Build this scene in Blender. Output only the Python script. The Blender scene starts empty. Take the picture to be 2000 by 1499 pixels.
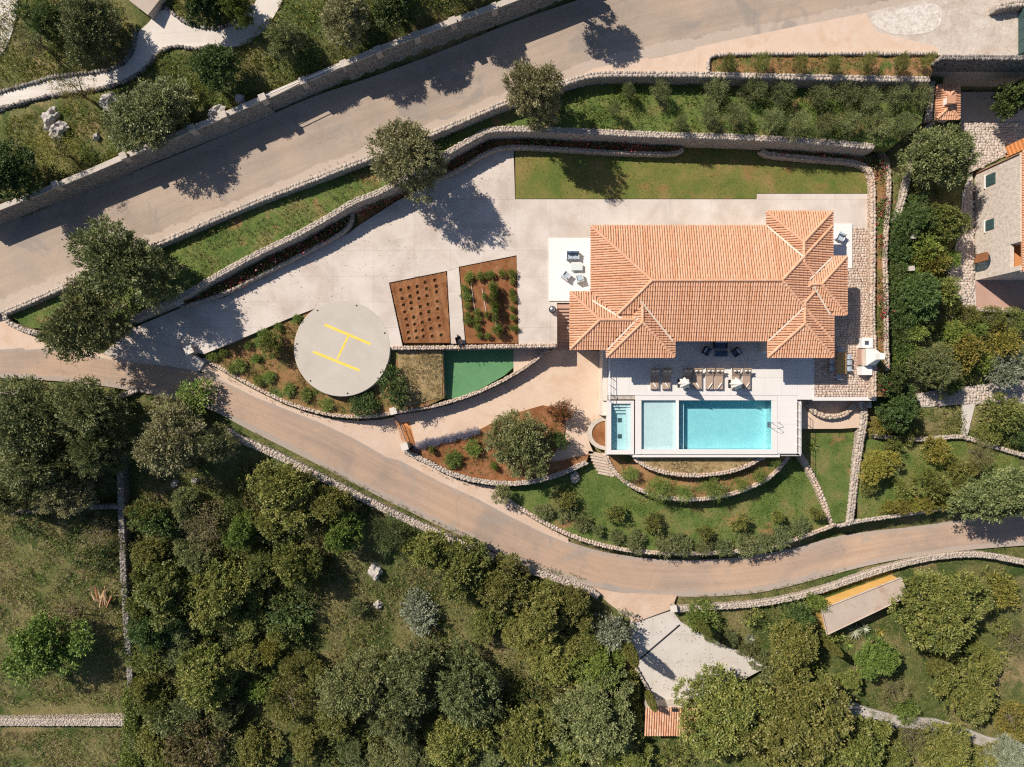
import bpy, bmesh, math, random
import numpy as np
from mathutils import Vector
random.seed(7)
RN = np.random.default_rng(11)
SC = bpy.context.scene
COL = SC.collection
# ---------------------------------------------------------------- camera, sky, sun, exposure
HC = 67.0                                   # flying height over the villa terrace (z = 0)
cam = bpy.data.cameras.new('camera'); co = bpy.data.objects.new('camera', cam); COL.objects.link(co)
co.location = (0, 0, HC); co.rotation_euler = (0, 0, 0)
cam.sensor_fit = 'HORIZONTAL'; cam.sensor_width = 36.0; cam.lens = 36.0 * HC / 100.0
cam.clip_start = 1.0; cam.clip_end = 2000.0
SC.camera = co
SUN_AZ = math.radians(37.5); SUN_EL = math.radians(45.0)   # shadows fall to the lower right
wld = bpy.data.worlds.new('World'); SC.world = wld; wld.use_nodes = True
wn = wld.node_tree; bgn = wn.nodes['Background']
sky = wn.nodes.new('ShaderNodeTexSky'); sky.sky_type = 'NISHITA'; sky.sun_disc = False
sky.sun_elevation = SUN_EL; sky.sun_rotation = math.atan2(-math.cos(SUN_AZ), math.sin(SUN_AZ))
wn.links.new(sky.outputs[0], bgn.inputs[0]); bgn.inputs[1].default_value = 0.075; sky.ozone_density = 3.5
sl = bpy.data.lights.new('sun', 'SUN'); sl.energy = 5.0; sl.angle = math.radians(0.5); sl.color = (1.0, 0.915, 0.80)
so = bpy.data.objects.new('sun', sl); COL.objects.link(so)
ld = Vector((math.cos(SUN_AZ) * math.cos(SUN_EL), -math.sin(SUN_AZ) * math.cos(SUN_EL), -math.sin(SUN_EL)))
so.rotation_euler = ld.to_track_quat('-Z', 'Y').to_euler()
SC.view_settings.view_transform = 'Standard'; SC.view_settings.look = 'None'
SC.view_settings.exposure = 0.25; SC.view_settings.gamma = 1.0; SC.view_settings.use_curve_mapping = False
SC.cycles.max_bounces = 6; SC.cycles.transparent_max_bounces = 12
SC.cycles.use_denoising = False; SC.cycles.filter_width = 1.2

# ---------------------------------------------------------------- helpers
def W(px, py, z=0.0):
    k = (HC - z) / HC / 20.0
    return ((px - 1000.0) * k, (749.5 - py) * k, z)
def tag(o, label=None, cat=None, group=None, kind=None):
    if label: o['label'] = label
    if cat: o['category'] = cat
    if group: o['group'] = group
    if kind: o['kind'] = kind
    return o
def link(o, parent=None):
    COL.objects.link(o)
    if parent is not None: o.parent = parent
    return o
def empty(name, loc=(0, 0, 0), rz=0.0, label=None, cat=None, group=None):
    o = bpy.data.objects.new(name, None); o.location = loc; o.rotation_euler = (0, 0, rz); o.empty_display_size = 0.3
    link(o); return tag(o, label, cat, group)
def np_mesh(name, V, F, tint=None, mat=None, smooth=False):
    """V (n,3); F list of arrays (m,k) of the same or different k; tint one float per face"""
    if not isinstance(F, (list, tuple)): F = [F]
    me = bpy.data.meshes.new(name)
    V = np.asarray(V, dtype=np.float32)
    me.vertices.add(len(V)); me.vertices.foreach_set('co', V.ravel())
    loops = np.concatenate([np.asarray(f, dtype=np.int32).ravel() for f in F])
    tot = np.concatenate([np.full(len(f), np.asarray(f).shape[1], dtype=np.int32) for f in F])
    st = np.concatenate([[0], np.cumsum(tot)[:-1]]).astype(np.int32)
    me.loops.add(len(loops)); me.loops.foreach_set('vertex_index', loops)
    me.polygons.add(len(tot)); me.polygons.foreach_set('loop_start', st); me.polygons.foreach_set('loop_total', tot)
    if tint is not None:
        a = me.attributes.new('tint', 'FLOAT', 'FACE'); a.data.foreach_set('value', np.asarray(tint, dtype=np.float32))
    me.update(calc_edges=True); me.validate()
    if smooth: me.polygons.foreach_set('use_smooth', np.ones(len(tot), dtype=bool))
    if mat: me.materials.append(mat)
    return me
class MB:
    """collects simple shapes into ONE mesh"""
    def __init__(s): s.v = []; s.f = []; s.t = []
    def add(s, vs, fs, t=0.5):
        b = len(s.v); s.v += [tuple(p) for p in vs]; s.f += [tuple(i + b for i in f) for f in fs]; s.t += [t] * len(fs); return s
    def box(s, x0, x1, y0, y1, z0, z1, rz=0, c=None, t=0.5, tilt=None):
        vs = [(x, y, z) for z in (z0, z1) for y in (y0, y1) for x in (x0, x1)]
        if rz or c is not None:
            cx, cy = c if c is not None else (0, 0); ca, sa = math.cos(rz), math.sin(rz)
            vs = [(cx + x * ca - y * sa, cy + x * sa + y * ca, z) for x, y, z in vs]
        return s.add(vs, [(0, 2, 3, 1), (4, 5, 7, 6), (0, 1, 5, 4), (2, 6, 7, 3), (0, 4, 6, 2), (1, 3, 7, 5)], t)
    def tube(s, pts, rads, n=6, t=0.5, cap=True):
        pts = [Vector(p) for p in pts]; rings = []
        vs = []; fs = []
        for i, p in enumerate(pts):
            d = (pts[min(i + 1, len(pts) - 1)] - pts[max(i - 1, 0)]).normalized()
            u = d.cross(Vector((0, 0, 1)) if abs(d.z) < 0.9 else Vector((1, 0, 0))).normalized(); w = d.cross(u)
            r = rads[i] if isinstance(rads, (list, tuple)) else rads
            for k in range(n):
                a = 2 * math.pi * k / n; vs.append(p + u * math.cos(a) * r + w * math.sin(a) * r)
        for i in range(len(pts) - 1):
            for k in range(n):
                k2 = (k + 1) % n; fs.append((i * n + k, i * n + k2, (i + 1) * n + k2, (i + 1) * n + k))
        if cap: fs.append(tuple(range(n - 1, -1, -1))); fs.append(tuple((len(pts) - 1) * n + k for k in range(n)))
        return s.add(vs, fs, t)
    def lathe(s, prof, n=20, c=(0, 0, 0), t=0.5):
        vs = []; fs = []
        for r, z in prof:
            for k in range(n):
                a = 2 * math.pi * k / n; vs.append((c[0] + r * math.cos(a), c[1] + r * math.sin(a), c[2] + z))
        for i in range(len(prof) - 1):
            for k in range(n):
                k2 = (k + 1) % n; fs.append((i * n + k, i * n + k2, (i + 1) * n + k2, (i + 1) * n + k))
        return s.add(vs, fs, t)
    def build(s, name, mat=None, parent=None, bevel=0.0, smooth=False, loc=None, rz=0.0):
        me = bpy.data.meshes.new(name); me.from_pydata(s.v, [], s.f)
        a = me.attributes.new('tint', 'FLOAT', 'FACE'); a.data.foreach_set('value', s.t)
        if bevel > 0:
            bm = bmesh.new(); bm.from_mesh(me); bmesh.ops.remove_doubles(bm, verts=bm.verts, dist=1e-5)
            bmesh.ops.bevel(bm, geom=bm.edges[:], offset=bevel, segments=2, affect='EDGES', profile=0.5); bm.to_mesh(me); bm.free()
        me.validate(); me.update()
        if smooth:
            for p in me.polygons: p.use_smooth = True
        if mat: me.materials.append(mat)
        o = bpy.data.objects.new(name, me)
        if loc: o.location = loc
        o.rotation_euler.z = rz
        return link(o, parent)
def obj(name, me, parent=None, loc=None, rz=0.0, scale=None, mat=None):
    o = bpy.data.objects.new(name, me)
    if loc is not None: o.location = loc
    o.rotation_euler.z = rz
    if scale is not None: o.scale = scale
    link(o, parent)
    if mat is not None and len(o.material_slots):
        o.material_slots[0].link = 'OBJECT'; o.material_slots[0].material = mat
    return o
def chaikin(P, n=2, closed=False):
    P = [np.array(p, dtype=float) for p in P]
    for _ in range(n):
        Q = []
        m = len(P)
        rng = range(m) if closed else range(m - 1)
        if not closed: Q.append(P[0])
        for i in rng:
            a, b = P[i], P[(i + 1) % m]; Q.append(a * .75 + b * .25); Q.append(a * .25 + b * .75)
        if not closed: Q.append(P[-1])
        P = Q
    return P
def resample(P, step):
    P = [np.array(p, dtype=float) for p in P]
    d = [0.0]
    for a, b in zip(P[:-1], P[1:]): d.append(d[-1] + float(np.hypot(*(b - a)[:2])))
    n = max(2, int(round(d[-1] / step)) + 1); s = np.linspace(0, d[-1], n); A = np.array(P)
    return np.stack([np.interp(s, d, A[:, k]) for k in range(A.shape[1])], 1)
def pip(x, y, poly):
    x = np.asarray(x, float); y = np.asarray(y, float); ins = np.zeros(x.shape, bool); n = len(poly)
    for i in range(n):
        x1, y1 = poly[i][:2]; x2, y2 = poly[(i + 1) % n][:2]
        if y1 == y2: continue
        c = ((y1 > y) != (y2 > y)) & (x < (x2 - x1) * (y - y1) / (y2 - y1) + x1)
        ins ^= c
    return ins

# ---------------------------------------------------------------- materials (all procedural)
def newmat(name):
    m = bpy.data.materials.new(name); m.use_nodes = True; nt = m.node_tree; p = nt.nodes['Principled BSDF']; return m, nt, p
def ramp(nt, cols, pos=None):
    r = nt.nodes.new('ShaderNodeValToRGB'); e = r.color_ramp.elements
    pos = pos or [i / (len(cols) - 1) for i in range(len(cols))]
    while len(e) < len(cols): e.new(0.5)
    for i, c in enumerate(cols): e[i].position = pos[i]; e[i].color = (*c, 1)
    return r
def noise(nt, vec, scale, detail=4, rough=0.55, dist=0.0):
    n = nt.nodes.new('ShaderNodeTexNoise'); n.inputs['Scale'].default_value = scale; n.inputs['Detail'].default_value = detail
    n.inputs['Roughness'].default_value = rough; n.inputs['Distortion'].default_value = dist; nt.links.new(vec, n.inputs['Vector']); return n.outputs[0]
def mixc(nt, fac, a, b, mode='MIX'):
    m = nt.nodes.new('ShaderNodeMix'); m.data_type = 'RGBA'; m.blend_type = mode
    for s, v in ((m.inputs[0], fac), (m.inputs[6], a), (m.inputs[7], b)):
        if isinstance(v, (int, float)): s.default_value = v
        elif isinstance(v, tuple): s.default_value = (*v, 1)
        else: nt.links.new(v, s)
    return m.outputs[2]
def pos(nt):
    return nt.nodes.new('ShaderNodeNewGeometry').outputs['Position']
def surf(name, cols, scale=0.5, fine=6.0, fine_amt=0.25, rough=0.9, bump=0.02, bumpscale=8.0, stain=None, stain_scale=0.25, stain_rng=(0.5, 0.7), spec=0.2, detail=6):
    """noise blend of the colours, a fine grain over it, one optional stain"""
    m, nt, p = newmat(name); v = pos(nt)
    n1 = noise(nt, v, scale, detail, 0.6, 0.4)
    k = len(cols); r = ramp(nt, cols, [0.33 + 0.34 * i / max(1, k - 1) for i in range(k)] if k > 1 else [0.5])
    nt.links.new(n1, r.inputs[0]); c = r.outputs[0]
    if stain:
        n3 = noise(nt, v, stain_scale, 5, 0.65, 0.6); rr = ramp(nt, [(0, 0, 0), (1, 1, 1)], list(stain_rng)); nt.links.new(n3, rr.inputs[0])
        c = mixc(nt, rr.outputs[0], c, stain)
    n2 = noise(nt, v, fine, 5, 0.7); fr = ramp(nt, [(1 - fine_amt,) * 3, (1 + fine_amt,) * 3], [0.3, 0.7]); nt.links.new(n2, fr.inputs[0])
    c = mixc(nt, 1.0, c, fr.outputs[0], 'MULTIPLY')
    nt.links.new(c, p.inputs['Base Color']); p.inputs['Roughness'].default_value = rough; p.inputs['Specular IOR Level'].default_value = spec
    if bump:
        b = nt.nodes.new('ShaderNodeBump'); b.inputs['Distance'].default_value = bump; b.inputs['Strength'].default_value = 0.8
        nt.links.new(noise(nt, v, bumpscale, 6, 0.65), b.inputs['Height']); nt.links.new(b.outputs[0], p.inputs['Normal'])
    return m
def tinted(name, cols, rough=0.85, grain=14.0, grain_amt=0.2, spec=0.2, trans=0.0, objvar=0.0, bump=0.0, metal=0.0):
    """colour picked per face by its 'tint' attribute"""
    m, nt, p = newmat(name)
    at = nt.nodes.new('ShaderNodeAttribute'); at.attribute_name = 'tint'
    r = ramp(nt, cols); nt.links.new(at.outputs['Fac'], r.inputs[0]); c = r.outputs[0]
    if grain:
        v = pos(nt); n2 = noise(nt, v, grain, 4, 0.7); fr = ramp(nt, [(1 - grain_amt,) * 3, (1 + grain_amt,) * 3], [0.3, 0.7]); nt.links.new(n2, fr.inputs[0])
        c = mixc(nt, 1.0, c, fr.outputs[0], 'MULTIPLY')
    if objvar:
        oi = nt.nodes.new('ShaderNodeObjectInfo'); h = nt.nodes.new('ShaderNodeHueSaturation')
        mp = nt.nodes.new('ShaderNodeMapRange'); mp.inputs['To Min'].default_value = 0.5 - 0.012 * objvar; mp.inputs['To Max'].default_value = 0.5 + 0.022 * objvar
        nt.links.new(oi.outputs['Random'], mp.inputs[0]); nt.links.new(mp.outputs[0], h.inputs['Hue'])
        mv = nt.nodes.new('ShaderNodeMapRange'); mv.inputs['To Min'].default_value = 1 - 0.2 * objvar; mv.inputs['To Max'].default_value = 1 + 0.2 * objvar
        mm = nt.nodes.new('ShaderNodeMath'); mm.operation = 'FRACT'; mu = nt.nodes.new('ShaderNodeMath'); mu.operation = 'MULTIPLY'; mu.inputs[1].default_value = 7.31
        nt.links.new(oi.outputs['Random'], mu.inputs[0]); nt.links.new(mu.outputs[0], mm.inputs[0]); nt.links.new(mm.outputs[0], mv.inputs[0])
        nt.links.new(mv.outputs[0], h.inputs['Value']); nt.links.new(c, h.inputs['Color']); c = h.outputs[0]
    nt.links.new(c, p.inputs['Base Color']); p.inputs['Roughness'].default_value = rough; p.inputs['Specular IOR Level'].default_value = spec; p.inputs['Metallic'].default_value = metal
    if trans:
        t = nt.nodes.new('ShaderNodeBsdfTranslucent'); nt.links.new(c, t.inputs[0]); mx = nt.nodes.new('ShaderNodeMixShader'); mx.inputs[0].default_value = trans
        nt.links.new(p.outputs[0], mx.inputs[1]); nt.links.new(t.outputs[0], mx.inputs[2]); nt.links.new(mx.outputs[0], nt.nodes['Material Output'].inputs[0])
    if bump:
        b = nt.nodes.new('ShaderNodeBump'); b.inputs['Distance'].default_value = bump
        nt.links.new(noise(nt, pos(nt), 20, 5, 0.7), b.inputs['Height']); nt.links.new(b.outputs[0], p.inputs['Normal'])
    return m
def plain(name, c, rough=0.6, var=0.12, scale=6.0, metal=0.0, spec=0.3):
    m = surf(name, [tuple(x * (1 - var) for x in c), tuple(x * (1 + var) for x in c)], scale, 25, 0.08, rough, 0.0, spec=spec)
    m.node_tree.nodes['Principled BSDF'].inputs['Metallic'].default_value = metal; return m
def pool_water(name, absorb, dens):
    m, nt, p = newmat(name); nt.nodes.remove(p); out = nt.nodes['Material Output']
    tr = nt.nodes.new('ShaderNodeBsdfTransparent'); gl = nt.nodes.new('ShaderNodeBsdfGlossy'); gl.inputs['Roughness'].default_value = 0.03
    fr = nt.nodes.new('ShaderNodeFresnel'); fr.inputs[0].default_value = 1.33; mx = nt.nodes.new('ShaderNodeMixShader')
    b = nt.nodes.new('ShaderNodeBump'); b.inputs['Distance'].default_value = 0.03; b.inputs['Strength'].default_value = 0.5
    nt.links.new(noise(nt, pos(nt), 3.0, 3, 0.5, 0.6), b.inputs['Height']); nt.links.new(b.outputs[0], gl.inputs['Normal'])
    nt.links.new(fr.outputs[0], mx.inputs[0]); nt.links.new(tr.outputs[0], mx.inputs[1]); nt.links.new(gl.outputs[0], mx.inputs[2]); nt.links.new(mx.outputs[0], out.inputs['Surface'])
    va = nt.nodes.new('ShaderNodeVolumeAbsorption'); va.inputs['Color'].default_value = (*absorb, 1); va.inputs['Density'].default_value = dens
    nt.links.new(va.outputs[0], out.inputs['Volume']); return m
M = {}
M['asphalt'] = surf('asphalt', [(.27, .235, .205), (.32, .27, .23), (.36, .285, .23)], 0.16, 22, 0.14, 0.92, 0.006, 40, stain=(.40, .29, .21), stain_scale=0.12, stain_rng=(.45, .75))
M['asphalt2'] = surf('asphalt_lower', [(.31, .255, .215), (.40, .295, .22), (.46, .315, .215)], 0.11, 22, 0.14, 0.92, 0.006, 40, stain=(.30, .27, .245), stain_scale=0.16, stain_rng=(.5, .7))
def road_mat(name, cols, edge, dark):
    m, nt, p = newmat(name); v = pos(nt)
    at = nt.nodes.new('ShaderNodeAttribute'); at.attribute_name = 'lane'                # x: metres along, y: 0..1 across
    mp = nt.nodes.new('ShaderNodeMapping'); mp.inputs['Scale'].default_value = (.06, 7.0, 1); nt.links.new(at.outputs['Vector'], mp.inputs[0])
    n1 = noise(nt, v, .14, 6, .6, .5); r = ramp(nt, cols, [.35, .5, .65]); nt.links.new(n1, r.inputs[0]); c = r.outputs[0]
    st = noise(nt, mp.outputs[0], 1.0, 5, .65, .3); sr = ramp(nt, [(.89,) * 3, (1.08, 1.07, 1.06)], [.35, .68]); nt.links.new(st, sr.inputs[0]); c = mixc(nt, 1.0, c, sr.outputs[0], 'MULTIPLY')
    sp = nt.nodes.new('ShaderNodeSeparateXYZ'); nt.links.new(at.outputs['Vector'], sp.inputs[0]); ad = nt.nodes.new('ShaderNodeMath'); ad.operation = 'MULTIPLY_ADD'; ad.inputs[1].default_value = .28
    nt.links.new(noise(nt, v, .5, 6, .7), ad.inputs[0]); nt.links.new(sp.outputs[1], ad.inputs[2])
    er = ramp(nt, [(.9,) * 3, (0, 0, 0), (0, 0, 0), (.9,) * 3], [.16, .30, .98, 1.12]); nt.links.new(ad.outputs[0], er.inputs[0]); c = mixc(nt, er.outputs[0], c, edge)
    n3 = noise(nt, v, .23, 4, .5, 1.2); dr = ramp(nt, [(0, 0, 0), (.55,) * 3], [.60, .66]); nt.links.new(n3, dr.inputs[0]); c = mixc(nt, dr.outputs[0], c, dark)
    vo = nt.nodes.new('ShaderNodeTexVoronoi'); vo.feature = 'DISTANCE_TO_EDGE'; vo.inputs['Scale'].default_value = .22; vd = nt.nodes.new('ShaderNodeVectorMath'); vd.operation = 'ADD'
    nv = nt.nodes.new('ShaderNodeTexNoise'); nv.inputs['Scale'].default_value = .9; nv.inputs['Detail'].default_value = 5; nt.links.new(v, nv.inputs[0]); nt.links.new(v, vd.inputs[0]); nt.links.new(nv.outputs[1], vd.inputs[1]); nt.links.new(vd.outputs[0], vo.inputs['Vector'])
    cr = ramp(nt, [(.90,) * 3, (1, 1, 1)], [.003, .009]); nt.links.new(vo.outputs[0], cr.inputs[0]); c = mixc(nt, 1.0, c, cr.outputs[0], 'MULTIPLY')
    n2 = noise(nt, v, 9, 6, .8); fr = ramp(nt, [(.84,) * 3, (1.16,) * 3], [.3, .7]); nt.links.new(n2, fr.inputs[0]); c = mixc(nt, 1.0, c, fr.outputs[0], 'MULTIPLY')
    nt.links.new(c, p.inputs['Base Color']); p.inputs['Roughness'].default_value = .92; p.inputs['Specular IOR Level'].default_value = .15
    b = nt.nodes.new('ShaderNodeBump'); b.inputs['Distance'].default_value = .008; nt.links.new(noise(nt, v, 30, 6, .7), b.inputs['Height']); nt.links.new(b.outputs[0], p.inputs['Normal']); return m
M['asphalt'] = road_mat('asphalt', [(.30, .24, .195), (.35, .28, .225), (.395, .305, .235)], (.44, .355, .29), (.24, .215, .195))
M['asphalt2'] = road_mat('asphalt_lower', [(.33, .255, .205), (.42, .30, .22), (.46, .32, .225)], (.36, .30, .255), (.30, .265, .235))
M['concrete'] = surf('drive_concrete', [(.45, .385, .335), (.55, .48, .425), (.61, .545, .49)], 0.3, 7, 0.07, 0.85, 0.004, 14, stain=(.43, .345, .285), stain_scale=0.22, stain_rng=(.50, .78))
M['concrete_pink'] = surf('verge_concrete', [(.53, .39, .295), (.58, .44, .34), (.61, .49, .395)], 0.3, 9, 0.07, 0.88, 0.005, 14, stain=(.50, .33, .22), stain_scale=0.3, stain_rng=(.5, .75))
M['joint'] = plain('joint_base', (.42, .37, .33), .9)
M['pad'] = surf('helipad_concrete', [(.45, .40, .345), (.50, .45, .39)], 0.35, 10, 0.05, 0.85, 0.003, 20, stain=(.42, .37, .32), stain_scale=0.3, stain_rng=(.5, .8))
M['yellow'] = surf('yellow_paint', [(.75, .52, .06), (.80, .58, .12)], 1.5, 12, 0.1, 0.7, 0.0)
M['white_deck'] = surf('white_deck', [(.63, .60, .57), (.66, .63, .60)], 0.5, 14, 0.03, 0.6, 0.0)
M['white_patio'] = surf('white_patio', [(.69, .67, .645), (.71, .69, .665)], 0.5, 14, 0.03, 0.6, 0.0)
M['white'] = plain('white_paint', (.74, .71, .68), .6, .03)
M['plaster'] = surf('plaster', [(.62, .55, .47), (.68, .61, .53)], 0.8, 12, 0.05, .85, .004, 20)
M['pool_deep'] = surf('pool_lining', [(.42, .64, .67), (.47, .69, .71)], .8, 5, .08, .5, 0)
M['pool_pale'] = surf('pool_lining_pale', [(.50, .62, .64), (.54, .66, .68)], 1.0, 8, .04, .5, 0)
M['water_deep'] = pool_water('pool_water', (.26, .84, .90), .28)
M['water_pale'] = pool_water('pool_water_shallow', (.45, .90, .95), .30)
M['stone'] = tinted('dry_stone', [(.35, .295, .245), (.41, .345, .29), (.46, .39, .33), (.42, .34, .275), (.51, .44, .38)], .9, 9, .22, bump=.02)
M['stone_warm'] = tinted('warm_stone', [(.41, .31, .235), (.48, .38, .295), (.53, .43, .35), (.48, .34, .25), (.56, .48, .41)], .9, 9, .22, bump=.02)
M['stone_core'] = plain('wall_core', (.42, .36, .305), .95, .2, 4)
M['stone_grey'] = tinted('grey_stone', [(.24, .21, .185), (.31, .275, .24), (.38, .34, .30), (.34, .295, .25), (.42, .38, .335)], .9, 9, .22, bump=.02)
M['stone_old_shaded'] = tinted('old_stone_shaded', [(.11, .095, .085), (.18, .16, .145), (.25, .225, .205), (.20, .175, .15), (.31, .285, .26)], .9, 9, .25, bump=.02)  # old stone, darkened so the olives' shade on the wall is in its colour
M['rock'] = surf('limestone', [(.30, .27, .245), (.45, .41, .37), (.56, .51, .46)], 1.6, 9, .2, .9, .05, 6)
M['coping'] = surf('render_coping', [(.42, .365, .31), (.50, .44, .38)], .8, 9, .12, .9, .01, 12)
M['court_grey_shaded'] = surf('path_paving_shaded', [(.36, .33, .30), (.46, .42, .385)], .5, 9, .15, .9, .01, 10, stain=(.24, .21, .15), stain_scale=.6)  # greyer court paving, with tree shade mixed into the darker base; stain is dirt
M['cobble'] = tinted('paving_stone', [(.40, .295, .23), (.49, .385, .31), (.56, .46, .385), (.47, .335, .255)], .9, 8, .18, bump=.012)
M['rough_stone'] = surf('rough_stone_floor', [(.46, .40, .345), (.58, .52, .465), (.63, .575, .52)], 2.5, 6, .22, .95, .06, 5)
M['forecourt'] = surf('forecourt_paving', [(.43, .36, .305), (.50, .43, .37), (.54, .48, .42)], .7, 5, .16, .92, .02, 6, stain=(.40, .32, .255), stain_scale=.5)
M['cobble_pale'] = tinted('pale_paving_stone', [(.42, .345, .29), (.48, .40, .34), (.53, .45, .39), (.49, .39, .325)], .9, 8, .18, bump=.012)
M['soil_grey'] = surf('mortar_bed', [(.42, .345, .285), (.48, .40, .335)], 1, 10, .15)
M['tile'] = tinted('terracotta_tile', [(.54, .262, .145), (.60, .318, .19), (.64, .362, .23), (.62, .335, .20), (.68, .43, .305)], .8, 5, .14, bump=.006)
M['tile_base'] = plain('tile_channel', (.50, .265, .16), .9, .15)
M['mortar'] = plain('valley_mortar', (.68, .58, .46), .9, .08)
M['wood'] = plain('stained_wood', (.30, .13, .06), .6, .2, 9)
M['oak'] = plain('table_wood', (.40, .24, .09), .55, .15, 9)
M['metal_w'] = plain('white_metal', (.72, .71, .70), .4, .03)
M['metal_d'] = plain('dark_metal', (.05, .05, .055), .4, .1, metal=.6)
M['straw'] = plain('dry_frond', (.40, .29, .16), .9, .2, 5)
M['steel'] = plain('steel', (.42, .42, .43), .3, .1, metal=.9)
M['rust'] = surf('rusty_steel', [(.50, .20, .07), (.62, .27, .10)], 2, 14, .15, .7, 0)
M['taupe'] = plain('taupe_cushion', (.36, .265, .20), .9, .06)
M['towel'] = plain('white_towel', (.74, .69, .64), .95, .04)
M['canvas'] = plain('white_canvas', (.72, .68, .63), .9, .04)
M['blue'] = plain('blue_cushion', (.06, .10, .17), .9, .15)
M['blue_pale'] = plain('pale_blue_cushion', (.36, .42, .48), .9, .08)
M['glass'] = plain('window_glass', (.03, .05, .06), .08, .1, spec=.6)
M['glasstop'] = plain('frosted_glass', (.55, .60, .58), .2, .05)
M['green_paint'] = plain('green_shutter', (.045, .085, .085), .6, .15)
M['turf'] = surf('artificial_turf', [(.095, .22, .10), (.115, .25, .12)], .8, 14, .12, .95, .004, 40)
M['lawn'] = surf('lawn_ground', [(.09, .125, .026), (.14, .145, .036), (.22, .165, .06)], .38, 10, .3, .95, .03, 12, stain=(.22, .125, .05), stain_scale=.5, stain_rng=(.56, .72))
M['grass_green'] = surf('garden_ground', [(.06, .10, .022), (.105, .14, .035), (.18, .155, .06)], .45, 9, .4, .95, .04, 10, stain=(.27, .145, .07), stain_scale=.4, stain_rng=(.58, .70))
M['soil'] = surf('red_soil', [(.17, .068, .027), (.235, .10, .042), (.29, .145, .07)], .9, 14, .3, .95, .05, 9)
M['soil_veg'] = surf('planted_soil', [(.14, .13, .04), (.26, .14, .06), (.32, .18, .09)], .6, 12, .3, .95, .05, 9, stain=(.08, .115, .025), stain_scale=.5, stain_rng=(.5, .62))
M['dry_bed'] = surf('dry_grass_bed', [(.16, .12, .05), (.30, .21, .10), (.38, .28, .15)], .9, 14, .4, .95, .05, 10)
M['terrain'] = surf('terrain', [(.055, .075, .02), (.105, .115, .036), (.17, .15, .062), (.24, .18, .09)], .2, 6, .5, .95, .08, 7, stain=(.05, .075, .018), stain_scale=.3, stain_rng=(.48, .62))
M['gravel'] = surf('pale_gravel', [(.56, .50, .44), (.63, .57, .51)], .4, 14, .12, .95, .01, 30)
M['gravel_red'] = surf('red_gravel', [(.50, .34, .24), (.58, .44, .34)], .6, 14, .25, .95, .02, 16)
M['court'] = surf('court_paving', [(.47, .425, .38), (.55, .505, .46)], .4, 9, .08, .9, .004, 16)
M['bark'] = surf('bark', [(.10, .075, .055), (.19, .15, .115)], 3, 14, .3, .95, .03, 16)
M['ochre'] = surf('ochre_render', [(.62, .36, .10), (.70, .43, .14)], .8, 10, .12, .9, 0)
M['roof_grey'] = surf('flat_roof_screed', [(.40, .325, .265), (.48, .395, .33)], .5, 12, .1, .9, .004, 16, stain=(.36, .26, .20), stain_scale=.5)
M['terr_floor'] = surf('terrace_tiles', [(.40, .25, .19), (.45, .29, .23)], .7, 12, .1, .8, 0)
M['orange'] = plain('orange_tile', (.56, .24, .09), .7, .12)
LV = lambda n, cols, t=.14, ov=1.0: tinted(n, cols, .5, 0, 0, .35, t, ov)
M['lf_olive'] = LV('olive_leaves', [(0.116, 0.1188, 0.046), (0.1972, 0.1925, 0.0828), (0.3016, 0.2805, 0.138), (0.4176, 0.3795, 0.207)])
M['lf_olive_g'] = LV('olive_leaves_green', [(0.0789, 0.099, 0.0313), (0.1392, 0.1595, 0.0552), (0.2262, 0.2365, 0.092), (0.3248, 0.3135, 0.138)])
M['lf_green'] = LV('broad_leaves', [(0.0754, 0.0968, 0.0202), (0.145, 0.1628, 0.0368), (0.2436, 0.2398, 0.0607), (0.3364, 0.297, 0.092)])
M['lf_bright'] = LV('bright_leaves', [(0.0784, 0.1219, 0.0202), (0.1344, 0.1908, 0.035), (0.224, 0.2756, 0.057), (0.3248, 0.3286, 0.0828)])
M['lf_dark'] = LV('dark_leaves', [(0.0394, 0.066, 0.0184), (0.0719, 0.1155, 0.0313), (0.1218, 0.165, 0.046), (0.1856, 0.22, 0.069)])
M['lf_yellow'] = LV('yellowing_leaves', [(0.11, 0.12, 0.024), (0.2, 0.19, 0.038), (0.3, 0.25, 0.05), (0.38, 0.26, 0.06)])
M['lf_brown'] = LV('brownish_leaves', [(0.087, 0.0825, 0.0313), (0.145, 0.1265, 0.0506), (0.2088, 0.176, 0.0736), (0.29, 0.2365, 0.1104)])
M['lf_grey'] = LV('silver_leaves', [(0.12, 0.14, 0.085), (0.19, 0.21, 0.13), (0.27, 0.28, 0.19), (0.36, 0.36, 0.27)])
M['lf_red'] = LV('red_tipped_leaves', [(.05, .06, .02), (.11, .09, .03), (.26, .07, .04), (.36, .09, .05)])
M['lf_blue'] = LV('lavender_leaves', [(.09, .11, .11), (.14, .16, .22), (.20, .22, .34), (.27, .29, .43)])
M['lf_straw'] = LV('straw', [(.16, .13, .06), (.26, .21, .10), (.38, .31, .17), (.46, .39, .24)])
M['lf_mix'] = LV('mixed_weeds', [(0.0784, 0.106, 0.0221), (0.1344, 0.1537, 0.0368), (0.2352, 0.2067, 0.069), (0.4032, 0.318, 0.138)])
M['lf_lime'] = LV('lime_grass', [(0.112, 0.1537, 0.0258), (0.1848, 0.2279, 0.0414), (0.28, 0.3021, 0.069), (0.4032, 0.3551, 0.1104)])
M['fl_red'] = LV('rose_petals', [(.40, .02, .03), (.55, .04, .06), (.62, .12, .16), (.70, .30, .30)], .2, 0)
M['fl_white'] = LV('white_petals', [(.6, .55, .5), (.7, .66, .6), (.75, .7, .62), (.72, .6, .5)], .2, 0)
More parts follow.
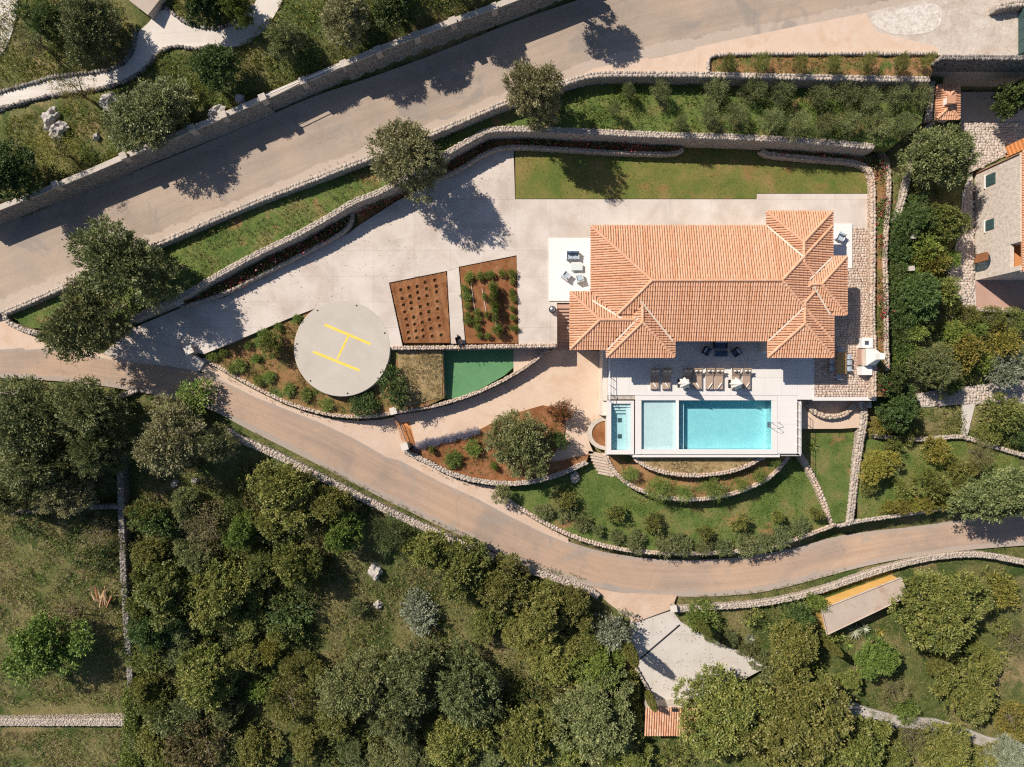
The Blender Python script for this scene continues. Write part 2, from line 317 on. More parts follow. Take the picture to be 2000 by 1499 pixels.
# ---------------------------------------------------------------- terrain: heights, pads, roads
from mathutils.geometry import tessellate_polygon
def zr1(px): return float(np.interp(px, [-200, 0, 300, 700, 1000, 1300, 1700, 2200], [-.2, .5, 2.0, 3.3, 3.6, 3.9, 4.0, 4.1]))
def zt1(px): return float(np.interp(px, [-200, 0, 200, 300, 450, 580, 1000, 1300, 2200], [-.3, -.1, .7, 1.2, 1.9, 2.2, 2.4, 2.45, 2.45]))
def zr2(px): return float(np.interp(px, [-200, 0, 250, 400, 500, 640, 780, 900, 1000, 1150, 1300, 1500, 1660, 1800, 2000, 2300],
                                    [-.1, -.3, -.7, -1.0, -1.4, -2.0, -2.8, -3.3, -3.8, -4.5, -5.0, -5.0, -4.8, -4.4, -4.0, -3.6]))
PADS = []                                  # (world polygon, z function of px,py)
def px_of(x, y, z): k = 20.0 * HC / (HC - z); return 1000 + x * k, 749.5 - y * k
def slab(name, pts, z, mat, thick=0.5, parent=None, kind='structure', register=True, smooth=0, **kw):
    zf = z if callable(z) else (lambda px, py, _z=z: _z)
    if smooth: pts = [tuple(p) for p in chaikin(pts, smooth, True)]
    top = [Vector(W(p[0], p[1], zf(p[0], p[1]))) for p in pts]
    if register: PADS.append(([(v.x, v.y) for v in top], zf))
    n = len(top); tri = tessellate_polygon([[Vector((v.x, v.y, 0)) for v in top]])
    V = [tuple(v) for v in top] + [(v.x, v.y, v.z - thick) for v in top]
    F = []
    for t in tri:
        a, b, c = [top[i] for i in t]
        if (b.x - a.x) * (c.y - a.y) - (b.y - a.y) * (c.x - a.x) < 0: t = (t[0], t[2], t[1])
        F.append(tuple(t))
    for i in range(n): F.append((i, i + n, (i + 1) % n + n, (i + 1) % n))
    o = MB().add(V, F).build(name, mat, parent)
    if parent is None: tag(o, kind=kind, **kw)
    return o
def ribbon(name, left, right, zf, mat, n=90, thick=0.4, register=True, **kw):
    L = resample([(p[0], p[1]) for p in chaikin(left, 2)], 1.0); R = resample([(p[0], p[1]) for p in chaikin(right, 2)], 1.0)
    s = np.linspace(0, 1, n); f = lambda A: np.stack([np.interp(s, np.linspace(0, 1, len(A)), A[:, k]) for k in (0, 1)], 1)
    L = f(L); R = f(R); V = []; F = []; TT = [q / 8 for q in range(9)]; LN = []; run = 0.0; last = None
    for l, r in zip(L, R):
        for t in TT:
            p = l * (1 - t) + r * t; V.append(W(p[0], p[1], zf(p[0])))
            if t == .5:
                if last is not None: run += math.dist(last[:2], V[-1][:2])
                last = V[-1]
            LN.append([run, t, 0])
    nn = len(V); V += [(x, y, z - thick) for x, y, z in V]
    for i in range(n - 1):
        for j in range(8):
            a = i * 9 + j; F.append((a, a + 1, a + 10, a + 9))
        for j in (0, 8):
            a = i * 9 + j; F.append((a, a + nn, a + 9 + nn, a + 9) if j == 8 else (a, a + 9, a + 9 + nn, a + nn))
    o = MB().add(V, F).build(name, mat); tag(o, kind='structure', **kw)
    bm = bmesh.new(); bm.from_mesh(o.data); bmesh.ops.recalc_face_normals(bm, faces=bm.faces); bm.to_mesh(o.data); bm.free()
    at = o.data.attributes.new('lane', 'FLOAT_VECTOR', 'POINT'); at.data.foreach_set('vector', [c for q in LN + LN for c in q])
    if register:
        P = [W(p[0], p[1], zf(p[0]))[:2] for p in L] + [W(p[0], p[1], zf(p[0]))[:2] for p in R[::-1]]
        PADS.append((P, lambda px, py: zf(px)))
    return o
# upper road (foot of the garden wall to the terrace wall) and lower road
ribbon('road', [(-90, 470), (0, 436), (130, 384), (270, 333), (400, 281), (500, 237), (607, 190), (687, 164), (740, 146), (833, 112), (900, 85), (1000, 44), (1130, 0), (1300, -60), (1560, -90), (1800, -110), (2150, -130)],
       [(-90, 640), (8, 610), (75, 583), (152, 548), (288, 486), (500, 396), (607, 354), (697, 319), (855, 260), (970, 208), (1107, 158), (1160, 138), (1240, 122), (1400, 88), (1560, 55), (1690, 30), (1780, 6), (1900, -20), (2150, -50)], zr1, M['asphalt'])
LOW_UP = [(-90, 690), (0, 683), (88, 677), (147, 683), (235, 704), (330, 712), (420, 735), (500, 774), (623, 822), (692, 854), (756, 891), (785, 899), (860, 939), (927, 969), (1000, 1008), (1060, 1038), (1130, 1066), (1200, 1084), (1300, 1094), (1400, 1094), (1500, 1082), (1580, 1064), (1640, 1046), (1720, 1036), (1800, 1028), (1900, 1012), (2080, 990)]
LOW_DN = [(-90, 735), (0, 738), (120, 745), (190, 752), (267, 765), (340, 780), (415, 800), (470, 832), (530, 862), (620, 907), (700, 950), (800, 1000), (900, 1048), (1000, 1095), (1080, 1125), (1150, 1145), (1220, 1160), (1310, 1166), (1400, 1166), (1500, 1157), (1600, 1130), (1700, 1103), (1800, 1085), (1900, 1073), (2080, 1060)]
ribbon('road', LOW_UP, LOW_DN, zr2, M['asphalt2'], 140)
# concrete apron where the two roads meet, and the pink shoulder under the estate wall
slab('pavement', [(-90, 638), (8, 612), (14, 625), (55, 648), (88, 672), (147, 680), (240, 700), (330, 708), (330, 716), (235, 708), (147, 687), (88, 681), (-90, 694)], lambda px, py: zr2(px) + .012, M['concrete_pink'], .3)
slab('pavement', [(396, 706), (430, 724), (470, 748), (520, 774), (560, 793), (600, 806), (650, 819), (700, 823), (745, 820), (770, 815), (800, 860), (788, 884), (830, 906), (870, 928), (920, 945), (970, 952), (975, 965), (1005, 993), (1060, 1026), (1110, 1052), (1110, 1062), (1060, 1041), (1000, 1011), (927, 972), (860, 942), (785, 902), (756, 894), (692, 857), (623, 825), (500, 777), (420, 737), (385, 722)],
     lambda px, py: zr2(px) + .015, M['concrete_pink'], .3)
# top right: concrete verge, rough stone patch, cobbled forecourt
slab('pavement', [(1107, 164), (1160, 134), (1240, 118), (1400, 84), (1560, 51), (1690, 26), (1712, 62), (1832, 92), (1832, 106), (1386, 108), (1380, 142), (1187, 140), (1150, 146)], lambda px, py: zr1(px) + .012, M['concrete_pink'], .3)
slab('pavement', [(1690, 26), (1760, 8), (1900, -20), (2060, -30), (2060, 112), (1832, 108), (1832, 92), (1712, 62)], lambda px, py: zr1(px) + .012, M['forecourt'], .3)
# terraces between the upper road and the villa
slab('terrain', [(8, 612), (75, 585), (152, 550), (288, 488), (500, 398), (607, 356), (697, 321), (855, 262), (970, 210), (1107, 164), (1149, 150), (1187, 147), (1374, 148), (1500, 152), (1817, 158), (1800, 240), (1740, 290), (1708, 284), (1500, 267), (1267, 261), (1173, 256), (1059, 251), (954, 251), (882, 291), (748, 371), (687, 393), (580, 457), (500, 494), (427, 534), (347, 582), (256, 622), (150, 650), (60, 640)],
     lambda px, py: zt1(px), M['grass_green'], 1.5)
slab('terrain', [(355, 600), (437, 576), (500, 544), (580, 503), (649, 467), (676, 450), (687, 427), (690, 410), (580, 459), (500, 496), (427, 536), (350, 586)], .35, M['soil'], .6)
slab('terrain', [(700, 440), (770, 392), (840, 355), (840, 330), (748, 373), (690, 400)], .02, M['soil'], .6)
slab('terrain', [(845, 352), (900, 330), (953, 295), (1000, 287), (1107, 293), (1240, 301), (1320, 302), (1336, 288), (1267, 263), (1173, 258), (1059, 253), (954, 253), (882, 293)], .5, M['soil'], .6)
slab('terrain', [(1484, 292), (1500, 303), (1607, 312), (1673, 318), (1697, 330), (1712, 345), (1714, 560), (1714, 775), (1735, 775), (1732, 667), (1732, 560), (1729, 507), (1732, 448), (1740, 400), (1740, 320), (1716, 292), (1500, 271)], .45, M['soil_veg'], .8)
slab('terrain', [(1386, 108), (1832, 106), (1817, 152), (1500, 146), (1380, 142)], lambda px, py: zr1(px) + .02, M['soil_veg'], .4)
slab('lawn', [(1006, 290), (1107, 294), (1240, 302), (1330, 303), (1342, 268), (1486, 271), (1500, 305), (1607, 314), (1680, 321), (1698, 340), (1698, 378), (1478, 378), (1478, 388.5), (1007, 388.5)], .02, M['lawn'], .4)
# helipad garden, practice green, lower drive
slab('terrain', [(398, 694), (450, 673), (560, 626), (618, 604), (700, 640), (767, 682), (864, 684), (868, 778), (830, 795), (767, 804), (745, 810), (700, 813), (650, 810), (600, 798), (560, 785), (520, 766), (470, 740), (430, 716)], lambda px, py: -.15 - max(0, py - 610) * .0056, M['soil_veg'], .8)
slab('terrain', [(775, 686), (862, 686), (864, 776), (790, 795), (782, 740)], lambda px, py: -.10 - max(0, py - 610) * .0056, M['dry_bed'], .2)
slab('lawn', [(864, 684), (1003, 682), (1003, 718), (985, 734), (940, 759), (900, 776), (868, 781)], -1.9, M['turf'], .5)
slab('pavement', [(1003, 682), (1072, 682), (1050, 704), (1020, 726), (1003, 735)], -1.9, M['concrete_pink'], .5)
LD = [(770, 812), (830, 803), (880, 791), (930, 774), (980, 751), (1020, 728), (1050, 706), (1072, 686), (1088, 680), (1184, 688), (1184, 815), (1160, 820), (1146, 845), (1152, 868), (1160, 886), (1150, 887), (1090, 902), (1072, 904), (1100, 860), (1108, 800), (1060, 792), (990, 812), (935, 840), (812, 874), (800, 862)]
slab('driveway', LD, -2.8, M['concrete_pink'], .5)
slab('terrain', [(790, 884), (812, 874), (935, 840), (990, 812), (1060, 792), (1108, 800), (1100, 860), (1072, 904), (1090, 902), (1150, 888), (1145, 905), (1110, 922), (1070, 937), (1020, 947), (970, 947), (920, 940), (870, 924), (830, 902)], -2.62, M['soil'], .8)
# terraced beds under the pool, lower lawns
slab('terrain', [(1240, 880), (1490, 880), (1460, 910), (1420, 925), (1350, 932), (1290, 922), (1250, 905)], -1.0, M['dry_bed'], .8)
slab('terrain', [(1182, 870), (1250, 870), (1540, 870), (1528, 905), (1500, 935), (1440, 962), (1370, 975), (1300, 972), (1240, 955), (1200, 925)], -2.0, M['soil_veg'], .8)
slab('lawn', [(1160, 890), (1190, 900), (1570, 880), (1600, 945), (1626, 1022), (1560, 1048), (1500, 1066), (1420, 1076), (1320, 1078), (1240, 1074), (1170, 1061), (1110, 1041), (1060, 1016), (1010, 986), (970, 957), (1020, 950), (1070, 940), (1110, 924), (1146, 906)], lambda px, py: -3.6, M['grass_green'], .8)
slab('pavement', [(1556, 782), (1700, 782), (1686, 835), (1640, 838), (1556, 838)], -2.2, M['concrete_pink'], .8)
slab('lawn', [(1558, 838), (1682, 838), (1674, 900), (1664, 960), (1662, 1018), (1628, 1022), (1600, 945), (1566, 884)], -3.0, M['grass_green'], .8)
slab('lawn', [(1680, 860), (1900, 850), (1990, 880), (1990, 960), (1880, 984), (1750, 1006), (1680, 1018), (1672, 960)], -2.9, M['grass_green'], .8)
# court and gravel mouth of the lower property, path beyond it
slab('pavement', [(1150, 1143), (1220, 1158), (1322, 1164), (1312, 1190), (1240, 1216), (1190, 1180)], lambda px, py: -4.72 - max(0, py - 1150) * .005, M['gravel_red'], .5)
slab('pavement', [(1235, 1217), (1312, 1192), (1330, 1215), (1380, 1245), (1450, 1275), (1500, 1302), (1430, 1340), (1360, 1365), (1280, 1372), (1255, 1320), (1228, 1280)], -5.25, M['court'], .5)
slab('path', [(1555, 1320), (1600, 1335), (1650, 1365), (1700, 1385), (1760, 1400), (1830, 1405), (1880, 1420), (1930, 1440), (2060, 1470), (2060, 1500), (1930, 1462), (1860, 1438), (1800, 1425), (1740, 1420), (1690, 1405), (1620, 1385), (1570, 1350)], -6.2, M['court_grey_shaded'], .4)
# garden path of the upper property
def zg(px, py): return float(zr1(px) + 2.1 + max(0, (300 - py)) * .005)
slab('path', [(-60, 200), (0, 181), (60, 166), (110, 151), (230, 140), (262, 105), (268, 62), (290, 46), (300, 30), (325, 15), (345, 35), (380, 55), (430, 60), (470, 40), (500, 10), (508, -40), (566, -40), (540, 30), (500, 75), (470, 92), (420, 92), (375, 97), (345, 90), (310, 100), (290, 130), (250, 160), (180, 178), (100, 186), (30, 206), (-60, 235)],
     lambda px, py: zg(px, py) + .08, M['gravel'], .4, smooth=2)
slab('path', [(-40, 140), (-5, 112), (12, 95), (28, 50), (40, -20), (0, -40), (-40, -40)], lambda px, py: zg(px, py) + .08, M['gravel'], .4, smooth=1)
# neighbour's courts
slab('pavement', [(1872, 180), (2060, 180), (2060, 250), (1975, 300), (1900, 335), (1880, 290), (1876, 236)], -.3, M['soil_grey'], .5)
slab('pavement', [(1900, 335), (1900, 548), (2060, 548), (2060, 606), (1905, 604), (1880, 590), (1862, 560), (1858, 520), (1876, 440), (1880, 380)], -1.0, M['court'], .5)
slab('path', [(1790, 770), (1830, 762), (2060, 735), (2060, 788), (1905, 790), (1890, 850), (1880, 850), (1880, 790), (1800, 796)], -2.6, M['court'], .4)
# the driveway: concrete panels with open joints on a base
D0 = [(258, 642), (350, 603), (437, 582), (500, 549), (580, 509), (649, 473), (682, 455), (702, 440), (770, 396), (842, 358), (900, 335), (955, 301), (1003, 291), (1006, 389.5), (1477, 389.5), (1477, 379), (1698, 379), (1698, 447), (1590, 447), (1590, 655), (1113, 655), (1113, 592), (1088, 592), (1088, 678), (1013, 678), (1013, 669), (1009, 499), (896, 521.5), (873, 529.5), (759.5, 552.5), (786.5, 678), (767, 681), (700, 640), (618, 602), (560, 624), (450, 671), (398, 692), (372, 686), (300, 664)]
drive = slab('driveway', D0, -.03, M['joint'], .6)
slab('joint_bed', [(873, 529.5), (896, 521.5), (909, 672), (881, 672)], -.03, M['joint'], .4, parent=drive)
PADS.append(([W(*p)[:2] for p in [(873, 529.5), (896, 521.5), (909, 672), (881, 672)]], lambda px, py: 0))
def clip_rect(P, x0, x1, y0, y1):
    for ax, lim, sg in ((0, x0, 1), (0, x1, -1), (1, y0, 1), (1, y1, -1)):
        Q = []
        for i in range(len(P)):
            a, b = P[i - 1], P[i]; ia = (a[ax] - lim) * sg >= 0; ib = (b[ax] - lim) * sg >= 0
            if ia != ib:
                t = (lim - a[ax]) / (b[ax] - a[ax]); Q.append((a[0] + (b[0] - a[0]) * t, a[1] + (b[1] - a[1]) * t))
            if ib: Q.append(b)
        P = Q
        if len(P) < 3: return []
    return P
def panels(poly_px, xs, ys, z, mat, parent, name, thick=.08, gap=.004):
    P = [W(p[0], p[1], z)[:2] for p in poly_px]
    X = [W(x, 0, z)[0] for x in xs]; Y = [W(0, y, z)[1] for y in ys][::-1]
    for i in range(len(X) - 1):
        for j in range(len(Y) - 1):
            C = clip_rect(P, X[i] + gap, X[i + 1] - gap, Y[j] + gap, Y[j + 1] - gap)
            if len(C) < 3: continue
            ar = abs(sum(C[k - 1][0] * C[k][1] - C[k][0] * C[k - 1][1] for k in range(len(C)))) / 2
            if ar < .15: continue
            n = len(C); tri = tessellate_polygon([[Vector((a, b, 0)) for a, b in C]])
            dz = random.uniform(-.003, .003)
            V = [(a, b, z + dz) for a, b in C] + [(a, b, z - thick) for a, b in C]; F = []
            for t in tri:
                a, b, c = [C[q] for q in t]
                if (b[0] - a[0]) * (c[1] - a[1]) - (b[1] - a[1]) * (c[0] - a[0]) < 0: t = (t[0], t[2], t[1])
                F.append(tuple(t))
            F += [(k, k + n, (k + 1) % n + n, (k + 1) % n) for k in range(n)]
            MB().add(V, F, random.random()).build(name, mat, parent)
panels(D0, [250, 330, 410, 490, 570, 650, 730, 810, 880, 945, 1006, 1075, 1150, 1230, 1310, 1390, 1477, 1560, 1630, 1700], [285, 340, 390, 440, 490, 540, 590, 640, 700], 0.0, M['concrete'], drive, 'concrete_panel')
panels([(873.5, 530), (896, 522), (908.5, 671), (881, 671)], [860, 920], [500, 570, 620, 680], 0.0, M['concrete'], drive, 'concrete_panel')
slab('terrain', [(760.5, 553), (872.5, 530), (880.5, 671), (787, 671)], -.42, M['soil'], .4)
slab('terrain', [(897, 522), (1008.5, 500), (1012.5, 671), (909.5, 671)], -.10, M['soil'], .4)
# entrance ramp from the lower road up to the drive
slab('driveway', [(300, 664), (372, 686), (400, 706), (388, 726), (330, 716), (240, 704), (200, 692), (258, 642)], lambda px, py: -.02 - max(0, py - 642) * .0095, M['concrete'], .5)
# ---------------------------------------------------------------- natural ground heights
CP = [(x, y, zg(x, y)) for x, y in ((0, 0), (0, 100), (0, 200), (0, 300), (100, 0), (100, 120), (150, 180), (200, 60), (250, 150), (300, 30), (300, 200), (380, 75), (450, 120), (450, 60), (530, 20), (500, 100), (650, 60), (800, 0), (50, 300), (-200, 100), (400, -80), (700, -80), (950, -80))] + [(1300, -150, 6.0), (1900, -100, 4.5), (2300, 0, 4.2),
      (1760, 380, .1), (1760, 600, -.6), (1800, 500, -.5), (1850, 650, -1.1), (1950, 690, -1.5), (1800, 720, -1.9), (1780, 820, -2.8), (1950, 830, -2.6), (2300, 700, -2.0), (1860, 280, .2), (1940, 170, .5), (2050, 230, 0), (1790, 300, .6), (1830, 200, 1.5),
      (250, 900, -2.6), (80, 850, -1.6), (-200, 900, -1.5), (100, 1050, -2.6), (100, 1300, -4.6), (300, 1250, -4.9), (400, 1420, -6.0), (600, 1100, -4.2), (800, 1300, -6.4), (1000, 1280, -6.3), (1000, 1450, -7.2), (700, 1200, -5.2), (500, 1000, -3.3), (900, 1150, -5.2), (1130, 1250, -6.0), (1220, 1350, -6.1), (1400, 1420, -6.5), (1300, 1500, -6.8), (1520, 1250, -5.8), (1650, 1230, -5.6), (1600, 1450, -6.8), (1850, 1200, -5.6), (1800, 1350, -6.1), (2000, 1200, -5.4), (1950, 1420, -6.3), (2300, 1300, -5.5), (-200, 1400, -4.6), (1000, 1800, -9), (2000, 1800, -8), (0, 1800, -7)]
CP += [(x, y - 6, zr1(x) + 2.1) for x, y in ((0, 405), (80, 374), (187, 330), (267, 295), (416, 234), (500, 198), (591, 159), (671, 126), (737, 98), (810, 70), (884, 42), (964, 14))]
CP += [(x, y + 14, zr2(x) - .25) for x, y in LOW_DN[1:-1]]
CPW = np.array([W(*c) for c in CP])
def tern(r): return r
_A = np.linalg.norm(CPW[:, None, :2] - CPW[None, :, :2], axis=2); _n = len(CPW)
_S = np.zeros((_n + 1, _n + 1)); _S[:_n, :_n] = -_A; _S[:_n, _n] = 1; _S[_n, :_n] = 1; _S[:_n, :_n] -= np.eye(_n) * .6
_C = np.linalg.solve(_S, np.append(CPW[:, 2], 0))
def rbf(x, y):
    x = np.clip(np.asarray(x, float), -75, 75); y = np.clip(np.asarray(y, float), -58, 58)
    out = np.full(x.shape, _C[-1])
    for c, w in zip(CPW, _C[:-1]): out -= w * np.hypot(x - c[0], y - c[1])
    return out
def ground_z(px, py):
    z = 0.0
    for _ in range(3):
        x, y, _q = W(px, py, z); best = None
        for P, zf in PADS:
            if pip(np.array([x]), np.array([y]), P)[0]: best = zf(px, py) if best is None else max(best, zf(px, py))
        z = best if best is not None else float(rbf(np.array([x]), np.array([y]))[0])
    return z
# ---------------------------------------------------------------- dry stone walls
_SB = np.array([(-.5, -.5, -.5), (.5, -.5, -.5), (.5, .5, -.5), (-.5, .5, -.5), (-.46, -.46, .5), (.46, -.46, .5), (.46, .46, .5), (-.46, .46, .5)])
_SF = np.array([(4, 5, 6, 7), (0, 1, 5, 4), (1, 2, 6, 5), (2, 3, 7, 6), (3, 0, 4, 7)])
def stones_mesh(name, items, mat, jit=.10):
    """items: centre(3), axes u,v,w (3 vectors incl. size); jittered blocks as one mesh"""
    n = len(items); A = np.array([np.concatenate(i) for i in items]).reshape(n, 4, 3)
    B = np.repeat(_SB[None], n, 0) + RN.uniform(-jit, jit, (n, 8, 3))
    V = A[:, None, 0] + B[..., 0:1] * A[:, None, 1] + B[..., 1:2] * A[:, None, 2] + B[..., 2:3] * A[:, None, 3]
    Fc = (_SF[None] + (np.arange(n) * 8)[:, None, None]).reshape(-1, 4)
    return np_mesh(name, V.reshape(-1, 3), Fc, np.repeat(RN.uniform(0, 1, n), 5), mat)
def rot2(a, b):
    q = random.uniform(-.45, .45); c, s = math.cos(q), math.sin(q); R = np.array([[c, -s, 0], [s, c, 0], [0, 0, 1]]); return R @ a, R @ b
def stone_wall(name, label, path, w=.5, mat='stone', size=.34, course=.24, smooth=2, fs=.60, cap=None, faces=(1, -1), cat='wall', group=None):
    size *= fs; course *= fs; w *= .88
    P = [(*W(p[0], p[1], p[2])[:2], p[2], p[3]) for p in path]
    if smooth: P = [tuple(q) for q in chaikin(P, smooth)]
    Q = resample(P, size * .95); n = len(Q)
    T = np.gradient(Q[:, :2], axis=0); T /= np.linalg.norm(T, axis=1)[:, None] + 1e-9; N = np.stack([-T[:, 1], T[:, 0]], 1)
    root = empty(name, (0, 0, 0), 0, label, cat, group)
    V = []; F = []
    for i in range(n):
        h = w / 2 - .045
        for s, z in ((1, Q[i, 2] - .03), (-1, Q[i, 2] - .03), (1, Q[i, 3]), (-1, Q[i, 3])): V.append((Q[i, 0] + N[i, 0] * h * s, Q[i, 1] + N[i, 1] * h * s, z))
    for i in range(n - 1):
        a = i * 4; b = a + 4; F += [(a, b, b + 1, a + 1), (a, a + 2, b + 2, b), (a + 1, b + 1, b + 3, a + 3)]
    F += [(0, 1, 3, 2), ((n - 1) * 4, (n - 1) * 4 + 2, (n - 1) * 4 + 3, (n - 1) * 4 + 1)]
    MB().add(V, F).build('wall_core', M['stone_core'], root)
    it = []
    nac = max(1, int(round(w / size)))
    for i in range(n - 1):
        c = (Q[i] + Q[i + 1]) / 2; t = np.array([*(Q[i + 1, :2] - Q[i, :2]), Q[i + 1, 2] - Q[i, 2]]); L = np.linalg.norm(t[:2])
        if L < 1e-4: continue
        if abs(t[2]) > .3: t[2] = 0
        nn = np.array([*N[i], 0.]); up = np.array([0, 0, 1.])
        for k in range(nac if not cap else 0):
            off = (k + .5) / nac * w - w / 2 + random.uniform(-.03, .03)
            it.append((np.array([c[0], c[1], c[2] - .075 + random.uniform(-.018, .014)]) + nn * off + t * random.uniform(-.5, .5), *rot2(t * random.uniform(.9, 1.7), nn * w / nac * random.uniform(.85, 1.3)), up * random.uniform(.15, .19)))
        hgt = c[2] - c[3]
        for s in faces:
            z = c[2] - .14; kk = 0
            while z > c[3] + .02 and kk < 16:
                it.append((np.array([c[0], c[1], z - course / 2]) + nn * (s * (w / 2 - .06)) + t * random.uniform(-.5, .5), t * random.uniform(.8, 1.8), up * course * random.uniform(.85, 1.1), nn * s * random.uniform(.13, .19)))
                z -= course; kk += 1
    o = obj('stones', stones_mesh('stones', it, M[mat]), root); o['kind'] = 'stuff'
    if cap:
        h = w / 2 + .03; V = []; F = []
        for i in range(n):
            for s, z in ((1, 0), (-1, 0), (1, -.14), (-1, -.14)): V.append((Q[i, 0] + N[i, 0] * h * s, Q[i, 1] + N[i, 1] * h * s, Q[i, 2] + z))
        for i in range(n - 1): a = i * 4; b = a + 4; F += [(a + 1, b + 1, b, a), (a, b, b + 2, a + 2), (a + 1, a + 3, b + 3, b + 1)]
        MB().add(V, F).build('coping', M[cap], root)
    return root
UW = [(-70, 432), (0, 405), (80, 374), (187, 330), (267, 295), (416, 234), (512, 192), (512.5, 191.8), (591, 158), (671, 125), (671.5, 124.8), (737, 97), (810, 69), (884, 41), (964, 13), (1040, -16), (1150, -60)]
def uwz(x): return zr1(x) + (2.55 if 512.4 < x < 671.4 else 3.0)
upper_wall = stone_wall('garden_wall', 'tall grey stone retaining wall with square pillars above the upper road', [(x, y, uwz(x), zr1(x) - .3) for x, y in UW], .5, 'stone_grey', .36, .26, 0, cap='coping', faces=(-1,))
for k, (x, y) in enumerate([(107, 360), (240, 304), (373, 250), (435, 224), (512, 190), (591, 157), (671, 124), (737, 97), (812, 68), (884, 40), (964, 13)]):
    z = uwz(x) + .35; c = W(x, y, z); mb = MB(); mb.box(-.27, .27, -.27, .27, -1.1, -.05, math.radians(22), (0, 0))
    p = mb.build('pillar', M['coping'], upper_wall, loc=c)
    mb = MB(); mb.box(-.31, .31, -.31, .31, -.05, .04, math.radians(22), (0, 0)); q = mb.build('pillar_cap', M['coping'], p)
for (a, b) in (((512, 190), (591, 157)), ((591, 157), (671, 124))):
    for h in (.12, .42):
        p0 = Vector(W(*a, uwz(580) + h)); p1 = Vector(W(*b, uwz(600) + h)); d = (p1 - p0).normalized() * .3
        MB().tube([p0 + d, p1 - d], .045, 5).build('rail', M['white'], upper_wall)
W1 = [(8, 610), (75, 582), (152, 547), (288, 484), (500, 393), (607, 352), (697, 317), (855, 257), (970, 206), (1060, 175), (1107, 161), (1149, 147), (1187, 144), (1374, 145), (1500, 149), (1817, 155)]
stone_wall('terrace_wall', 'long pale stone wall along the lower edge of the upper road', [(x, y, zr1(x) + .22, zt1(x) - .2) for x, y in W1], .55, 'stone', .36, faces=(-1,))
stone_wall('terrace_wall', 'short stone wall at the pointed end of the olive terrace where two roads meet', [(8, 610, .45, -.6), (8, 622, .35, -.7), (20, 634, .1, -.8), (45, 645, .1, -.8), (75, 652, .1, -.8), (120, 662, .1, -.9), (180, 655, .1, -.9), (256, 626, .25, -.6)], .5, 'stone', .34)
W2 = [(256, 624), (300, 604), (347, 584), (427, 536), (500, 496), (580, 459), (660, 413), (687, 395), (748, 373), (815, 335), (882, 293), (940, 261), (954, 253), (1000, 251), (1059, 253), (1173, 258), (1267, 263), (1500, 269), (1708, 286)]
stone_wall('terrace_wall', 'pale stone retaining wall between the olive terrace and the villa drive and lawn', [(x, y, zt1(x) + .18, -.2) for x, y in W2], .6, 'stone', .34, faces=(-1,))
stone_wall('flowerbed_wall', 'low stone kerb wall of the long red-flowered bed beside the sunlit drive', [(352, 600, .75, -.2), (437, 574, .75, -.2), (500, 541, .75, -.2), (580, 501, .75, -.2), (649, 465, .75, -.2), (676, 448, .75, -.2), (687, 427, .75, -.2), (686, 412, .75, -.2)], .3, 'stone', .3, faces=(-1,))
stone_wall('flowerbed_wall', 'low curved stone kerb wall of the flower bed under the terrace at the lawn corner', [(850, 352, .85, -.2), (900, 329, .85, -.2), (953, 294, .85, -.2), (1000, 284, .85, -.2), (1107, 291, .85, -.2), (1240, 299, .85, -.2), (1318, 300, .85, -.2), (1334, 292, .85, -.2)], .32, 'stone', .3, faces=(-1,))
stone_wall('flowerbed_wall', 'pale stone wall from the lawn corner down along the cobbled strip to the barbecue', [(1488, 294, .75, -.2), (1500, 302, .75, -.2), (1607, 311, .75, -.2), (1673, 316, .75, -.2), (1697, 328, .75, -.2), (1706, 345, .75, -.2), (1707, 400, .75, -.2), (1706, 560, .75, -.2), (1705, 640, .75, -.2), (1709, 667, .75, -.2), (1708, 776, .75, -2.5)], .5, 'stone_warm', .34)
stone_wall('boundary_wall', 'second pale stone wall along the outer side of the narrow flower strip', [(1716, 292, .9, -.2), (1738, 318, .8, -.3), (1737, 400, .7, -.4), (1732, 448, .7, -.4), (1729, 507, .7, -.4), (1732, 560, .7, -.5), (1732, 667, .7, -1), (1735, 724, .7, -1.6)], .45, 'stone_warm', .34)
stone_wall('boundary_wall', 'outer pale stone wall running down under the big green tree by the neighbour court', [(1822, 240, 1.6, 0), (1800, 262, 1.4, 0), (1782, 310, 1.1, 0), (1774, 352, 1.0, 0), (1764, 395, .8, -.2), (1752, 430, .6, -.4)], .5, 'stone', .36)
stone_wall('planter_wall', 'low pale stone border of the shrub planter beside the upper road', [(1384, 140, zr1(1384) + .3, 3.2), (1384, 116, zr1(1384) + .3, 3.2), (1392, 106, zr1(1390) + .3, 3.2), (1500, 104, zr1(1500) + .3, 3.2), (1700, 104, zr1(1700) + .3, 3.2), (1832, 104, zr1(1832) + .3, 3.2)], .28, 'stone', .3)
stone_wall('garden_wall', 'curved stone wall of the helipad garden and the green along the road', [(x, y, z, z2) for x, y, z, z2 in ((398, 702, -.55, -1.3), (430, 718, -.75, -1.5), (470, 742, -.85, -1.7), (520, 768, -1.0, -1.9), (560, 787, -1.05, -2.0), (600, 800, -1.15, -2.3), (650, 812, -1.2, -2.5), (700, 815, -1.2, -2.8), (745, 812, -1.2, -3), (767, 806, -1.2, -3), (830, 797, -1.3, -3), (880, 785, -1.4, -3), (930, 768, -1.5, -3), (980, 745, -1.5, -3), (1020, 722, -1.5, -3), (1050, 700, -1.4, -3), (1070, 682, -1.2, -3))], .38, 'stone_warm', .3, faces=(-1,))
stone_wall('garden_wall', 'short stone wall between the dry grass bed and the bright green turf', [(862, 688, -.9, -2.2), (863, 730, -1.2, -2.2), (866, 772, -1.3, -2.2)], .35, 'stone', .28)
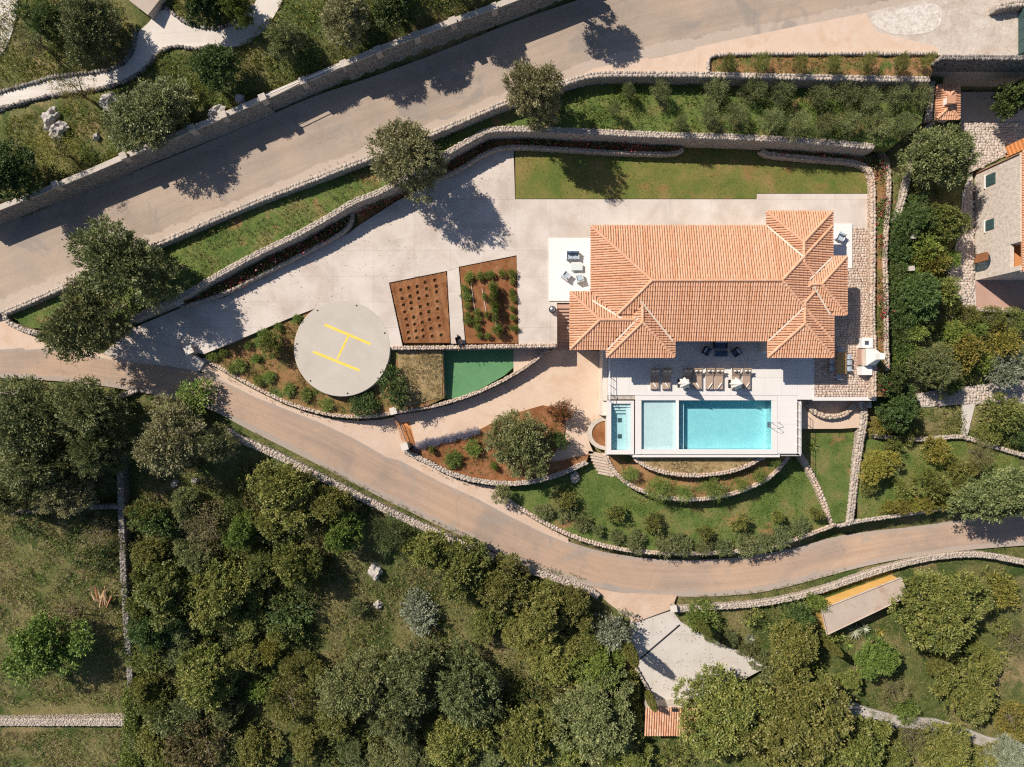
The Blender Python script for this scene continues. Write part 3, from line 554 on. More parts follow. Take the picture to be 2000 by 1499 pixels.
stone_wall('retaining_wall', 'straight warm stone wall along the two vegetable plots above the turf', [(767, 680, .15, -2.2), (860, 679, .15, -2.2), (960, 677, .15, -2.2), (1086, 675, .15, -3)], .42, 'stone_warm', .28, smooth=0, faces=(-1,))
stone_wall('garden_wall', 'white stone wall curving below the round olive tree and lavender bed', [(790, 882, -2.3, -3.3), (830, 900, -2.35, -3.6), (870, 922, -2.4, -3.9), (920, 938, -2.4, -4.2), (970, 945, -2.4, -4.3), (1020, 945, -2.4, -4.2), (1070, 935, -2.4, -4), (1110, 920, -2.5, -4), (1146, 903, -2.6, -4)], .55, 'stone', .32, faces=(-1,))
stone_wall('garden_wall', 'low curved stone wall of the upper bed right under the pool edge', [(1241, 896, -.9, -2.3), (1255, 908, -.9, -2.3), (1290, 922, -.9, -2.3), (1350, 931, -.9, -2.3), (1420, 924, -.9, -2.3), (1460, 911, -.9, -2.3), (1492, 893, -.9, -2.3)], .42, 'stone_warm', .3, faces=(-1,))
stone_wall('garden_wall', 'wide curved stone wall of the second bed below the pool', [(1183, 888, -1.9, -3.8), (1190, 905, -1.9, -3.8), (1205, 928, -1.9, -3.8), (1240, 955, -1.9, -3.8), (1300, 974, -1.9, -3.8), (1370, 977, -1.9, -3.8), (1440, 964, -1.9, -3.8), (1500, 937, -1.9, -3.8), (1528, 910, -1.9, -3.8), (1540, 892, -1.9, -3.8)], .45, 'stone_warm', .3, faces=(-1,))
stone_wall('garden_wall', 'long low stone wall holding the lower lawn above the bending road', [(970, 960, -3.4, -4.2), (1010, 990, -3.4, -4.4), (1060, 1020, -3.4, -4.7), (1110, 1045, -3.4, -4.9), (1170, 1065, -3.4, -5.1), (1240, 1078, -3.4, -5.3), (1320, 1082, -3.4, -5.3), (1420, 1080, -3.4, -5.3), (1500, 1070, -3.4, -5.3), (1560, 1052, -3.4, -5.2), (1610, 1034, -3.4, -5.2), (1630, 1026, -3.2, -5.2)], .45, 'stone_warm', .32, faces=(-1,))
stone_wall('garden_wall', 'pale stone wall slanting from the terrace corner down to the road', [(1564, 888, -2.4, -3.9), (1580, 915, -2.7, -3.9), (1600, 955, -2.9, -3.9), (1615, 995, -3.0, -3.9), (1630, 1026, -3.1, -5)], .55, 'stone_warm', .34)
stone_wall('garden_wall', 'stone wall along the road below the neighbour garden with orange shrubs', [(1640, 1028, -2.7, -5), (1680, 1018, -2.7, -5), (1750, 1008, -2.7, -5), (1830, 996, -2.7, -4.8), (1900, 984, -2.7, -4.6), (2060, 955, -2.6, -4.6)], .4, 'stone', .34, faces=(-1,))
stone_wall('field_wall', 'rough white dry stone wall along the wooded side of the lower road', [(x, y, zr2(x) + .35, zr2(x) - 1.2) for x, y in ((440, 842), (470, 860), (520, 880), (600, 920), (690, 965), (770, 1005), (860, 1045), (950, 1085), (1050, 1120), (1150, 1152), (1168, 1166))], .75, 'stone', .3)
stone_wall('field_wall', 'smooth pale wall sweeping along the road past the ochre shed', [(x, y, zr2(x) + .5, zr2(x) - 1.4) for x, y in ((1316, 1192), (1400, 1187), (1500, 1180), (1600, 1157), (1700, 1121), (1800, 1093), (1880, 1083), (1940, 1086), (2060, 1112))], .6, 'stone', .3)
stone_wall('field_wall', 'dark old stone wall running straight through the wood on the west side', [(232, 862, -1.4, -3.2), (236, 1000, -1.9, -4), (240, 1100, -2.4, -4.5), (243, 1170, -2.9, -5), (252, 1300, -3.7, -6), (258, 1400, -4.2, -6.5), (262, 1560, -4.8, -7)], .65, 'stone_old_shaded', .34)
stone_wall('field_wall', 'grey dry stone wall crossing the rough grass near the bottom edge', [(-60, 1412, -4.2, -5.6), (100, 1412, -4.2, -5.6), (242, 1412, -4.2, -5.8)], .8, 'stone', .26, smooth=0)
stone_wall('field_wall', 'short pale wall at the roadside in front of the dark olive grove', [(-60, 776, -.1, -1), (0, 772, -.1, -1), (52, 764, -.1, -1.2)], .5, 'stone', .34, smooth=0)
stone_wall('field_wall', 'short pale wall end beside the tree shadow at the road bend', [(186, 776, -.4, -1.6), (225, 778, -.4, -1.6), (266, 762, -.4, -1.4)], .5, 'stone', .34, smooth=0)
stone_wall('field_wall', 'shaded terrace wall under the dark olive grove west of the old wall', [(20, 1003, -1.6, -3), (120, 992, -1.7, -3.1), (228, 990, -1.8, -3.2)], .45, 'stone_old_shaded', .34, smooth=0)
stone_wall('retaining_wall', 'high dark stone wall with tiled coping above the shaded alley', [(1838, 112, 5.5, -.5), (1900, 112, 5.5, -.5), (2060, 113, 5.5, -.5)], .45, 'stone_old_shaded', .36, smooth=0, faces=(-1,))
stone_wall('retaining_wall', 'short dark wall beside the small tiled porch roof', [(1822, 158, 2.6, -.2), (1818, 200, 2.4, -.2), (1816, 235, 2.2, -.2)], .5, 'stone', .34, smooth=0, faces=(-1,))
stone_wall('boundary_wall', 'low curved stone wall around the neighbour terrace beside clipped bushes', [(1856, 520, -.5, -1.6), (1862, 562, -.5, -1.6), (1880, 592, -.5, -1.6), (1905, 606, -.5, -1.6), (1960, 607, -.5, -1.6), (2060, 609, -.5, -1.6)], .35, 'stone', .3)
stone_wall('garden_wall', 'broad pale stone path wall between the two lower gardens', [(1690, 788, -1.7, -3.4), (1688, 830, -1.9, -3.5), (1682, 860, -2.2, -3.5), (1675, 905, -2.4, -3.6), (1668, 960, -2.6, -4), (1664, 1000, -2.6, -4.5), (1660, 1024, -2.7, -5)], .75, 'gravel_wall' if 'gravel_wall' in M else 'stone', .36)
stone_wall('garden_wall', 'curved stone wall of the small bed tucked under the terrace corner', [(1580, 790, -1.6, -2.4), (1590, 806, -1.6, -2.4), (1620, 816, -1.6, -2.4), (1650, 812, -1.6, -2.4), (1670, 792, -1.6, -2.4)], .5, 'stone_warm', .34)
stone_wall('garden_wall', 'pale stone terrace wall with small cave niche in the neighbour garden', [(1710, 852, -2.4, -3.2), (1760, 856, -2.4, -3.2), (1810, 860, -2.4, -3.2), (1870, 852, -2.4, -3.2), (1900, 858, -2.4, -3.2), (1950, 876, -2.4, -3.2), (2060, 905, -2.4, -3.2)], .45, 'stone', .34)
# path edging of the upper garden: small stones, too small to pick apart
def edging(name, label, line, parent_kind='stuff'):
    Q = resample([W(x, y, zg(x, y))[:2] for x, y in [tuple(p) for p in chaikin(line, 2)]], .33); it = []
    for i in range(len(Q) - 1):
        px, py = px_of(Q[i, 0], Q[i, 1], 4); z = zg(px, py) + .16; a = random.uniform(0, 3); s = random.uniform(.22, .36)
        it.append((np.array([Q[i, 0], Q[i, 1], z]), np.array([math.cos(a), math.sin(a), 0]) * s, np.array([-math.sin(a), math.cos(a), 0]) * s, np.array([0, 0, .22])))
    o = obj(name, stones_mesh(name, it, M['stone_old_shaded'], .2)); tag(o, label, 'stones', kind='stuff')
edging('edging_stones', 'row of small stones edging the upper side of the white garden path', [(-20, 188), (60, 165), (110, 150), (230, 139), (263, 104), (268, 60)])
edging('edging_stones', 'row of small stones edging the lower side of the white garden path', [(-20, 218), (30, 206), (100, 187), (180, 179), (250, 162), (292, 132), (312, 101), (345, 90), (375, 98), (420, 94)])
edging('edging_stones', 'curved stone edging of the white path around the shady planting at the top', [(322, 14), (345, 34), (380, 54), (430, 59), (470, 40), (500, 10)])
# ---------------------------------------------------------------- the villa
ZE = 4.0; SL = 0.315
def rct(x0, x1, y0, y1, z=ZE):
    a = W(x0, y1, z); b = W(x1, y0, z); return (a[0], b[0], a[1], b[1])     # xmin,xmax,ymin,ymax
BL = [rct(1155, 1625, 442, 665), rct(1114, 1290, 571, 682), rct(1185, 1317, 530, 697.5), rct(1498, 1625, 414, 580), rct(1520, 1653, 502, 615), rct(1500, 1627, 530, 697.5)]
def bh(b, x, y): return ZE + SL * min(x - b[0], b[1] - x, y - b[2], b[3] - y)
def roof_z(x, y, skip=None): return max([bh(b, x, y) for i, b in enumerate(BL) if i != skip])
def tile_roof(root, blocks, hfun, pitch=.224, expo=.40, names=True, ze=ZE, sl=SL, rad=.105):
    cs = math.sqrt(1 + sl * sl)
    K = 5; ang = [math.pi * k / (K - 1) for k in range(K)]
    sides = []
    for bi, b in enumerate(blocks):
        x0, x1, y0, y1 = b
        for sd, (ux, uy, nx_, ny_) in {'s': (1, 0, 0, 1), 'n': (1, 0, 0, -1), 'w': (0, 1, 1, 0), 'e': (0, 1, -1, 0)}.items():
            V = []; Fq = []; T = []
            lo, hi = (x0, x1) if ux else (y0, y1)
            hd = min((x1 - x0) / 2, (y1 - y0) / 2)
            e0 = {'s': y0, 'n': y1, 'w': x0, 'e': x1}[sd]
            u = math.ceil(lo / pitch) * pitch
            while u < hi:
                vmax = min(u - lo, hi - u, hd); v = -.10; coltint = random.random() * .6; wob = random.uniform(-.012, .012)
                while v < vmax - .03:
                    v2 = min(v + expo * 1.12, vmax + .02)
                    vc = (v + min(v + expo, vmax)) / 2
                    cx, cy = (u, e0 + ny_ * vc) if ux else (e0 + nx_ * vc, u)
                    zc = ze + sl * vc
                    if zc >= hfun(cx, cy, bi) - (1e-4 if True else 0):
                        base = len(V); du = wob + random.uniform(-.008, .008)
                        for vv, rr, lift in ((v, rad, .028), (v2, rad * .88, .0)):
                            for a in ang:
                                off = math.cos(a) * rr + du; zz = ze + sl * vv + math.sin(a) * rr * .95 + lift + .01
                                if ux: V.append((u + off, e0 + ny_ * vv, zz))
                                else: V.append((e0 + nx_ * vv, u + off, zz))
                        for k in range(K - 1): Fq.append((base + k, base + k + 1, base + K + k + 1, base + K + k))
                        T += [min(1, max(0, coltint + random.random() * .38))] * (K - 1)
                    v += expo
                u += pitch
            if V: sides.append((bi, sd, V, Fq, T))
    for bi, sd, V, Fq, T in sides:
        o = obj('roof_tiles', np_mesh('roof_tiles', np.array(V), np.array(Fq), T, M['tile']), root); o['kind'] = 'stuff'
    for bi, b in enumerate(blocks):                                      # decking under the tiles
        x0, x1, y0, y1 = b; hd = min((x1 - x0), (y1 - y0)) / 2; d = .012 + .006 * bi
        A = [(x0, y0, ze - d), (x1, y0, ze - d), (x1, y1, ze - d), (x0, y1, ze - d)]
        if (x1 - x0) >= (y1 - y0): R = [(x0 + hd, (y0 + y1) / 2, ze + sl * hd - d), (x1 - hd, (y0 + y1) / 2, ze + sl * hd - d)]; F = [(0, 1, 5, 4), (1, 2, 5), (2, 3, 4, 5), (3, 0, 4)]
        else: R = [((x0 + x1) / 2, y0 + hd, ze + sl * hd - d), ((x0 + x1) / 2, y1 - hd, ze + sl * hd - d)]; F = [(0, 1, 4), (1, 2, 5, 4), (2, 3, 5), (3, 0, 4, 5)]
        V = A + R + [(x, y, ze - .22 - d) for x, y, z in A]
        MB().add(V, F + [(0, 6, 7, 1), (1, 7, 8, 2), (2, 8, 9, 3), (3, 9, 6, 0), (9, 8, 7, 6)]).build('roof_deck', M['tile_base'], root)
def ridge_caps(root, segs, hfun, name='ridge_tiles'):
    V = []; F = []; T = []
    for p0, p1 in segs:
        p0 = Vector(p0); p1 = Vector(p1); d = p1 - p0; L = d.length; d /= L; s = d.cross(Vector((0, 0, 1))).normalized(); n = int(L / .36)
        for i in range(n):
            a = p0 + d * (i * L / n); b = p0 + d * ((i + 1.12) * L / n); m = (a + b) / 2
            if m.z < hfun(m.x, m.y, None) - .05: continue
            base = len(V)
            for q, r, l in ((a, .15, .06), (b, .13, .03)):
                for k in range(6):
                    an = math.pi * k / 5; V.append(tuple(q + s * math.cos(an) * r + Vector((0, 0, math.sin(an) * r * .8 + l + .02))))
            F += [(base + k, base + k + 1, base + 7 + k, base + 6 + k) for k in range(5)]; T += [.35 + random.random() * .6] * 5
    o = obj(name, np_mesh(name, np.array(V), np.array(F), T, M['tile']), root); o['kind'] = 'stuff'
def hip_segs(b, ze=ZE, sl=SL):
    x0, x1, y0, y1 = b; hd = min(x1 - x0, y1 - y0) / 2; zt = ze + sl * hd; S = []
    if x1 - x0 >= y1 - y0:
        ym = (y0 + y1) / 2; A, B = (x0 + hd, ym, zt), (x1 - hd, ym, zt); S = [(A, B), ((x0, y0, ze), A), ((x0, y1, ze), A), ((x1, y0, ze), B), ((x1, y1, ze), B)]
    else:
        xm = (x0 + x1) / 2; A, B = (xm, y0 + hd, zt), (xm, y1 - hd, zt); S = [(A, B), ((x0, y0, ze), A), ((x1, y0, ze), A), ((x0, y1, ze), B), ((x1, y1, ze), B)]
    return S
villa = empty('villa', (0, 0, 0), 0, 'large villa with hipped terracotta tile roofs beside the pool', 'house')
def hfun_v(x, y, skip):
    best = -9
    for i, b in enumerate(BL):
        if i == skip: continue
        h = bh(b, x, y)
        if skip is not None and i > skip: h -= 2e-4        # coplanar slopes: the first block keeps its tiles
        elif skip is not None: h += 2e-4
        best = max(best, h)
    return best
tile_roof(villa, BL, hfun_v)
sg = []
for b in BL: sg += hip_segs(b)
ridge_caps(villa, sg, hfun_v)
for a, b in (((1156, 588), (1214, 622)), ((1246, 590), (1318, 666)), ((1186, 684), (1246, 622)), ((1498, 442), (1569, 504)), ((1625, 503), (1582, 546)), ((1582, 562), (1628, 613)), ((1501, 666), (1571, 600))):
    p = [Vector(W(*a, 4.1)), Vector(W(*b, 4.9))]; V = []; n = 26; s = (p[1] - p[0]).cross(Vector((0, 0, 1))).normalized()
    for i in range(n + 1):
        q = p[0].lerp(p[1], i / n); z = roof_z(q.x, q.y) + .135
        V += [(q.x + s.x * .075, q.y + s.y * .075, z), (q.x - s.x * .075, q.y - s.y * .075, z + .004)]
    MB().add(V, [(2 * i, 2 * i + 1, 2 * i + 3, 2 * i + 2) for i in range(n)]).build('valley_mortar', M['mortar'], villa)
for i, (b, ins) in enumerate(zip(BL, ((.75, .7, 2.2, .6), (.55, .5, .62, .64), (.66, .58, .6, .72), (.68, .72, .78, .54), (.8, .52, .57, .59), (.61, .69, .63, .8)))):
    MB().box(b[0] + ins[0], b[1] - ins[1], b[2] + ins[2], b[3] - ins[3], -3.0 if i in (1, 2) else -.4, ZE - .25 - .01 * i).build('wall', M['plaster'], villa)
def opening(x0, x1, y, z0, z1, face, nm='window'):
    mb = MB(); d = .05
    if face in 'sn':
        mb.box(x0, x1, y - d, y + d, z0, z1); o = mb.build(nm, M['green_paint'], villa); s = -1 if face == 's' else 1
        MB().box(x0 + .08, x1 - .08, y + s * .055 - .02, y + s * .055 + .02, z0 + .08, z1 - .08).build('pane', M['glass'], o)
    else:
        mb.box(y - d, y + d, x0, x1, z0, z1); o = mb.build(nm, M['green_paint'], villa); s = -1 if face == 'w' else 1
        MB().box(y + s * .055 - .02, y + s * .055 + .02, x0 + .08, x1 - .08, z0 + .08, z1 - .08).build('pane', M['glass'], o)
b = BL[0]; ysouth = b[2] + 2.2
for k in range(3): opening(b[0] + 8.3 + k * 2.9, b[0] + 10.7 + k * 2.9, ysouth, .05, 2.5, 's', 'glass_door')
for k in range(4): opening(b[0] + 2.5 + k * 4.2, b[0] + 3.7 + k * 4.2, b[3] - .6, .9, 2.3, 'n')
opening(b[2] + 5.8, b[2] + 7.6, b[0] + .75, .05, 2.4, 'w', 'glass_door'); opening(b[2] + 9.0, b[2] + 10.0, b[0] + .75, .9, 2.3, 'w')
for q in (2, 5): bb = BL[q]; opening(bb[0] + 2.0, bb[0] + 4.0, bb[2] + .6, .05, 2.4, 's', 'glass_door')
bb = BL[4]; opening(bb[2] + 1.6, bb[2] + 3.2, bb[1] - .52, .9, 2.3, 'e'); bb = BL[3]; opening(bb[3] - 4.5, bb[3] - 2.6, bb[1] - .72, .05, 2.4, 'e', 'glass_door')
for (x, y) in ((1156, 469), (1156, 508), (1155, 566)):                     # wall lamps under the west eave
    c = W(x - 1, y, 2.6); MB().lathe([(.0, .12), (.07, .1), (.09, -.02), (.06, -.12), (0, -.13)], 10, c).build('wall_lamp', M['metal_d'], villa)
# patios
def pslab(name, label, pts, z, mat, th=.3, cat='patio'):
    o = slab(name, pts, z, mat, th, None, None, False); tag(o, label, cat, kind='structure'); return o
pslab('patio', 'white patio slab on the west side of the villa with the sofa set', [(1072, 465), (1164, 465), (1164, 588), (1072, 588)], .12, M['white_patio'])
pslab('patio', 'narrow white patio slab on the east side of the villa', [(1616, 437), (1664.5, 437), (1664.5, 524.5), (1616, 524.5)], .12, M['white_patio'])
# stairs down to the lower drive, west of the wing
st = empty('staircase', (0, 0, 0), 0, 'outdoor brown stairs between the drive wall and the west wing', 'stairs')
for i in range(13):
    z = -.05 - i * .215; a = W(1088, 595 + i * 6.6, z); b2 = W(1122, 595 + (i + 1) * 6.6 + 1.2, z)
    MB().box(a[0], b2[0], b2[1], a[1], z - .4, z, t=random.random()).build('step', M['cobble'] if False else M['terr_floor'], st)
# ---------------------------------------------------------------- pool terrace
tr = empty('pool_terrace', (0, 0, 0), 0, 'white pool terrace deck south of the villa', 'terrace'); tr['kind'] = 'structure'
def pbox(mb, x0, x1, y0, y1, z0, z1):
    a = W(x0, y1, z1); b = W(x1, y0, z1); return mb.box(a[0], b[0], a[1], b[1], z0, z1)
XS = [1187, 1229, 1262, 1295, 1328, 1361, 1394, 1427, 1460, 1493, 1526, 1557]; 
for i in range(len(XS) - 1):                                            # large pale slabs with tight joints
    for (ya, yb) in ((640, 672), (672, 704), (704, 738), (738, 772.6)):
        mb = MB(); pbox(mb, XS[i] + .1, XS[i + 1] - .1, ya + .1, yb - .1, -.12, random.uniform(-.001, .002)); mb.build('deck_slab', M['white_deck'], tr)
for (a, b, ya, yb) in ((1557, 1588.6, 640, 704), (1557, 1588.6, 704, 738), (1557, 1588.6, 738, 781), (1518.6, 1557, 772.8, 829), (1518.6, 1557, 829, 886.5)):
    mb = MB(); pbox(mb, a + .1, b - .1, ya + .1, yb - .1, -.12, 0); mb.build('deck_slab', M['white_deck'], tr)
mb = MB(); pbox(mb, 1187.5, 1588, 640.5, 780.5, -3.4, -.125); mb.build('terrace_base', M['stone_core'], tr)
mb = MB(); pbox(mb, 1519, 1556, 781, 886, -3.4, -.125); mb.build('terrace_base', M['plaster'], tr)
mb = MB(); pbox(mb, 1556, 1562, 781.5, 890, -3.4, -.35); mb.build('ledge', M['stone_core'], tr)
mb = MB(); pbox(mb, 1562, 1564.5, 781.5, 891, -3.4, -.30); mb.build('ledge_cap', M['white_deck'], tr)
mb = MB(); pbox(mb, 1519, 1562, 887, 891, -3.4, -.35); mb.build('ledge', M['plaster'], tr)
mb = MB(); pbox(mb, 1588.6, 1712, 776, 783, -2.6, .06); mb.build('parapet', M['white_deck'], tr)
mb = MB(); pbox(mb, 1588.8, 1590.6, 704, 776, -.2, .05); mb.build('kerb', M['white_deck'], tr)
mb = MB(); pbox(mb, 1177.5, 1186.6, 680, 783, -3.2, -.05); mb.build('retaining_wall', M['plaster'], tr)
mb = MB(); pbox(mb, 1175, 1184.5, 783, 812, -3.2, -.3); mb.build('retaining_wall', M['plaster'], tr)
# main pool
pool = empty('swimming_pool', (0, 0, 0), 0, 'long rectangular turquoise pool with pale shallow section', 'pool')
def basin(root, x0, x1, y0, y1, depth, zw, lining, water, t=.12, wname='water'):
    a = W(x0, y1, 0); b = W(x1, y0, 0); X0, X1, Y0, Y1 = a[0], b[0], a[1], b[1]; mb = MB()
    mb.box(X0 - t, X1 + t, Y0 - t, Y1 + t, -depth - .15, -depth)
    mb.box(X0 - t, X0, Y0 - t, Y1 + t, -depth + .001, -.03); mb.box(X1, X1 + t, Y0 - t, Y1 + t, -depth + .001, -.03)
    mb.box(X0, X1, Y0 - t, Y0, -depth + .001, -.031); mb.box(X0, X1, Y1, Y1 + t, -depth + .001, -.031)
    o = mb.build('basin', lining, root)
    MB().box(X0 + .003, X1 - .003, Y0 + .003, Y1 - .003, -depth + .004, zw).build(wname, water, root); return X0, X1, Y0, Y1
basin(pool, 1326.5, 1507, 782.5, 878, 1.45, -.10, M['pool_deep'], M['water_deep'])
basin(pool, 1253, 1320, 782.5, 878, .40, -.10, M['pool_pale'], M['water_pale'])
mb = MB(); pbox(mb, 1326.6, 1335.5, 784, 877.8, -1.46, -.75); mb.build('bench_step', M['pool_pale'], pool)
for (n, a, b, ya, yb, z1) in (('coping', 1240.5, 1518.4, 773, 782.2, .012), ('coping', 1240.5, 1252.8, 782.4, 887.5, .012), ('coping', 1507.4, 1518.4, 782.4, 887.5, .012), ('coping', 1253, 1507.2, 878.3, 887.5, .004), ('overflow_ledge', 1236, 1523, 887.8, 893.5, -.12)):
    mb = MB(); pbox(mb, a, b, ya, yb, -.03 if n == 'coping' else -2.2, z1); mb.build(n, M['white_deck'], pool, bevel=.004)
mb = MB(); pbox(mb, 1320.2, 1325.8, 782.4, 878.2, -.5, .004); mb.build('divider', M['white'], pool)
mb = MB(); pbox(mb, 1325.0, 1326.3, 782.4, 879, -1.4, -.02); mb.build('divider_rail', M['steel'], pool)
mb = MB(); pbox(mb, 1240.8, 1318, 784, 887, -2.4, -.6); pbox(mb, 1254, 1517, 884, 892, -2.4, -.2); mb.build('pool_shell', M['plaster'], pool)
lad = empty('pool_ladder', W(1512, 831, 0), 0, 'steel pool ladder at the right end of the turquoise pool', 'ladder')
for dy in (-.27, .27):
    MB().tube([(.42, dy, 0), (.42, dy, .55), (.30, dy, .78), (.0, dy, .84), (-.22, dy, .7), (-.30, dy, .2), (-.30, dy, -1.0)], .022, 6).build('handrail', M['steel'], lad)
for k in range(3): MB().box(-.36, -.24, -.26, .26, -.35 - k * .25, -.31 - k * .25).build('rung', M['steel'], lad)
# plunge pool with steps
pp = empty('plunge_pool', (0, 0, 0), 0, 'small pale plunge pool with steps beside the main pool', 'pool')
X0, X1, Y0, Y1 = basin(pp, 1194, 1232, 789, 879.5, .9, -.08, M['pool_pale'], M['water_pale'])
for (a, b, ya, yb, z) in ((1194.1, 1198.5, 789.1, 879.4, -.45), (1198.5, 1231.9, 789.1, 795.5, -.3), (1198.5, 1223, 795.5, 801.5, -.5), (1198.5, 1222, 801.5, 807.5, -.68), (1223, 1231.9, 795.5, 879.4, -.42)):
    mb = MB(); pbox(mb, a, b, ya, yb, -.905, z); mb.build('step', M['pool_pale'], pp)
for y in (821, 852.5): mb = MB(); pbox(mb, 1206.4, 1214.2, y - 4, y + 4, -.9, -.84); mb.build('floor_grate', M['green_paint'], pp)
for (a, b, ya, yb) in ((1185, 1193.8, 783, 888), (1232.2, 1238.4, 783, 888), (1193.9, 1232.1, 783, 788.8), (1193.9, 1232.1, 879.7, 888)):
    mb = MB(); pbox(mb, a, b, ya, yb, -.03, .01); mb.build('coping', M['white_deck'], pp, bevel=.004)
mb = MB(); pbox(mb, 1185.4, 1238, 783.4, 887.6, -3.4, -1.1); mb.build('pool_shell', M['plaster'], pp)
for (a, b, ya, yb) in ((1185.4, 1191.4, 783.4, 887.6), (1234.6, 1238, 783.4, 887.6), (1191.5, 1234.5, 783.4, 786.2), (1191.5, 1234.5, 882.2, 887.6)):
    mb = MB(); pbox(mb, a, b, ya, yb, -1.099, -.032); mb.build('pool_shell', M['plaster'], pp)
def railing(label, p0, p1, z, n, h=1.0):
    r = empty('railing', (0, 0, 0), 0, label, 'railing'); a = Vector(W(*p0, z)); b = Vector(W(*p1, z))
    for i in range(n + 1):
        q = a.lerp(b, i / n); MB().box(q.x - .02, q.x + .02, q.y - .02, q.y + .02, z, z + h).build('post', M['metal_w'], r)
    for k, t in enumerate((1.0, .66, .33)):
        MB().tube([a + Vector((0, 0, h * t + .02)), b + Vector((0, 0, h * t + .02))], .028 if k == 0 else .016, 5).build('rail', M['metal_w'], r)
railing('thin white railing on the left edge of the pool terrace', (1188.2, 703), (1188.2, 782), 0, 5)
railing('thin white railing along the right edge of the pool terrace', (1556, 785), (1556, 885), 0, 6)
# ---------------------------------------------------------------- furniture
def lounger(x, label, y0=719.5, y1=761):
    a = W((x[0] + x[1]) / 2, (y0 + y1) / 2, .3); r = empty('sun_lounger', (a[0], a[1], 0), 0, label, 'sun lounger', 'sun loungers by the pool')
    w = (x[1] - x[0]) / 40 - .02; L = (y1 - y0) / 40
    MB().box(-w, w, -L, L - .85, .18, .24).box(-w, -w + .06, -L, L, .1, .19).box(w - .06, w, -L, L, .1, .19).build('frame', M['metal_w'], r)
    for sx in (-1, 1):
        for sy in (-1, 1): MB().box(sx * (w - .06) - .03, sx * (w - .06) + .03, sy * (L - .2) - .03, sy * (L - .2) + .03, 0, .12).build('leg', M['metal_w'], r)
    MB().box(-w + .01, w - .01, -L + .01, L - .78, .245, .36).build('seat_cushion', M['taupe'], r, bevel=.03)
    bk = MB(); hh = .50; yA = L - .77; yB = L - .02
    bk.add([(-w, yA, .25), (w, yA, .25), (w, yB, .25 + hh), (-w, yB, .25 + hh), (-w, yA - .03, .36), (w, yA - .03, .36), (w, yB - .06, .36 + hh), (-w, yB - .06, .36 + hh)], [(3, 2, 1, 0), (4, 5, 6, 7), (0, 1, 5, 4), (2, 3, 7, 6), (1, 2, 6, 5), (3, 0, 4, 7)])
    bk.build('backrest', M['taupe'], r, bevel=.02)
    for s in (-1, 1):
        MB().tube([(s * w * .5 - .14, yB - .27, .84), (s * w * .5, yB - .27, .86), (s * w * .5 + .14, yB - .27, .84)], [.05, .085, .05], 8).build('pillow', M['towel'], r, smooth=True)
    sg_ = 1 if random.random() < .5 else -1
    return r, sg_
LX = [((1270, 1287), 'taupe sun lounger at the far left of the row, half in shade'), ((1293, 1310), 'second taupe sun lounger from the left, half in shade'), ((1334, 1350.5), 'third taupe sun lounger from the left, beside the left parasol'), ((1353, 1371), 'fourth taupe sun lounger from the left, shade across its head'), ((1377.5, 1394), 'fifth taupe sun lounger from the left, fully sunlit'), ((1395.5, 1412.5), 'sixth taupe sun lounger from the left, paired with the fifth'), ((1428.5, 1444.5), 'seventh taupe sun lounger from the left, beside the right parasol'), ((1449.5, 1466), 'taupe sun lounger at the far right end of the row')]
for k, (x, lab) in enumerate(LX):
    r, _ = lounger(x, lab); s = -1 if k < 4 else 1
    t = empty('rolled_towel', (r.location.x + .05, r.location.y - .68, .43), 0, 'rolled white towel on the ' + lab.split(',')[0].replace('taupe sun ', '').replace(' at the far', ' at far').replace(' end of the row', '').replace(' of the row', ''), 'towel', 'rolled towels')
    MB().tube([(-.2, -.28 * s, 0), (.0, 0, .01), (.2, .28 * s, 0)], [.05, .065, .055], 8).build('roll', M['towel'], t, smooth=True)
def parasol(px, py, label):
    c = W(px, py, 0); r = empty('parasol', c, 0, label, 'parasol', 'closed parasols')
    MB().box(-.4, .4, -.4, .4, 0, .09).build('base', M['metal_d'], r, bevel=.02)
    MB().tube([(0, 0, .05), (0, 0, 2.95)], .03, 8).build('pole', M['metal_w'], r)
    n = 32; V = []; F = []
    for z, rad, amp in ((1.05, .50, .22), (1.35, .46, .22), (1.8, .36, .2), (2.3, .22, .15), (2.7, .1, .05), (2.85, .02, 0)):
        for k in range(n):
            a = 2 * math.pi * k / n; q = rad * (1 + amp * math.cos(a * 8) + random.uniform(-.05, .05)); V.append((q * math.cos(a), q * math.sin(a), z + (random.uniform(-.06, .06) if z < 1.2 else 0)))
    for i in range(5):
        for k in range(n): F.append((i * n + k, i * n + (k + 1) % n, (i + 1) * n + (k + 1) % n, (i + 1) * n + k))
    MB().add(V, F).build('canopy', M['canvas'], r, smooth=True)
    MB().lathe([(0, 2.99), (.04, 2.97), (.045, 2.9), (0, 2.88)], 8).build('finial', M['metal_w'], r)
parasol(1331, 749, 'closed white parasol between the second and third sun loungers')
parasol(1430, 750, 'closed white parasol between the sixth and seventh sun loungers')
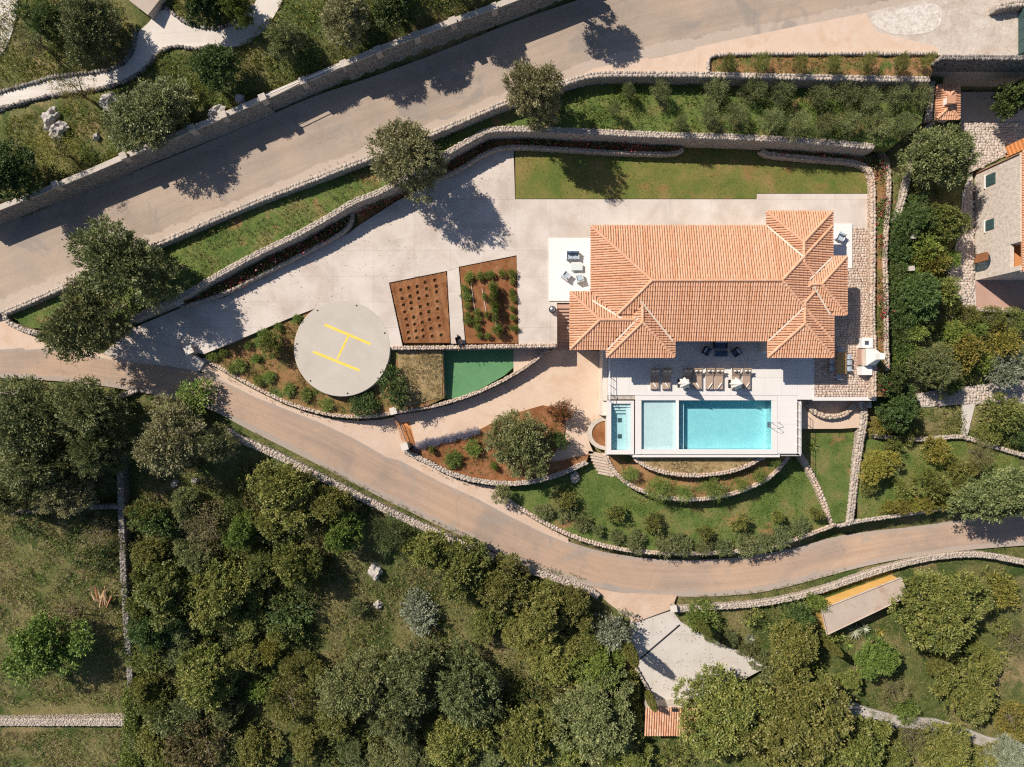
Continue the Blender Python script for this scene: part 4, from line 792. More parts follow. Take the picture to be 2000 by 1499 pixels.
def seat(name, label, px, py, rz, w, d, frame, cush, back, ncush=1, z=.12, backcush=None, cat='armchair', grp=None):
    c = W(px, py, z + .4); r = empty(name, (c[0], c[1], z), rz, label, cat, grp)
    MB().box(-w / 2, w / 2, -d / 2, d / 2, .2, .28).build('frame', frame, r)
    for sx in (-1, 1):
        for sy in (-1, 1): MB().box(sx * (w / 2 - .03) - .03, sx * (w / 2 - .03) + .03, sy * (d / 2 - .03) - .03, sy * (d / 2 - .03) + .03, 0, .2).build('leg', frame, r)
        MB().box(sx * (w / 2 - .035) - .035, sx * (w / 2 - .035) + .035, -d / 2, d / 2 - .06, .285, .58).build('armrest', frame, r, bevel=.01)
    MB().box(-w / 2, w / 2, d / 2 - .055, d / 2, .285, .72).build('backrest', frame, r, bevel=.01)
    for k in range(ncush):
        a = -w / 2 + .08 + k * (w - .16) / ncush; b = a + (w - .16) / ncush - .015
        MB().box(a, b, -d / 2 + .02, d / 2 - .07, .285, .42).build('seat_cushion', cush, r, bevel=.03)
        MB().box(a + .02, b - .02, d / 2 - .26, d / 2 - .07, .425, .80).build('back_cushion', back, r, bevel=.05)
    return r
seat('sofa', 'white-framed two-seat sofa with dark blue cushions on the west patio', 1118.5, 499, 0, 1.25, .78, M['metal_w'], M['blue_pale'], M['blue'], 2, cat='sofa')
seat('armchair', 'white patio armchair turned toward the villa, left of the pair', 1106, 539, math.radians(145), .75, .75, M['metal_w'], M['blue_pale'], M['blue_pale'])
seat('armchair', 'white patio armchair in front of the coffee table, right of the pair', 1132, 544, math.radians(195), .72, .72, M['metal_w'], M['blue_pale'], M['blue_pale'])
ct = empty('coffee_table', W(1126, 523, .12), 0, 'low glass-topped coffee table on the west patio', 'table')
MB().box(-.55, .55, -.33, .33, .36, .39).build('table_top', M['glasstop'], ct)
for sx in (-1, 1):
    for sy in (-1, 1): MB().box(sx * .5 - .025, sx * .5 + .025, sy * .29 - .025, sy * .29 + .025, 0, .36).build('leg', M['metal_w'], ct)
MB().box(-.5, .5, -.27, .27, .12, .14).build('shelf', M['metal_w'], ct)
seat('armchair', 'grey-blue armchair alone on the narrow east patio', 1642, 463, math.radians(-25), .78, .75, M['metal_w'], M['blue_pale'], M['blue_pale'])
seat('sofa', 'dark blue sofa half hidden under the south eave', 1407, 673, 0, 1.3, .8, M['metal_d'], M['blue'], M['blue_pale'], 2, 0, cat='sofa')
ct = empty('coffee_table', W(1406.5, 691, 0), 0, 'dark low coffee table in the shade in front of the blue sofa', 'table')
MB().box(-.62, .62, -.3, .3, .34, .38).build('table_top', M['blue'], ct)
for sx in (-1, 1):
    for sy in (-1, 1): MB().box(sx * .55 - .03, sx * .55 + .03, sy * .25 - .03, sy * .25 + .03, 0, .34).build('leg', M['metal_d'], ct)
seat('armchair', 'dark blue armchair to the left of the shaded coffee table', 1380, 686, math.radians(60), .72, .7, M['metal_d'], M['blue'], M['blue_pale'], 1, 0)
seat('armchair', 'dark blue armchair to the right of the shaded coffee table', 1438, 688, math.radians(-55), .72, .7, M['metal_d'], M['blue'], M['blue_pale'], 1, 0)
cn = empty('console_table', W(1490, 687, 0), 0, 'pale console table against the inner corner under the south eave', 'table')
MB().box(-.42, .42, -.25, .25, .72, .78).build('table_top', M['white'], cn)
for sx in (-1, 1):
    for sy in (-1, 1): MB().box(sx * .38 - .03, sx * .38 + .03, sy * .2 - .03, sy * .2 + .03, 0, .72).build('leg', M['white'], cn)
dt = empty('dining_table', W(1637, 710.5, .03), 0, 'long wooden dining table on the cobbles, half shaded', 'table')
for k in range(5): MB().box(-.44 + k * .178, -.44 + k * .178 + .168, -1.02, 1.02, .70, .75, t=.5).build('plank', M['oak'], dt)
for sx in (-1, 1):
    for sy in (-1, 1): MB().box(sx * .36 - .04, sx * .36 + .04, sy * .9 - .04, sy * .9 + .04, 0, .70).build('leg', M['oak'], dt)
for (x, y, a, lab) in ((1620.5, 707, 90, 'grey dining chair, upper one on the left side of the wooden table'), (1620.5, 720.5, 90, 'grey dining chair, lower one on the left side of the wooden table'), (1650, 698, -90, 'grey dining chair, topmost on the right side of the wooden table'), (1650, 709, -90, 'grey dining chair, middle one on the right side of the wooden table'), (1650, 721, -90, 'grey dining chair, lowest on the right side of the wooden table'), (1637, 684, 0, 'grey dining chair at the upper end of the wooden table'), (1634, 737, 180, 'grey dining chair at the lower end of the wooden table')):
    r = empty('dining_chair', W(x, y, .03), math.radians(a), lab, 'chair', 'dining chairs')
    MB().box(-.23, .23, -.23, .23, .43, .47).build('seat', M['blue_pale'], r, bevel=.01); MB().box(-.23, .23, .2, .235, .48, .88).build('backrest', M['blue_pale'], r, bevel=.01)
    for sx in (-1, 1):
        for sy in (-1, 1): MB().box(sx * .2 - .02, sx * .2 + .02, sy * .2 - .02, sy * .2 + .02, 0, .43).build('leg', M['metal_d'], r)
bq = empty('outdoor_kitchen', (0, 0, 0), 0, 'white outdoor kitchen with chimney hood at the end of the cobbled strip', 'barbecue')
mb = MB(); pbox(mb, 1684, 1705, 660, 680, 0, .95); mb.build('counter', M['white'], bq, bevel=.02)
mb = MB(); pbox(mb, 1689, 1697, 666, 674, .951, .965); mb.build('sink', M['steel'], bq)
mb = MB(); pbox(mb, 1684, 1704, 716, 733, 0, .95); mb.build('counter', M['white'], bq, bevel=.02)
mb = MB(); pbox(mb, 1692, 1706, 681, 714.5, 0, 1.5); mb.build('hearth', M['plaster'], bq)
mb = MB(); pbox(mb, 1681.5, 1691.5, 682, 713, 0, .8); mb.build('hearth_counter', M['terr_floor'], bq)
a = W(1693, 714, 1.5); b = W(1709, 681, 1.5); c0 = ((a[0] + b[0]) / 2 + .12, (a[1] + b[1]) / 2)
MB().add([(a[0], a[1], 1.5), (b[0], a[1], 1.5), (b[0], b[1], 1.5), (a[0], b[1], 1.5), (c0[0] - .25, c0[1] - .35, 2.5), (c0[0] + .25, c0[1] - .35, 2.5), (c0[0] + .25, c0[1] + .35, 2.5), (c0[0] - .25, c0[1] + .35, 2.5)],
         [(0, 1, 5, 4), (1, 2, 6, 5), (2, 3, 7, 6), (3, 0, 4, 7), (4, 5, 6, 7)]).build('hood', M['white'], bq)
MB().box(c0[0] - .24, c0[0] + .24, c0[1] - .3, c0[1] + .3, 2.5, 3.3).build('chimney', M['white'], bq)
pt = empty('urn', W(1078.5, 606, 0), 0, 'dark round metal pot at the top of the brown stairs', 'pot')
MB().lathe([(.0, .0), (.2, .0), (.33, .2), (.36, .45), (.28, .68), (.22, .72), (.19, .66), (.1, .6), (0, .6)], 18).build('pot_body', M['metal_d'], pt, smooth=True)
MB().lathe([(.24, .72), (.26, .75), (.2, .8), (.05, .84), (0, .84)], 18).build('lid', M['steel'], pt, smooth=True)
wb = empty('wheelbarrow', W(897, 668, .0), math.radians(15), 'dark wheelbarrow parked between the two vegetable plots', 'wheelbarrow')
MB().add([(-.28, -.35, .55), (.28, -.35, .55), (.28, .45, .55), (-.28, .45, .55), (-.18, -.2, .25), (.18, -.2, .25), (.18, .3, .25), (-.18, .3, .25)], [(0, 4, 5, 1), (1, 5, 6, 2), (2, 6, 7, 3), (3, 7, 4, 0), (4, 7, 6, 5)]).build('tray', M['metal_d'], wb)
for s in (-1, 1):
    MB().tube([(s * .08, .55, .22), (s * .2, 0, .3), (s * .26, -.9, .6)], .022, 5).build('handle', M['wood'], wb); MB().tube([(s * .18, -.2, .28), (s * .2, -.35, 0)], .02, 5).build('leg', M['metal_d'], wb)
MB().tube([(-.04, .55, .2), (.04, .55, .2)], .2, 12).build('wheel', M['metal_d'], wb)
# ---------------------------------------------------------------- helipad
hp = empty('helipad', (0, 0, 0), 0, 'round concrete helicopter pad with a yellow letter H', 'helipad'); hp['kind'] = 'structure'
c = W(668, 681, .02); R = 94 / 20.0
MB().lathe([(0, 0), (R - .04, 0), (R, -.04), (R, -.9)], 96, c).build('pad_slab', M['pad'], hp)
letter = MB()
def bar(p, q, w):
    a = Vector(W(*p, .02)); b = Vector(W(*q, .02)); d = (b - a).normalized(); s = Vector((-d.y, d.x, 0)) * w / 2; z = Vector((0, 0, .005)); letter.add([a + s + z, a - s + z, b - s + z, b + s + z], [(0, 1, 2, 3)])
bar((634, 634.5), (724, 672.5), .25); bar((611.5, 687.5), (702, 724), .25); bar((680.3, 656.5), (658.5, 702.2), .2)
letter.build('painted_letter_h', M['yellow'], hp)
for k in range(7):
    a = math.radians(20 + k * 51.4); MB().lathe([(0, .06), (.07, .05), (.09, 0)], 10, (c[0] + (R - .28) * math.cos(a), c[1] + (R - .28) * math.sin(a), .02)).build('pad_light', M['metal_d'], hp)
# ---------------------------------------------------------------- cobbled strip east of the villa and stone forecourts
def cobbles(name, label, polys, z, size, mat, jx=0.0, gap=.9, zf=None):
    it = []
    for poly in polys:
        P = [W(*p, z)[:2] for p in poly]; x0 = min(p[0] for p in P); x1 = max(p[0] for p in P); y0 = min(p[1] for p in P); y1 = max(p[1] for p in P)
        y = y0; row = 0
        while y < y1:
            h = size * random.uniform(.8, 1.15); x = x0 - random.random() * size
            while x < x1:
                w = size * random.uniform(.75, 1.5)
                if pip(np.array([x + w / 2]), np.array([y + h / 2]), P)[0]:
                    zz = zf(x, y) if zf else z; a = random.uniform(-.12, .12) * (1 + 5 * jx); ox = random.uniform(-1, 1) * jx * size; oy = random.uniform(-1, 1) * jx * size
                    it.append((np.array([x + w / 2 + ox, y + h / 2 + oy, zz + random.uniform(-.012, .012)]), np.array([math.cos(a), math.sin(a), 0]) * w * gap, np.array([-math.sin(a), math.cos(a), 0]) * h * gap, np.array([0, 0, .07])))
                x += w
            y += h; row += 1
    o = obj(name, stones_mesh(name, it, mat, .07)); tag(o, label, 'paving', kind='stuff'); return o
slab('pavement', [(1590, 776), (1590, 655), (1625, 655), (1625, 447), (1700, 447), (1702, 776)], -.02, M['soil_grey'], .5)
cobbles('cobbles', 'pinkish cobbled strip between the villa and the east wall', [[(1590.8, 776), (1590.8, 655), (1625, 655), (1625, 525), (1666, 525), (1666, 447), (1698, 447), (1700, 776)]], -.01, .25, M['cobble'], .12, 1.0)
zc = zr1(1850) + .03
slab('pavement', [(1692, 36), (1730, 24), (1780, 12), (1836, 4), (1842, 40), (1826, 62), (1780, 70), (1730, 66)], lambda px, py: zr1(px) + .03, M['rough_stone'], .1, register=False, smooth=2)
cobbles('cobbles', 'crazy stone paving of the neighbour court near the tiled stairs', [[(1880, 238), (2040, 238), (2040, 260), (1975, 298), (1905, 332), (1884, 290)]], -.285, .26, M['cobble_pale'], .25, 1.12)
cobbles('cobbles', 'stone paving in front of the neighbour house facade', [[(1882, 385), (1902, 340), (1904, 545), (1900, 600), (1880, 586), (1866, 558), (1860, 520), (1876, 440)]], -.985, .26, M['cobble_pale'], .25, 1.12)
cobbles('cobbles', 'stone paved garden path behind the neighbour white shrub', [[(1795, 772), (1830, 764), (2040, 738), (2040, 786), (1905, 788), (1800, 794)]], -2.585, .26, M['cobble_pale'], .25, 1.12)
# ---------------------------------------------------------------- gates, pillars, steps, small structures
def pillar(label, px, py, zt, zb, s, rz, mat, name='gate_pillar'):
    c = W(px, py, zt); r = empty(name, (c[0], c[1], zb), math.radians(rz), label, 'pillar')
    it = []
    MB().box(-s / 2 + .03, s / 2 - .03, -s / 2 + .03, s / 2 - .03, 0, zt - zb - .08).build('pillar_core', M['stone_core'], r)
    n = max(2, int((zt - zb) / .24))
    for k in range(n):
        z = (k + .5) * (zt - zb - .1) / n
        for q in range(4):
            a = q * math.pi / 2
            for o_ in (-.25, .25):
                d = np.array([math.cos(a), math.sin(a), 0]); t = np.array([-math.sin(a), math.cos(a), 0])
                it.append((np.array([0, 0, z]) + d * (s / 2 - .05) + t * o_ * s, t * s * .48, np.array([0, 0, 1]) * .22, d * .14))
    o = obj('stones', stones_mesh('stones', it, M[mat]), r); o['kind'] = 'stuff'
    MB().box(-s / 2 - .05, s / 2 + .05, -s / 2 - .05, s / 2 + .05, zt - zb - .08, zt - zb).build('cap', M['gravel'], r, bevel=.015)
    return r
pillar('square pale stone gate pillar at the upper end of the rusty gate', 768, 803, -.9, -2.9, .6, 15, 'stone_warm')
pillar('square grey gate pillar beside the lavender at the lower end of the rusty gate', 790, 873, -1.1, -2.9, .6, 15, 'stone')
pillar('stone gate pillar at the tip of the helipad garden by the tree shadow', 368, 684, .9, -1.0, .7, 25, 'stone_warm')
pillar('stone gate pillar standing at the end of the terrace wall by the entrance', 347, 588, 1.2, -.4, .7, 25, 'stone')
pillar('stone pillar at the roadside corner of the gravel entrance', 1316, 1190, -3.9, -5.2, .6, 10, 'stone')
slab('pavement', [(783, 826), (800, 824), (812, 870), (797, 874)], -2.788, M['rust'], .05, register=False)
g = empty('metal_gate', (0, 0, 0), 0, 'rusty metal driveway gate with thin pales between two pillars', 'gate')
a = Vector(W(776, 822, -2.3)); b = Vector(W(789, 862, -2.3)); a.z = b.z = -2.78; L = (b - a).length; d = (b - a).normalized()
for h in (.1, .8, 1.45): MB().tube([a + Vector((0, 0, h)), b + Vector((0, 0, h))], .03, 5).build('gate_rail', M['rust'], g)
MB().tube([a + Vector((0, 0, .1)), b + Vector((0, 0, 1.45))], .025, 5).build('diagonal_brace', M['rust'], g)
for k in range(13): q = a + d * (L * k / 12); MB().box(q.x - .015, q.x + .015, q.y - .015, q.y + .015, q.z + .05, q.z + 1.6).build('pale', M['plaster'], g)
stp = empty('garden_steps', (0, 0, 0), 0, 'short flight of stone steps below the corner of the plunge pool', 'steps')
for k in range(7):
    z = -2.8 - k * .12; c = W(1165 + k * 3.2, 888 + k * 6.2, z); MB().box(-.85, .85, -.2, .2, -.5, 0, math.radians(-12), (0, 0), t=.3 + .1 * (k % 4)).build('step', M['stone_warm'], stp, loc=c)
pl = empty('round_planter', (0, 0, 0), 0, 'half-round planter of red soil against the plunge pool wall', 'planter')
c = W(1185, 847, -2.3); V = []; F = []; n = 24
for k in range(n + 1):
    a_ = math.pi / 2 + math.pi * k / n
    for r_, z in ((1.95, -.6), (1.95, 0), (1.5, 0), (1.5, -.6)): V.append((c[0] + r_ * math.cos(a_), c[1] + r_ * .86 * math.sin(a_), c[2] + z))
for k in range(n):
    for j in range(3): F.append((k * 4 + j, (k + 1) * 4 + j, (k + 1) * 4 + j + 1, k * 4 + j + 1))
MB().add(V, F).build('kerb', M['coping'], pl)
MB().add([(c[0], c[1], c[2] - .1)] + [(c[0] + 1.52 * math.cos(math.pi / 2 + math.pi * k / n), c[1] + 1.52 * .86 * math.sin(math.pi / 2 + math.pi * k / n), c[2] - .1) for k in range(n + 1)], [(0, k + 1, k + 2) for k in range(n)]).build('soil', M['soil'], pl)
bn = empty('garden_bench', W(1687, 791, -2.2), 0, 'white slatted bench in the shade under the terrace parapet', 'bench')
for k in range(3): MB().box(-.55, .55, -.28 + k * .2, -.12 + k * .2, .40, .44).build('slat', M['white'], bn)
for sx in (-1, 1): MB().box(sx * .45 - .03, sx * .45 + .03, -.25, .28, 0, .4).build('leg', M['white'], bn)
for (px, py, lab) in ((1762, 470, 'upper white box lamp standing in the long hedge'), (1759, 531, 'lower white box lamp standing in the long hedge')):
    r = empty('garden_lamp', W(px, py, -.4), math.radians(5), lab, 'lamp', 'white lamps in the hedge')
    MB().tube([(0, 0, 0), (0, 0, 1.7)], .04, 8).build('post', M['metal_d'], r)
    MB().add([(-.22, -.18, 1.6), (.22, -.18, 1.6), (.22, .18, 1.6), (-.22, .18, 1.6), (-.27, -.24, 1.95), (.27, -.24, 1.95), (.27, .24, 1.95), (-.27, .24, 1.95)], [(3, 2, 1, 0), (4, 5, 6, 7), (0, 1, 5, 4), (1, 2, 6, 5), (2, 3, 7, 6), (3, 0, 4, 7)]).build('lamp_shade', M['coping'], r, bevel=.02)
gt = empty('metal_gate', W(1988, 62, zr1(1988)), 0, 'dark green metal gate at the top right corner', 'gate')
for k in range(4): MB().box(-.04, .04, -2.1 + k * 1.04, -2.1 + k * 1.04 + 1.0, .1, 2.0).build('gate_panel', M['green_paint'], gt)
for y in (-2.2, 2.1): MB().box(-.1, .1, y - .08, y + .08, 0, 2.15).build('gate_post', M['green_paint'], gt)
stone_wall('gate_wall', 'short stone wall beside the green gate at the top right corner', [(1946, 14, 5.0, 3.8), (1975, 8, 5.0, 3.8), (2060, 0, 5.0, 3.8)], .6, 'stone', .36, smooth=0)
# neighbour house
nh = empty('neighbour_house', (0, 0, 0), 0, 'pale stone two-storey house with tiled roof at the right edge', 'house')
XW = 905 * (HC + 1) / HC / 20; YN = 411.5 * (HC + 1) / HC / 20; YS = 201.5 * (HC + 1) / HC / 20
wm = surf('rubble_facade', [(.47, .39, .33), (.58, .50, .43), (.65, .575, .505)], 3.2, 8, .16, .9, .04, 6)
MB().box(XW, XW + 9, YS + 2.6, YN, -1.3, 5.0).build('wall', wm, nh)
MB().box(XW, XW + 9, YS, YS + 2.597, -1.3, 3.1).build('wall', wm, nh)
MB().box(XW + .35, XW + 9, YS + .3, YS + 2.59, 3.103, 3.16).build('loggia_floor', M['orange'], nh)
MB().box(XW + 2.6, XW + 9, YS + .02, YS + 2.59, 3.17, 4.98).build('loggia_wall', M['orange'], nh)
MB().box(XW, XW + .35, YS, YS + 2.59, 3.104, 3.75).build('loggia_parapet', wm, nh); MB().box(XW + .36, XW + 9, YS, YS + .28, 3.105, 3.76).build('loggia_parapet', wm, nh)
MB().box(XW + .01, XW + .45, YS + .01, YS + .45, 3.77, 4.99).build('corner_pillar', wm, nh)
tile_roof(nh, [(XW + .12, XW + 9.3, YS - .05, YN + .05)], lambda x, y, s: -9, ze=5.15, sl=.33)
for (ym, z0, z1, w) in ((19.55, .55, 1.85, 1.1), (15.25, .5, 1.65, 1.0)):
    o = MB().box(XW - .05, XW + .03, ym - w / 2, ym + w / 2, z0, z1).build('window', M['green_paint'], nh)
    MB().box(XW - .07, XW - .051, ym - w / 2 + .1, ym - .03, z0 + .1, z1 - .1).build('shutter', M['green_paint'], o); MB().box(XW - .07, XW - .051, ym + .03, ym + w / 2 - .1, z0 + .1, z1 - .1).build('shutter', M['green_paint'], o)
    MB().box(XW - .14, XW, ym - w / 2 - .12, ym + w / 2 + .12, z0 - .12, z0 - .02).build('sill', M['white'], o)
MB().tube([(XW - .08, YN - .12, -1), (XW - .08, YN - .12, 5)], .06, 6).build('drain_pipe', M['wood'], nh)
V = [(XW - .03, 11.0, -1.0), (XW - .03, 12.75, -1.0)] + [(XW - .03, 11.875 + .875 * math.cos(math.pi * k / 12), .35 + .875 * math.sin(math.pi * k / 12)) for k in range(13)]
dr = MB().add(V, [(0, 1) + tuple(range(2, 15))]).build('arched_door', M['glass'], nh)
MB().box(XW - .09, XW - .035, 11.9, 12.7, -1.0, .9).build('door_leaf', M['wood'], dr)
slab('pavement', [(1905, 549), (2060, 549), (2060, 604), (1907, 602)], -.95, M['terr_floor'], .3, register=False)
es = empty('outdoor_stairs', (0, 0, 0), 0, 'orange tiled outdoor stairs by the neighbour house', 'stairs')
for k in range(6):
    c = W(1966 + k * 7.5, 297 - k * 3.5, -.3 + k * .28); MB().box(-.2, .2, -.5, .5, -.3 - k * .28, 0, math.radians(20), (0, 0)).build('step', M['orange'], es, loc=c)
po = empty('tiled_porch', (0, 0, 0), 0, 'small tiled porch roof with white chimney beside the shaded alley', 'porch')
pb = (W(1829, 232, 2.4)[0], W(1873, 232, 2.4)[0], W(1829, 233, 2.4)[1], W(1829, 167, 2.4)[1])
tile_roof(po, [pb], lambda x, y, s: -9, ze=2.4, sl=.3); ridge_caps(po, hip_segs(pb, 2.4, .3), lambda x, y, s: -9)
MB().box(pb[0] + .3, pb[1] - .3, pb[2] + .3, pb[3] - .3, -.3, 2.15).build('wall', wm, po)
c = W(1856, 196, 3.2); MB().box(c[0] - .3, c[0] + .3, c[1] - .3, c[1] + .3, 2.4, 3.3).build('chimney', M['white'], po); MB().box(c[0] - .38, c[0] + .38, c[1] - .38, c[1] + .38, 3.301, 3.4).build('chimney_cap', M['tile_base'], po)
# stone hut at the top left
sh = empty('stone_hut', (0, 0, 0), 0, 'corner of a stone building at the top of the white path', 'building')
x0, y0, _ = W(254, 2, 5.5); MB().box(0, 2.7, 0, 4.5, 3, 6.4, math.radians(-38), (x0, y0)).build('wall', wm, sh)
MB().box(-.12, 2.82, -.12, 4.6, 6.41, 6.55, math.radians(-38), (x0, y0)).build('roof', M['roof_grey'], sh)
MB().box(1.2, 2.1, -.04, .02, 4.2, 6.2, math.radians(-38), (x0, y0)).build('door', M['wood'], sh)
# ochre shed, tiled hut, court
sd = empty('shed', (0, 0, 0), 0, 'flat-roofed ochre shed below the sweeping road wall', 'shed')
C4 = [W(1604, 1190, -3.3), W(1760, 1128, -3.3), W(1773, 1165, -3.3), W(1615, 1240, -3.3)][::-1]
def prism(P, z0, z1): n = len(P); return [(p[0], p[1], z0) for p in P] + [(p[0], p[1], z1) for p in P], [tuple(range(n - 1, -1, -1)), tuple(range(n, 2 * n))] + [(i, (i + 1) % n, (i + 1) % n + n, i + n) for i in range(n)]
cx = sum(p[0] for p in C4) / 4; cy = sum(p[1] for p in C4) / 4
MB().add(*prism([(cx + (p[0] - cx) * .97, cy + (p[1] - cy) * .93) for p in C4], -6.2, -3.48)).build('wall', M['ochre'], sd)
MB().add(*prism(C4, -3.47, -3.3)).build('roof', M['roof_grey'], sd)
for i in range(4):
    a = Vector((C4[i][0], C4[i][1], -3.24)); b = Vector((C4[(i + 1) % 4][0], C4[(i + 1) % 4][1], -3.24)); dd = (b - a).normalized() * .06
    MB().tube([a + dd, b - dd], .07, 4).build('roof_kerb', M['roof_grey'], sd)
def mono_roof(root, x0, x1, y0, y1, zlo, zhi):
    V = []; Fq = []; T = []; u = x0
    while u < x1:
        v = 0
        while v < 1:
            v2 = min(1.02, v + .4 / (y1 - y0) * 1.1); base = len(V)
            for vv, rr, l in ((v, .105, .03), (v2, .09, 0)):
                for k in range(5):
                    a = math.pi * k / 4; V.append((u + math.cos(a) * rr, y0 + (y1 - y0) * vv, zlo + (zhi - zlo) * vv + math.sin(a) * rr + l))
            Fq += [(base + k, base + k + 1, base + 6 + k, base + 5 + k) for k in range(4)]; T += [random.random()] * 4; v += .4 / (y1 - y0)
        u += .25
    o = obj('roof_tiles', np_mesh('roof_tiles', np.array(V), np.array(Fq), T, M['tile']), root); o['kind'] = 'stuff'
    MB().add([(x0 - .1, y0, zlo), (x1 + .05, y0, zlo), (x1 + .05, y1, zhi), (x0 - .1, y1, zhi)], [(0, 1, 2, 3)]).build('roof_deck', M['tile_base'], root)
hu = empty('tiled_hut', (0, 0, 0), 0, 'small hut with orange tiled lean-to roof between dark trees', 'hut')
a = W(1261, 1438, -3.6); b = W(1372, 1382, -3.2); mono_roof(hu, a[0], b[0], a[1], b[1], -3.7, -3.1)
MB().box(a[0] + .25, b[0] - .25, a[1] + .25, b[1] - .1, -7, -3.75).build('wall', wm, hu)
MB().box((a[0] + b[0]) / 2 - .3, (a[0] + b[0]) / 2 + .3, b[1] - .3, b[1], -3.3, -2.9).build('chimney', M['metal_d'], hu)
ctp = next(o for o in COL.objects if o.type == 'MESH' and o.data.materials and o.data.materials[0] == M['court'] and o.name.startswith('pavement') and abs(o.data.vertices[0].co.z + 5.25) < .01)
panels([(1237, 1218), (1311, 1194), (1330, 1216), (1380, 1246), (1450, 1276), (1496, 1302), (1430, 1339), (1360, 1363), (1281, 1370), (1256, 1320), (1230, 1280)], [1220, 1275, 1330, 1385, 1440, 1500], [1185, 1240, 1295, 1350, 1380], -5.225, M['court'], ctp, 'paving_slab', .03, .006)
dc = empty('drain_channel', (0, 0, 0), 0, 'dark steel drain line slanting across the pale court', 'drain')
p, q = Vector(W(1328, 1221, -5.215)), Vector(W(1239, 1297, -5.215)); s = (q - p).cross(Vector((0, 0, 1))).normalized() * .09
MB().add([p + s, p - s, q - s, q + s], [(0, 1, 2, 3)]).build('grate', M['metal_d'], dc)
stone_wall('court_wall', 'low rendered wall on the left edge of the pale court', [(1236, 1216, -4.7, -5.6), (1228, 1280, -4.9, -5.8), (1252, 1322, -4.9, -5.8), (1280, 1374, -4.9, -5.8)], .3, 'stone', .3, smooth=1)
# boulders
def boulder(label, px, py, r, h, seed, mat='rock'):
    rg = np.random.default_rng(seed); bm = bmesh.new(); bmesh.ops.create_icosphere(bm, subdivisions=3, radius=1)
    ph = rg.uniform(0, 6, 9)
    for v in bm.verts:
        n = v.co.normalized(); f = 1 + .22 * math.sin(n.x * 4 + ph[0]) * math.cos(n.y * 5 + ph[1]) + .16 * math.sin(n.z * 7 + n.x * 5 + ph[2]) + .08 * math.sin(n.y * 13 + ph[3]) * math.sin(n.x * 11 + ph[4]) + rg.normal(0, .03)
        v.co = n * f
    me = bpy.data.meshes.new('boulder'); bm.to_mesh(me); bm.free(); me.materials.append(M[mat])
    z = ground_z(px, py); x, y, _ = W(px, py, z + h * .5)
    o = obj('boulder', me, None, (x, y, z + h * .2), rg.uniform(0, 6), (r[0] / 20, r[1] / 20, h * .7)); tag(o, label, 'rock', 'boulders')
for i, (px, py, r, h, lab) in enumerate([(98, 232, (20, 13), 1.2, 'large pale boulder in the upper garden, upper of the touching pair'), (113, 254, (19, 12), 1.0, 'large pale boulder in the upper garden, lower of the touching pair'), (212, 198, (16, 15), 1.3, 'rounded grey boulder just below the white garden path'), (421, 218, (16, 9), .8, 'pale flat boulder behind the tall roadside wall'), (468, 193, (8, 9), .7, 'small pale rock in the tree shadow above the roadside wall'), (187, 268, (5, 7), .5, 'small pale rock in the grass of the upper garden'), (732, 1116, (17, 14), 1.0, 'pale boulder on the bare patch in the woods'), (738, 1182, (8, 8), .6, 'small white rock beside the silver shrub in the woods'), (758, 1444, (9, 7), .5, 'white rock in the dry grass near the bottom edge'), (930, 1446, (9, 6), .5, 'pinkish rock under the dark tree near the bottom edge'), (585, 1192, (7, 8), .5, 'white rock in the dark undergrowth of the woods'), (340, 945, (8, 6), .6, 'white rock at the foot of the pale olive in the woods'), (380, 940, (7, 6), .5, 'grey-white rock under the right side of the pale olive'), (1123, 934, (12, 9), .5, 'flat pale rock below the olive bed wall')]): boulder(lab, px, py, r, h, 50 + i)
# ---------------------------------------------------------------- the base terrain sheet
xs = np.concatenate([[-420, -250, -150, -100, -75], np.arange(-62, 62.01, .5), [75, 100, 150, 250, 420]])
ys = np.concatenate([[-420, -250, -150, -100, -70], np.arange(-50, 50.01, .5), [70, 100, 150, 250, 420]])
X, Y = np.meshgrid(xs, ys); Z = rbf(X, Y)
Z += (np.sin(X * 1.7 + np.sin(Y * 1.1) * 2) * np.cos(Y * 1.9 + np.sin(X * .8)) * .05) + RN.normal(0, .03, X.shape)
inpad = np.zeros(X.shape, bool)
OFF = [(.7 * math.cos(a), .7 * math.sin(a)) for a in (0, .785, 1.571, 2.356, 3.142, 3.927, 4.712, 5.498)]
for P, zf in PADS:
    A_ = np.array(P); sel = (X > A_[:, 0].min() - 1) & (X < A_[:, 0].max() + 1) & (Y > A_[:, 1].min() - 1) & (Y < A_[:, 1].max() + 1)
    q = np.zeros(X.shape, bool); q[sel] = pip(X[sel], Y[sel], P); near = q.copy()
    for dx, dy in OFF: near[sel] |= pip(X[sel] + dx, Y[sel] + dy, P)
    for i, j in np.argwhere(near & ~q):
        zz = 0.0
        for _ in range(2): zz = zf(*px_of(X[i, j], Y[i, j], zz))
        Z[i, j] = min(Z[i, j], zz - .05)
    if q.any():
        idx = np.argwhere(q)
        for i, j in idx:
            zz = 0.0
            for _ in range(2): pp = px_of(X[i, j], Y[i, j], zz); zz = zf(*pp)
            Z[i, j] = min(Z[i, j], zz - .35) if not inpad[i, j] else min(Z[i, j], zz - .35)
            inpad[i, j] = True
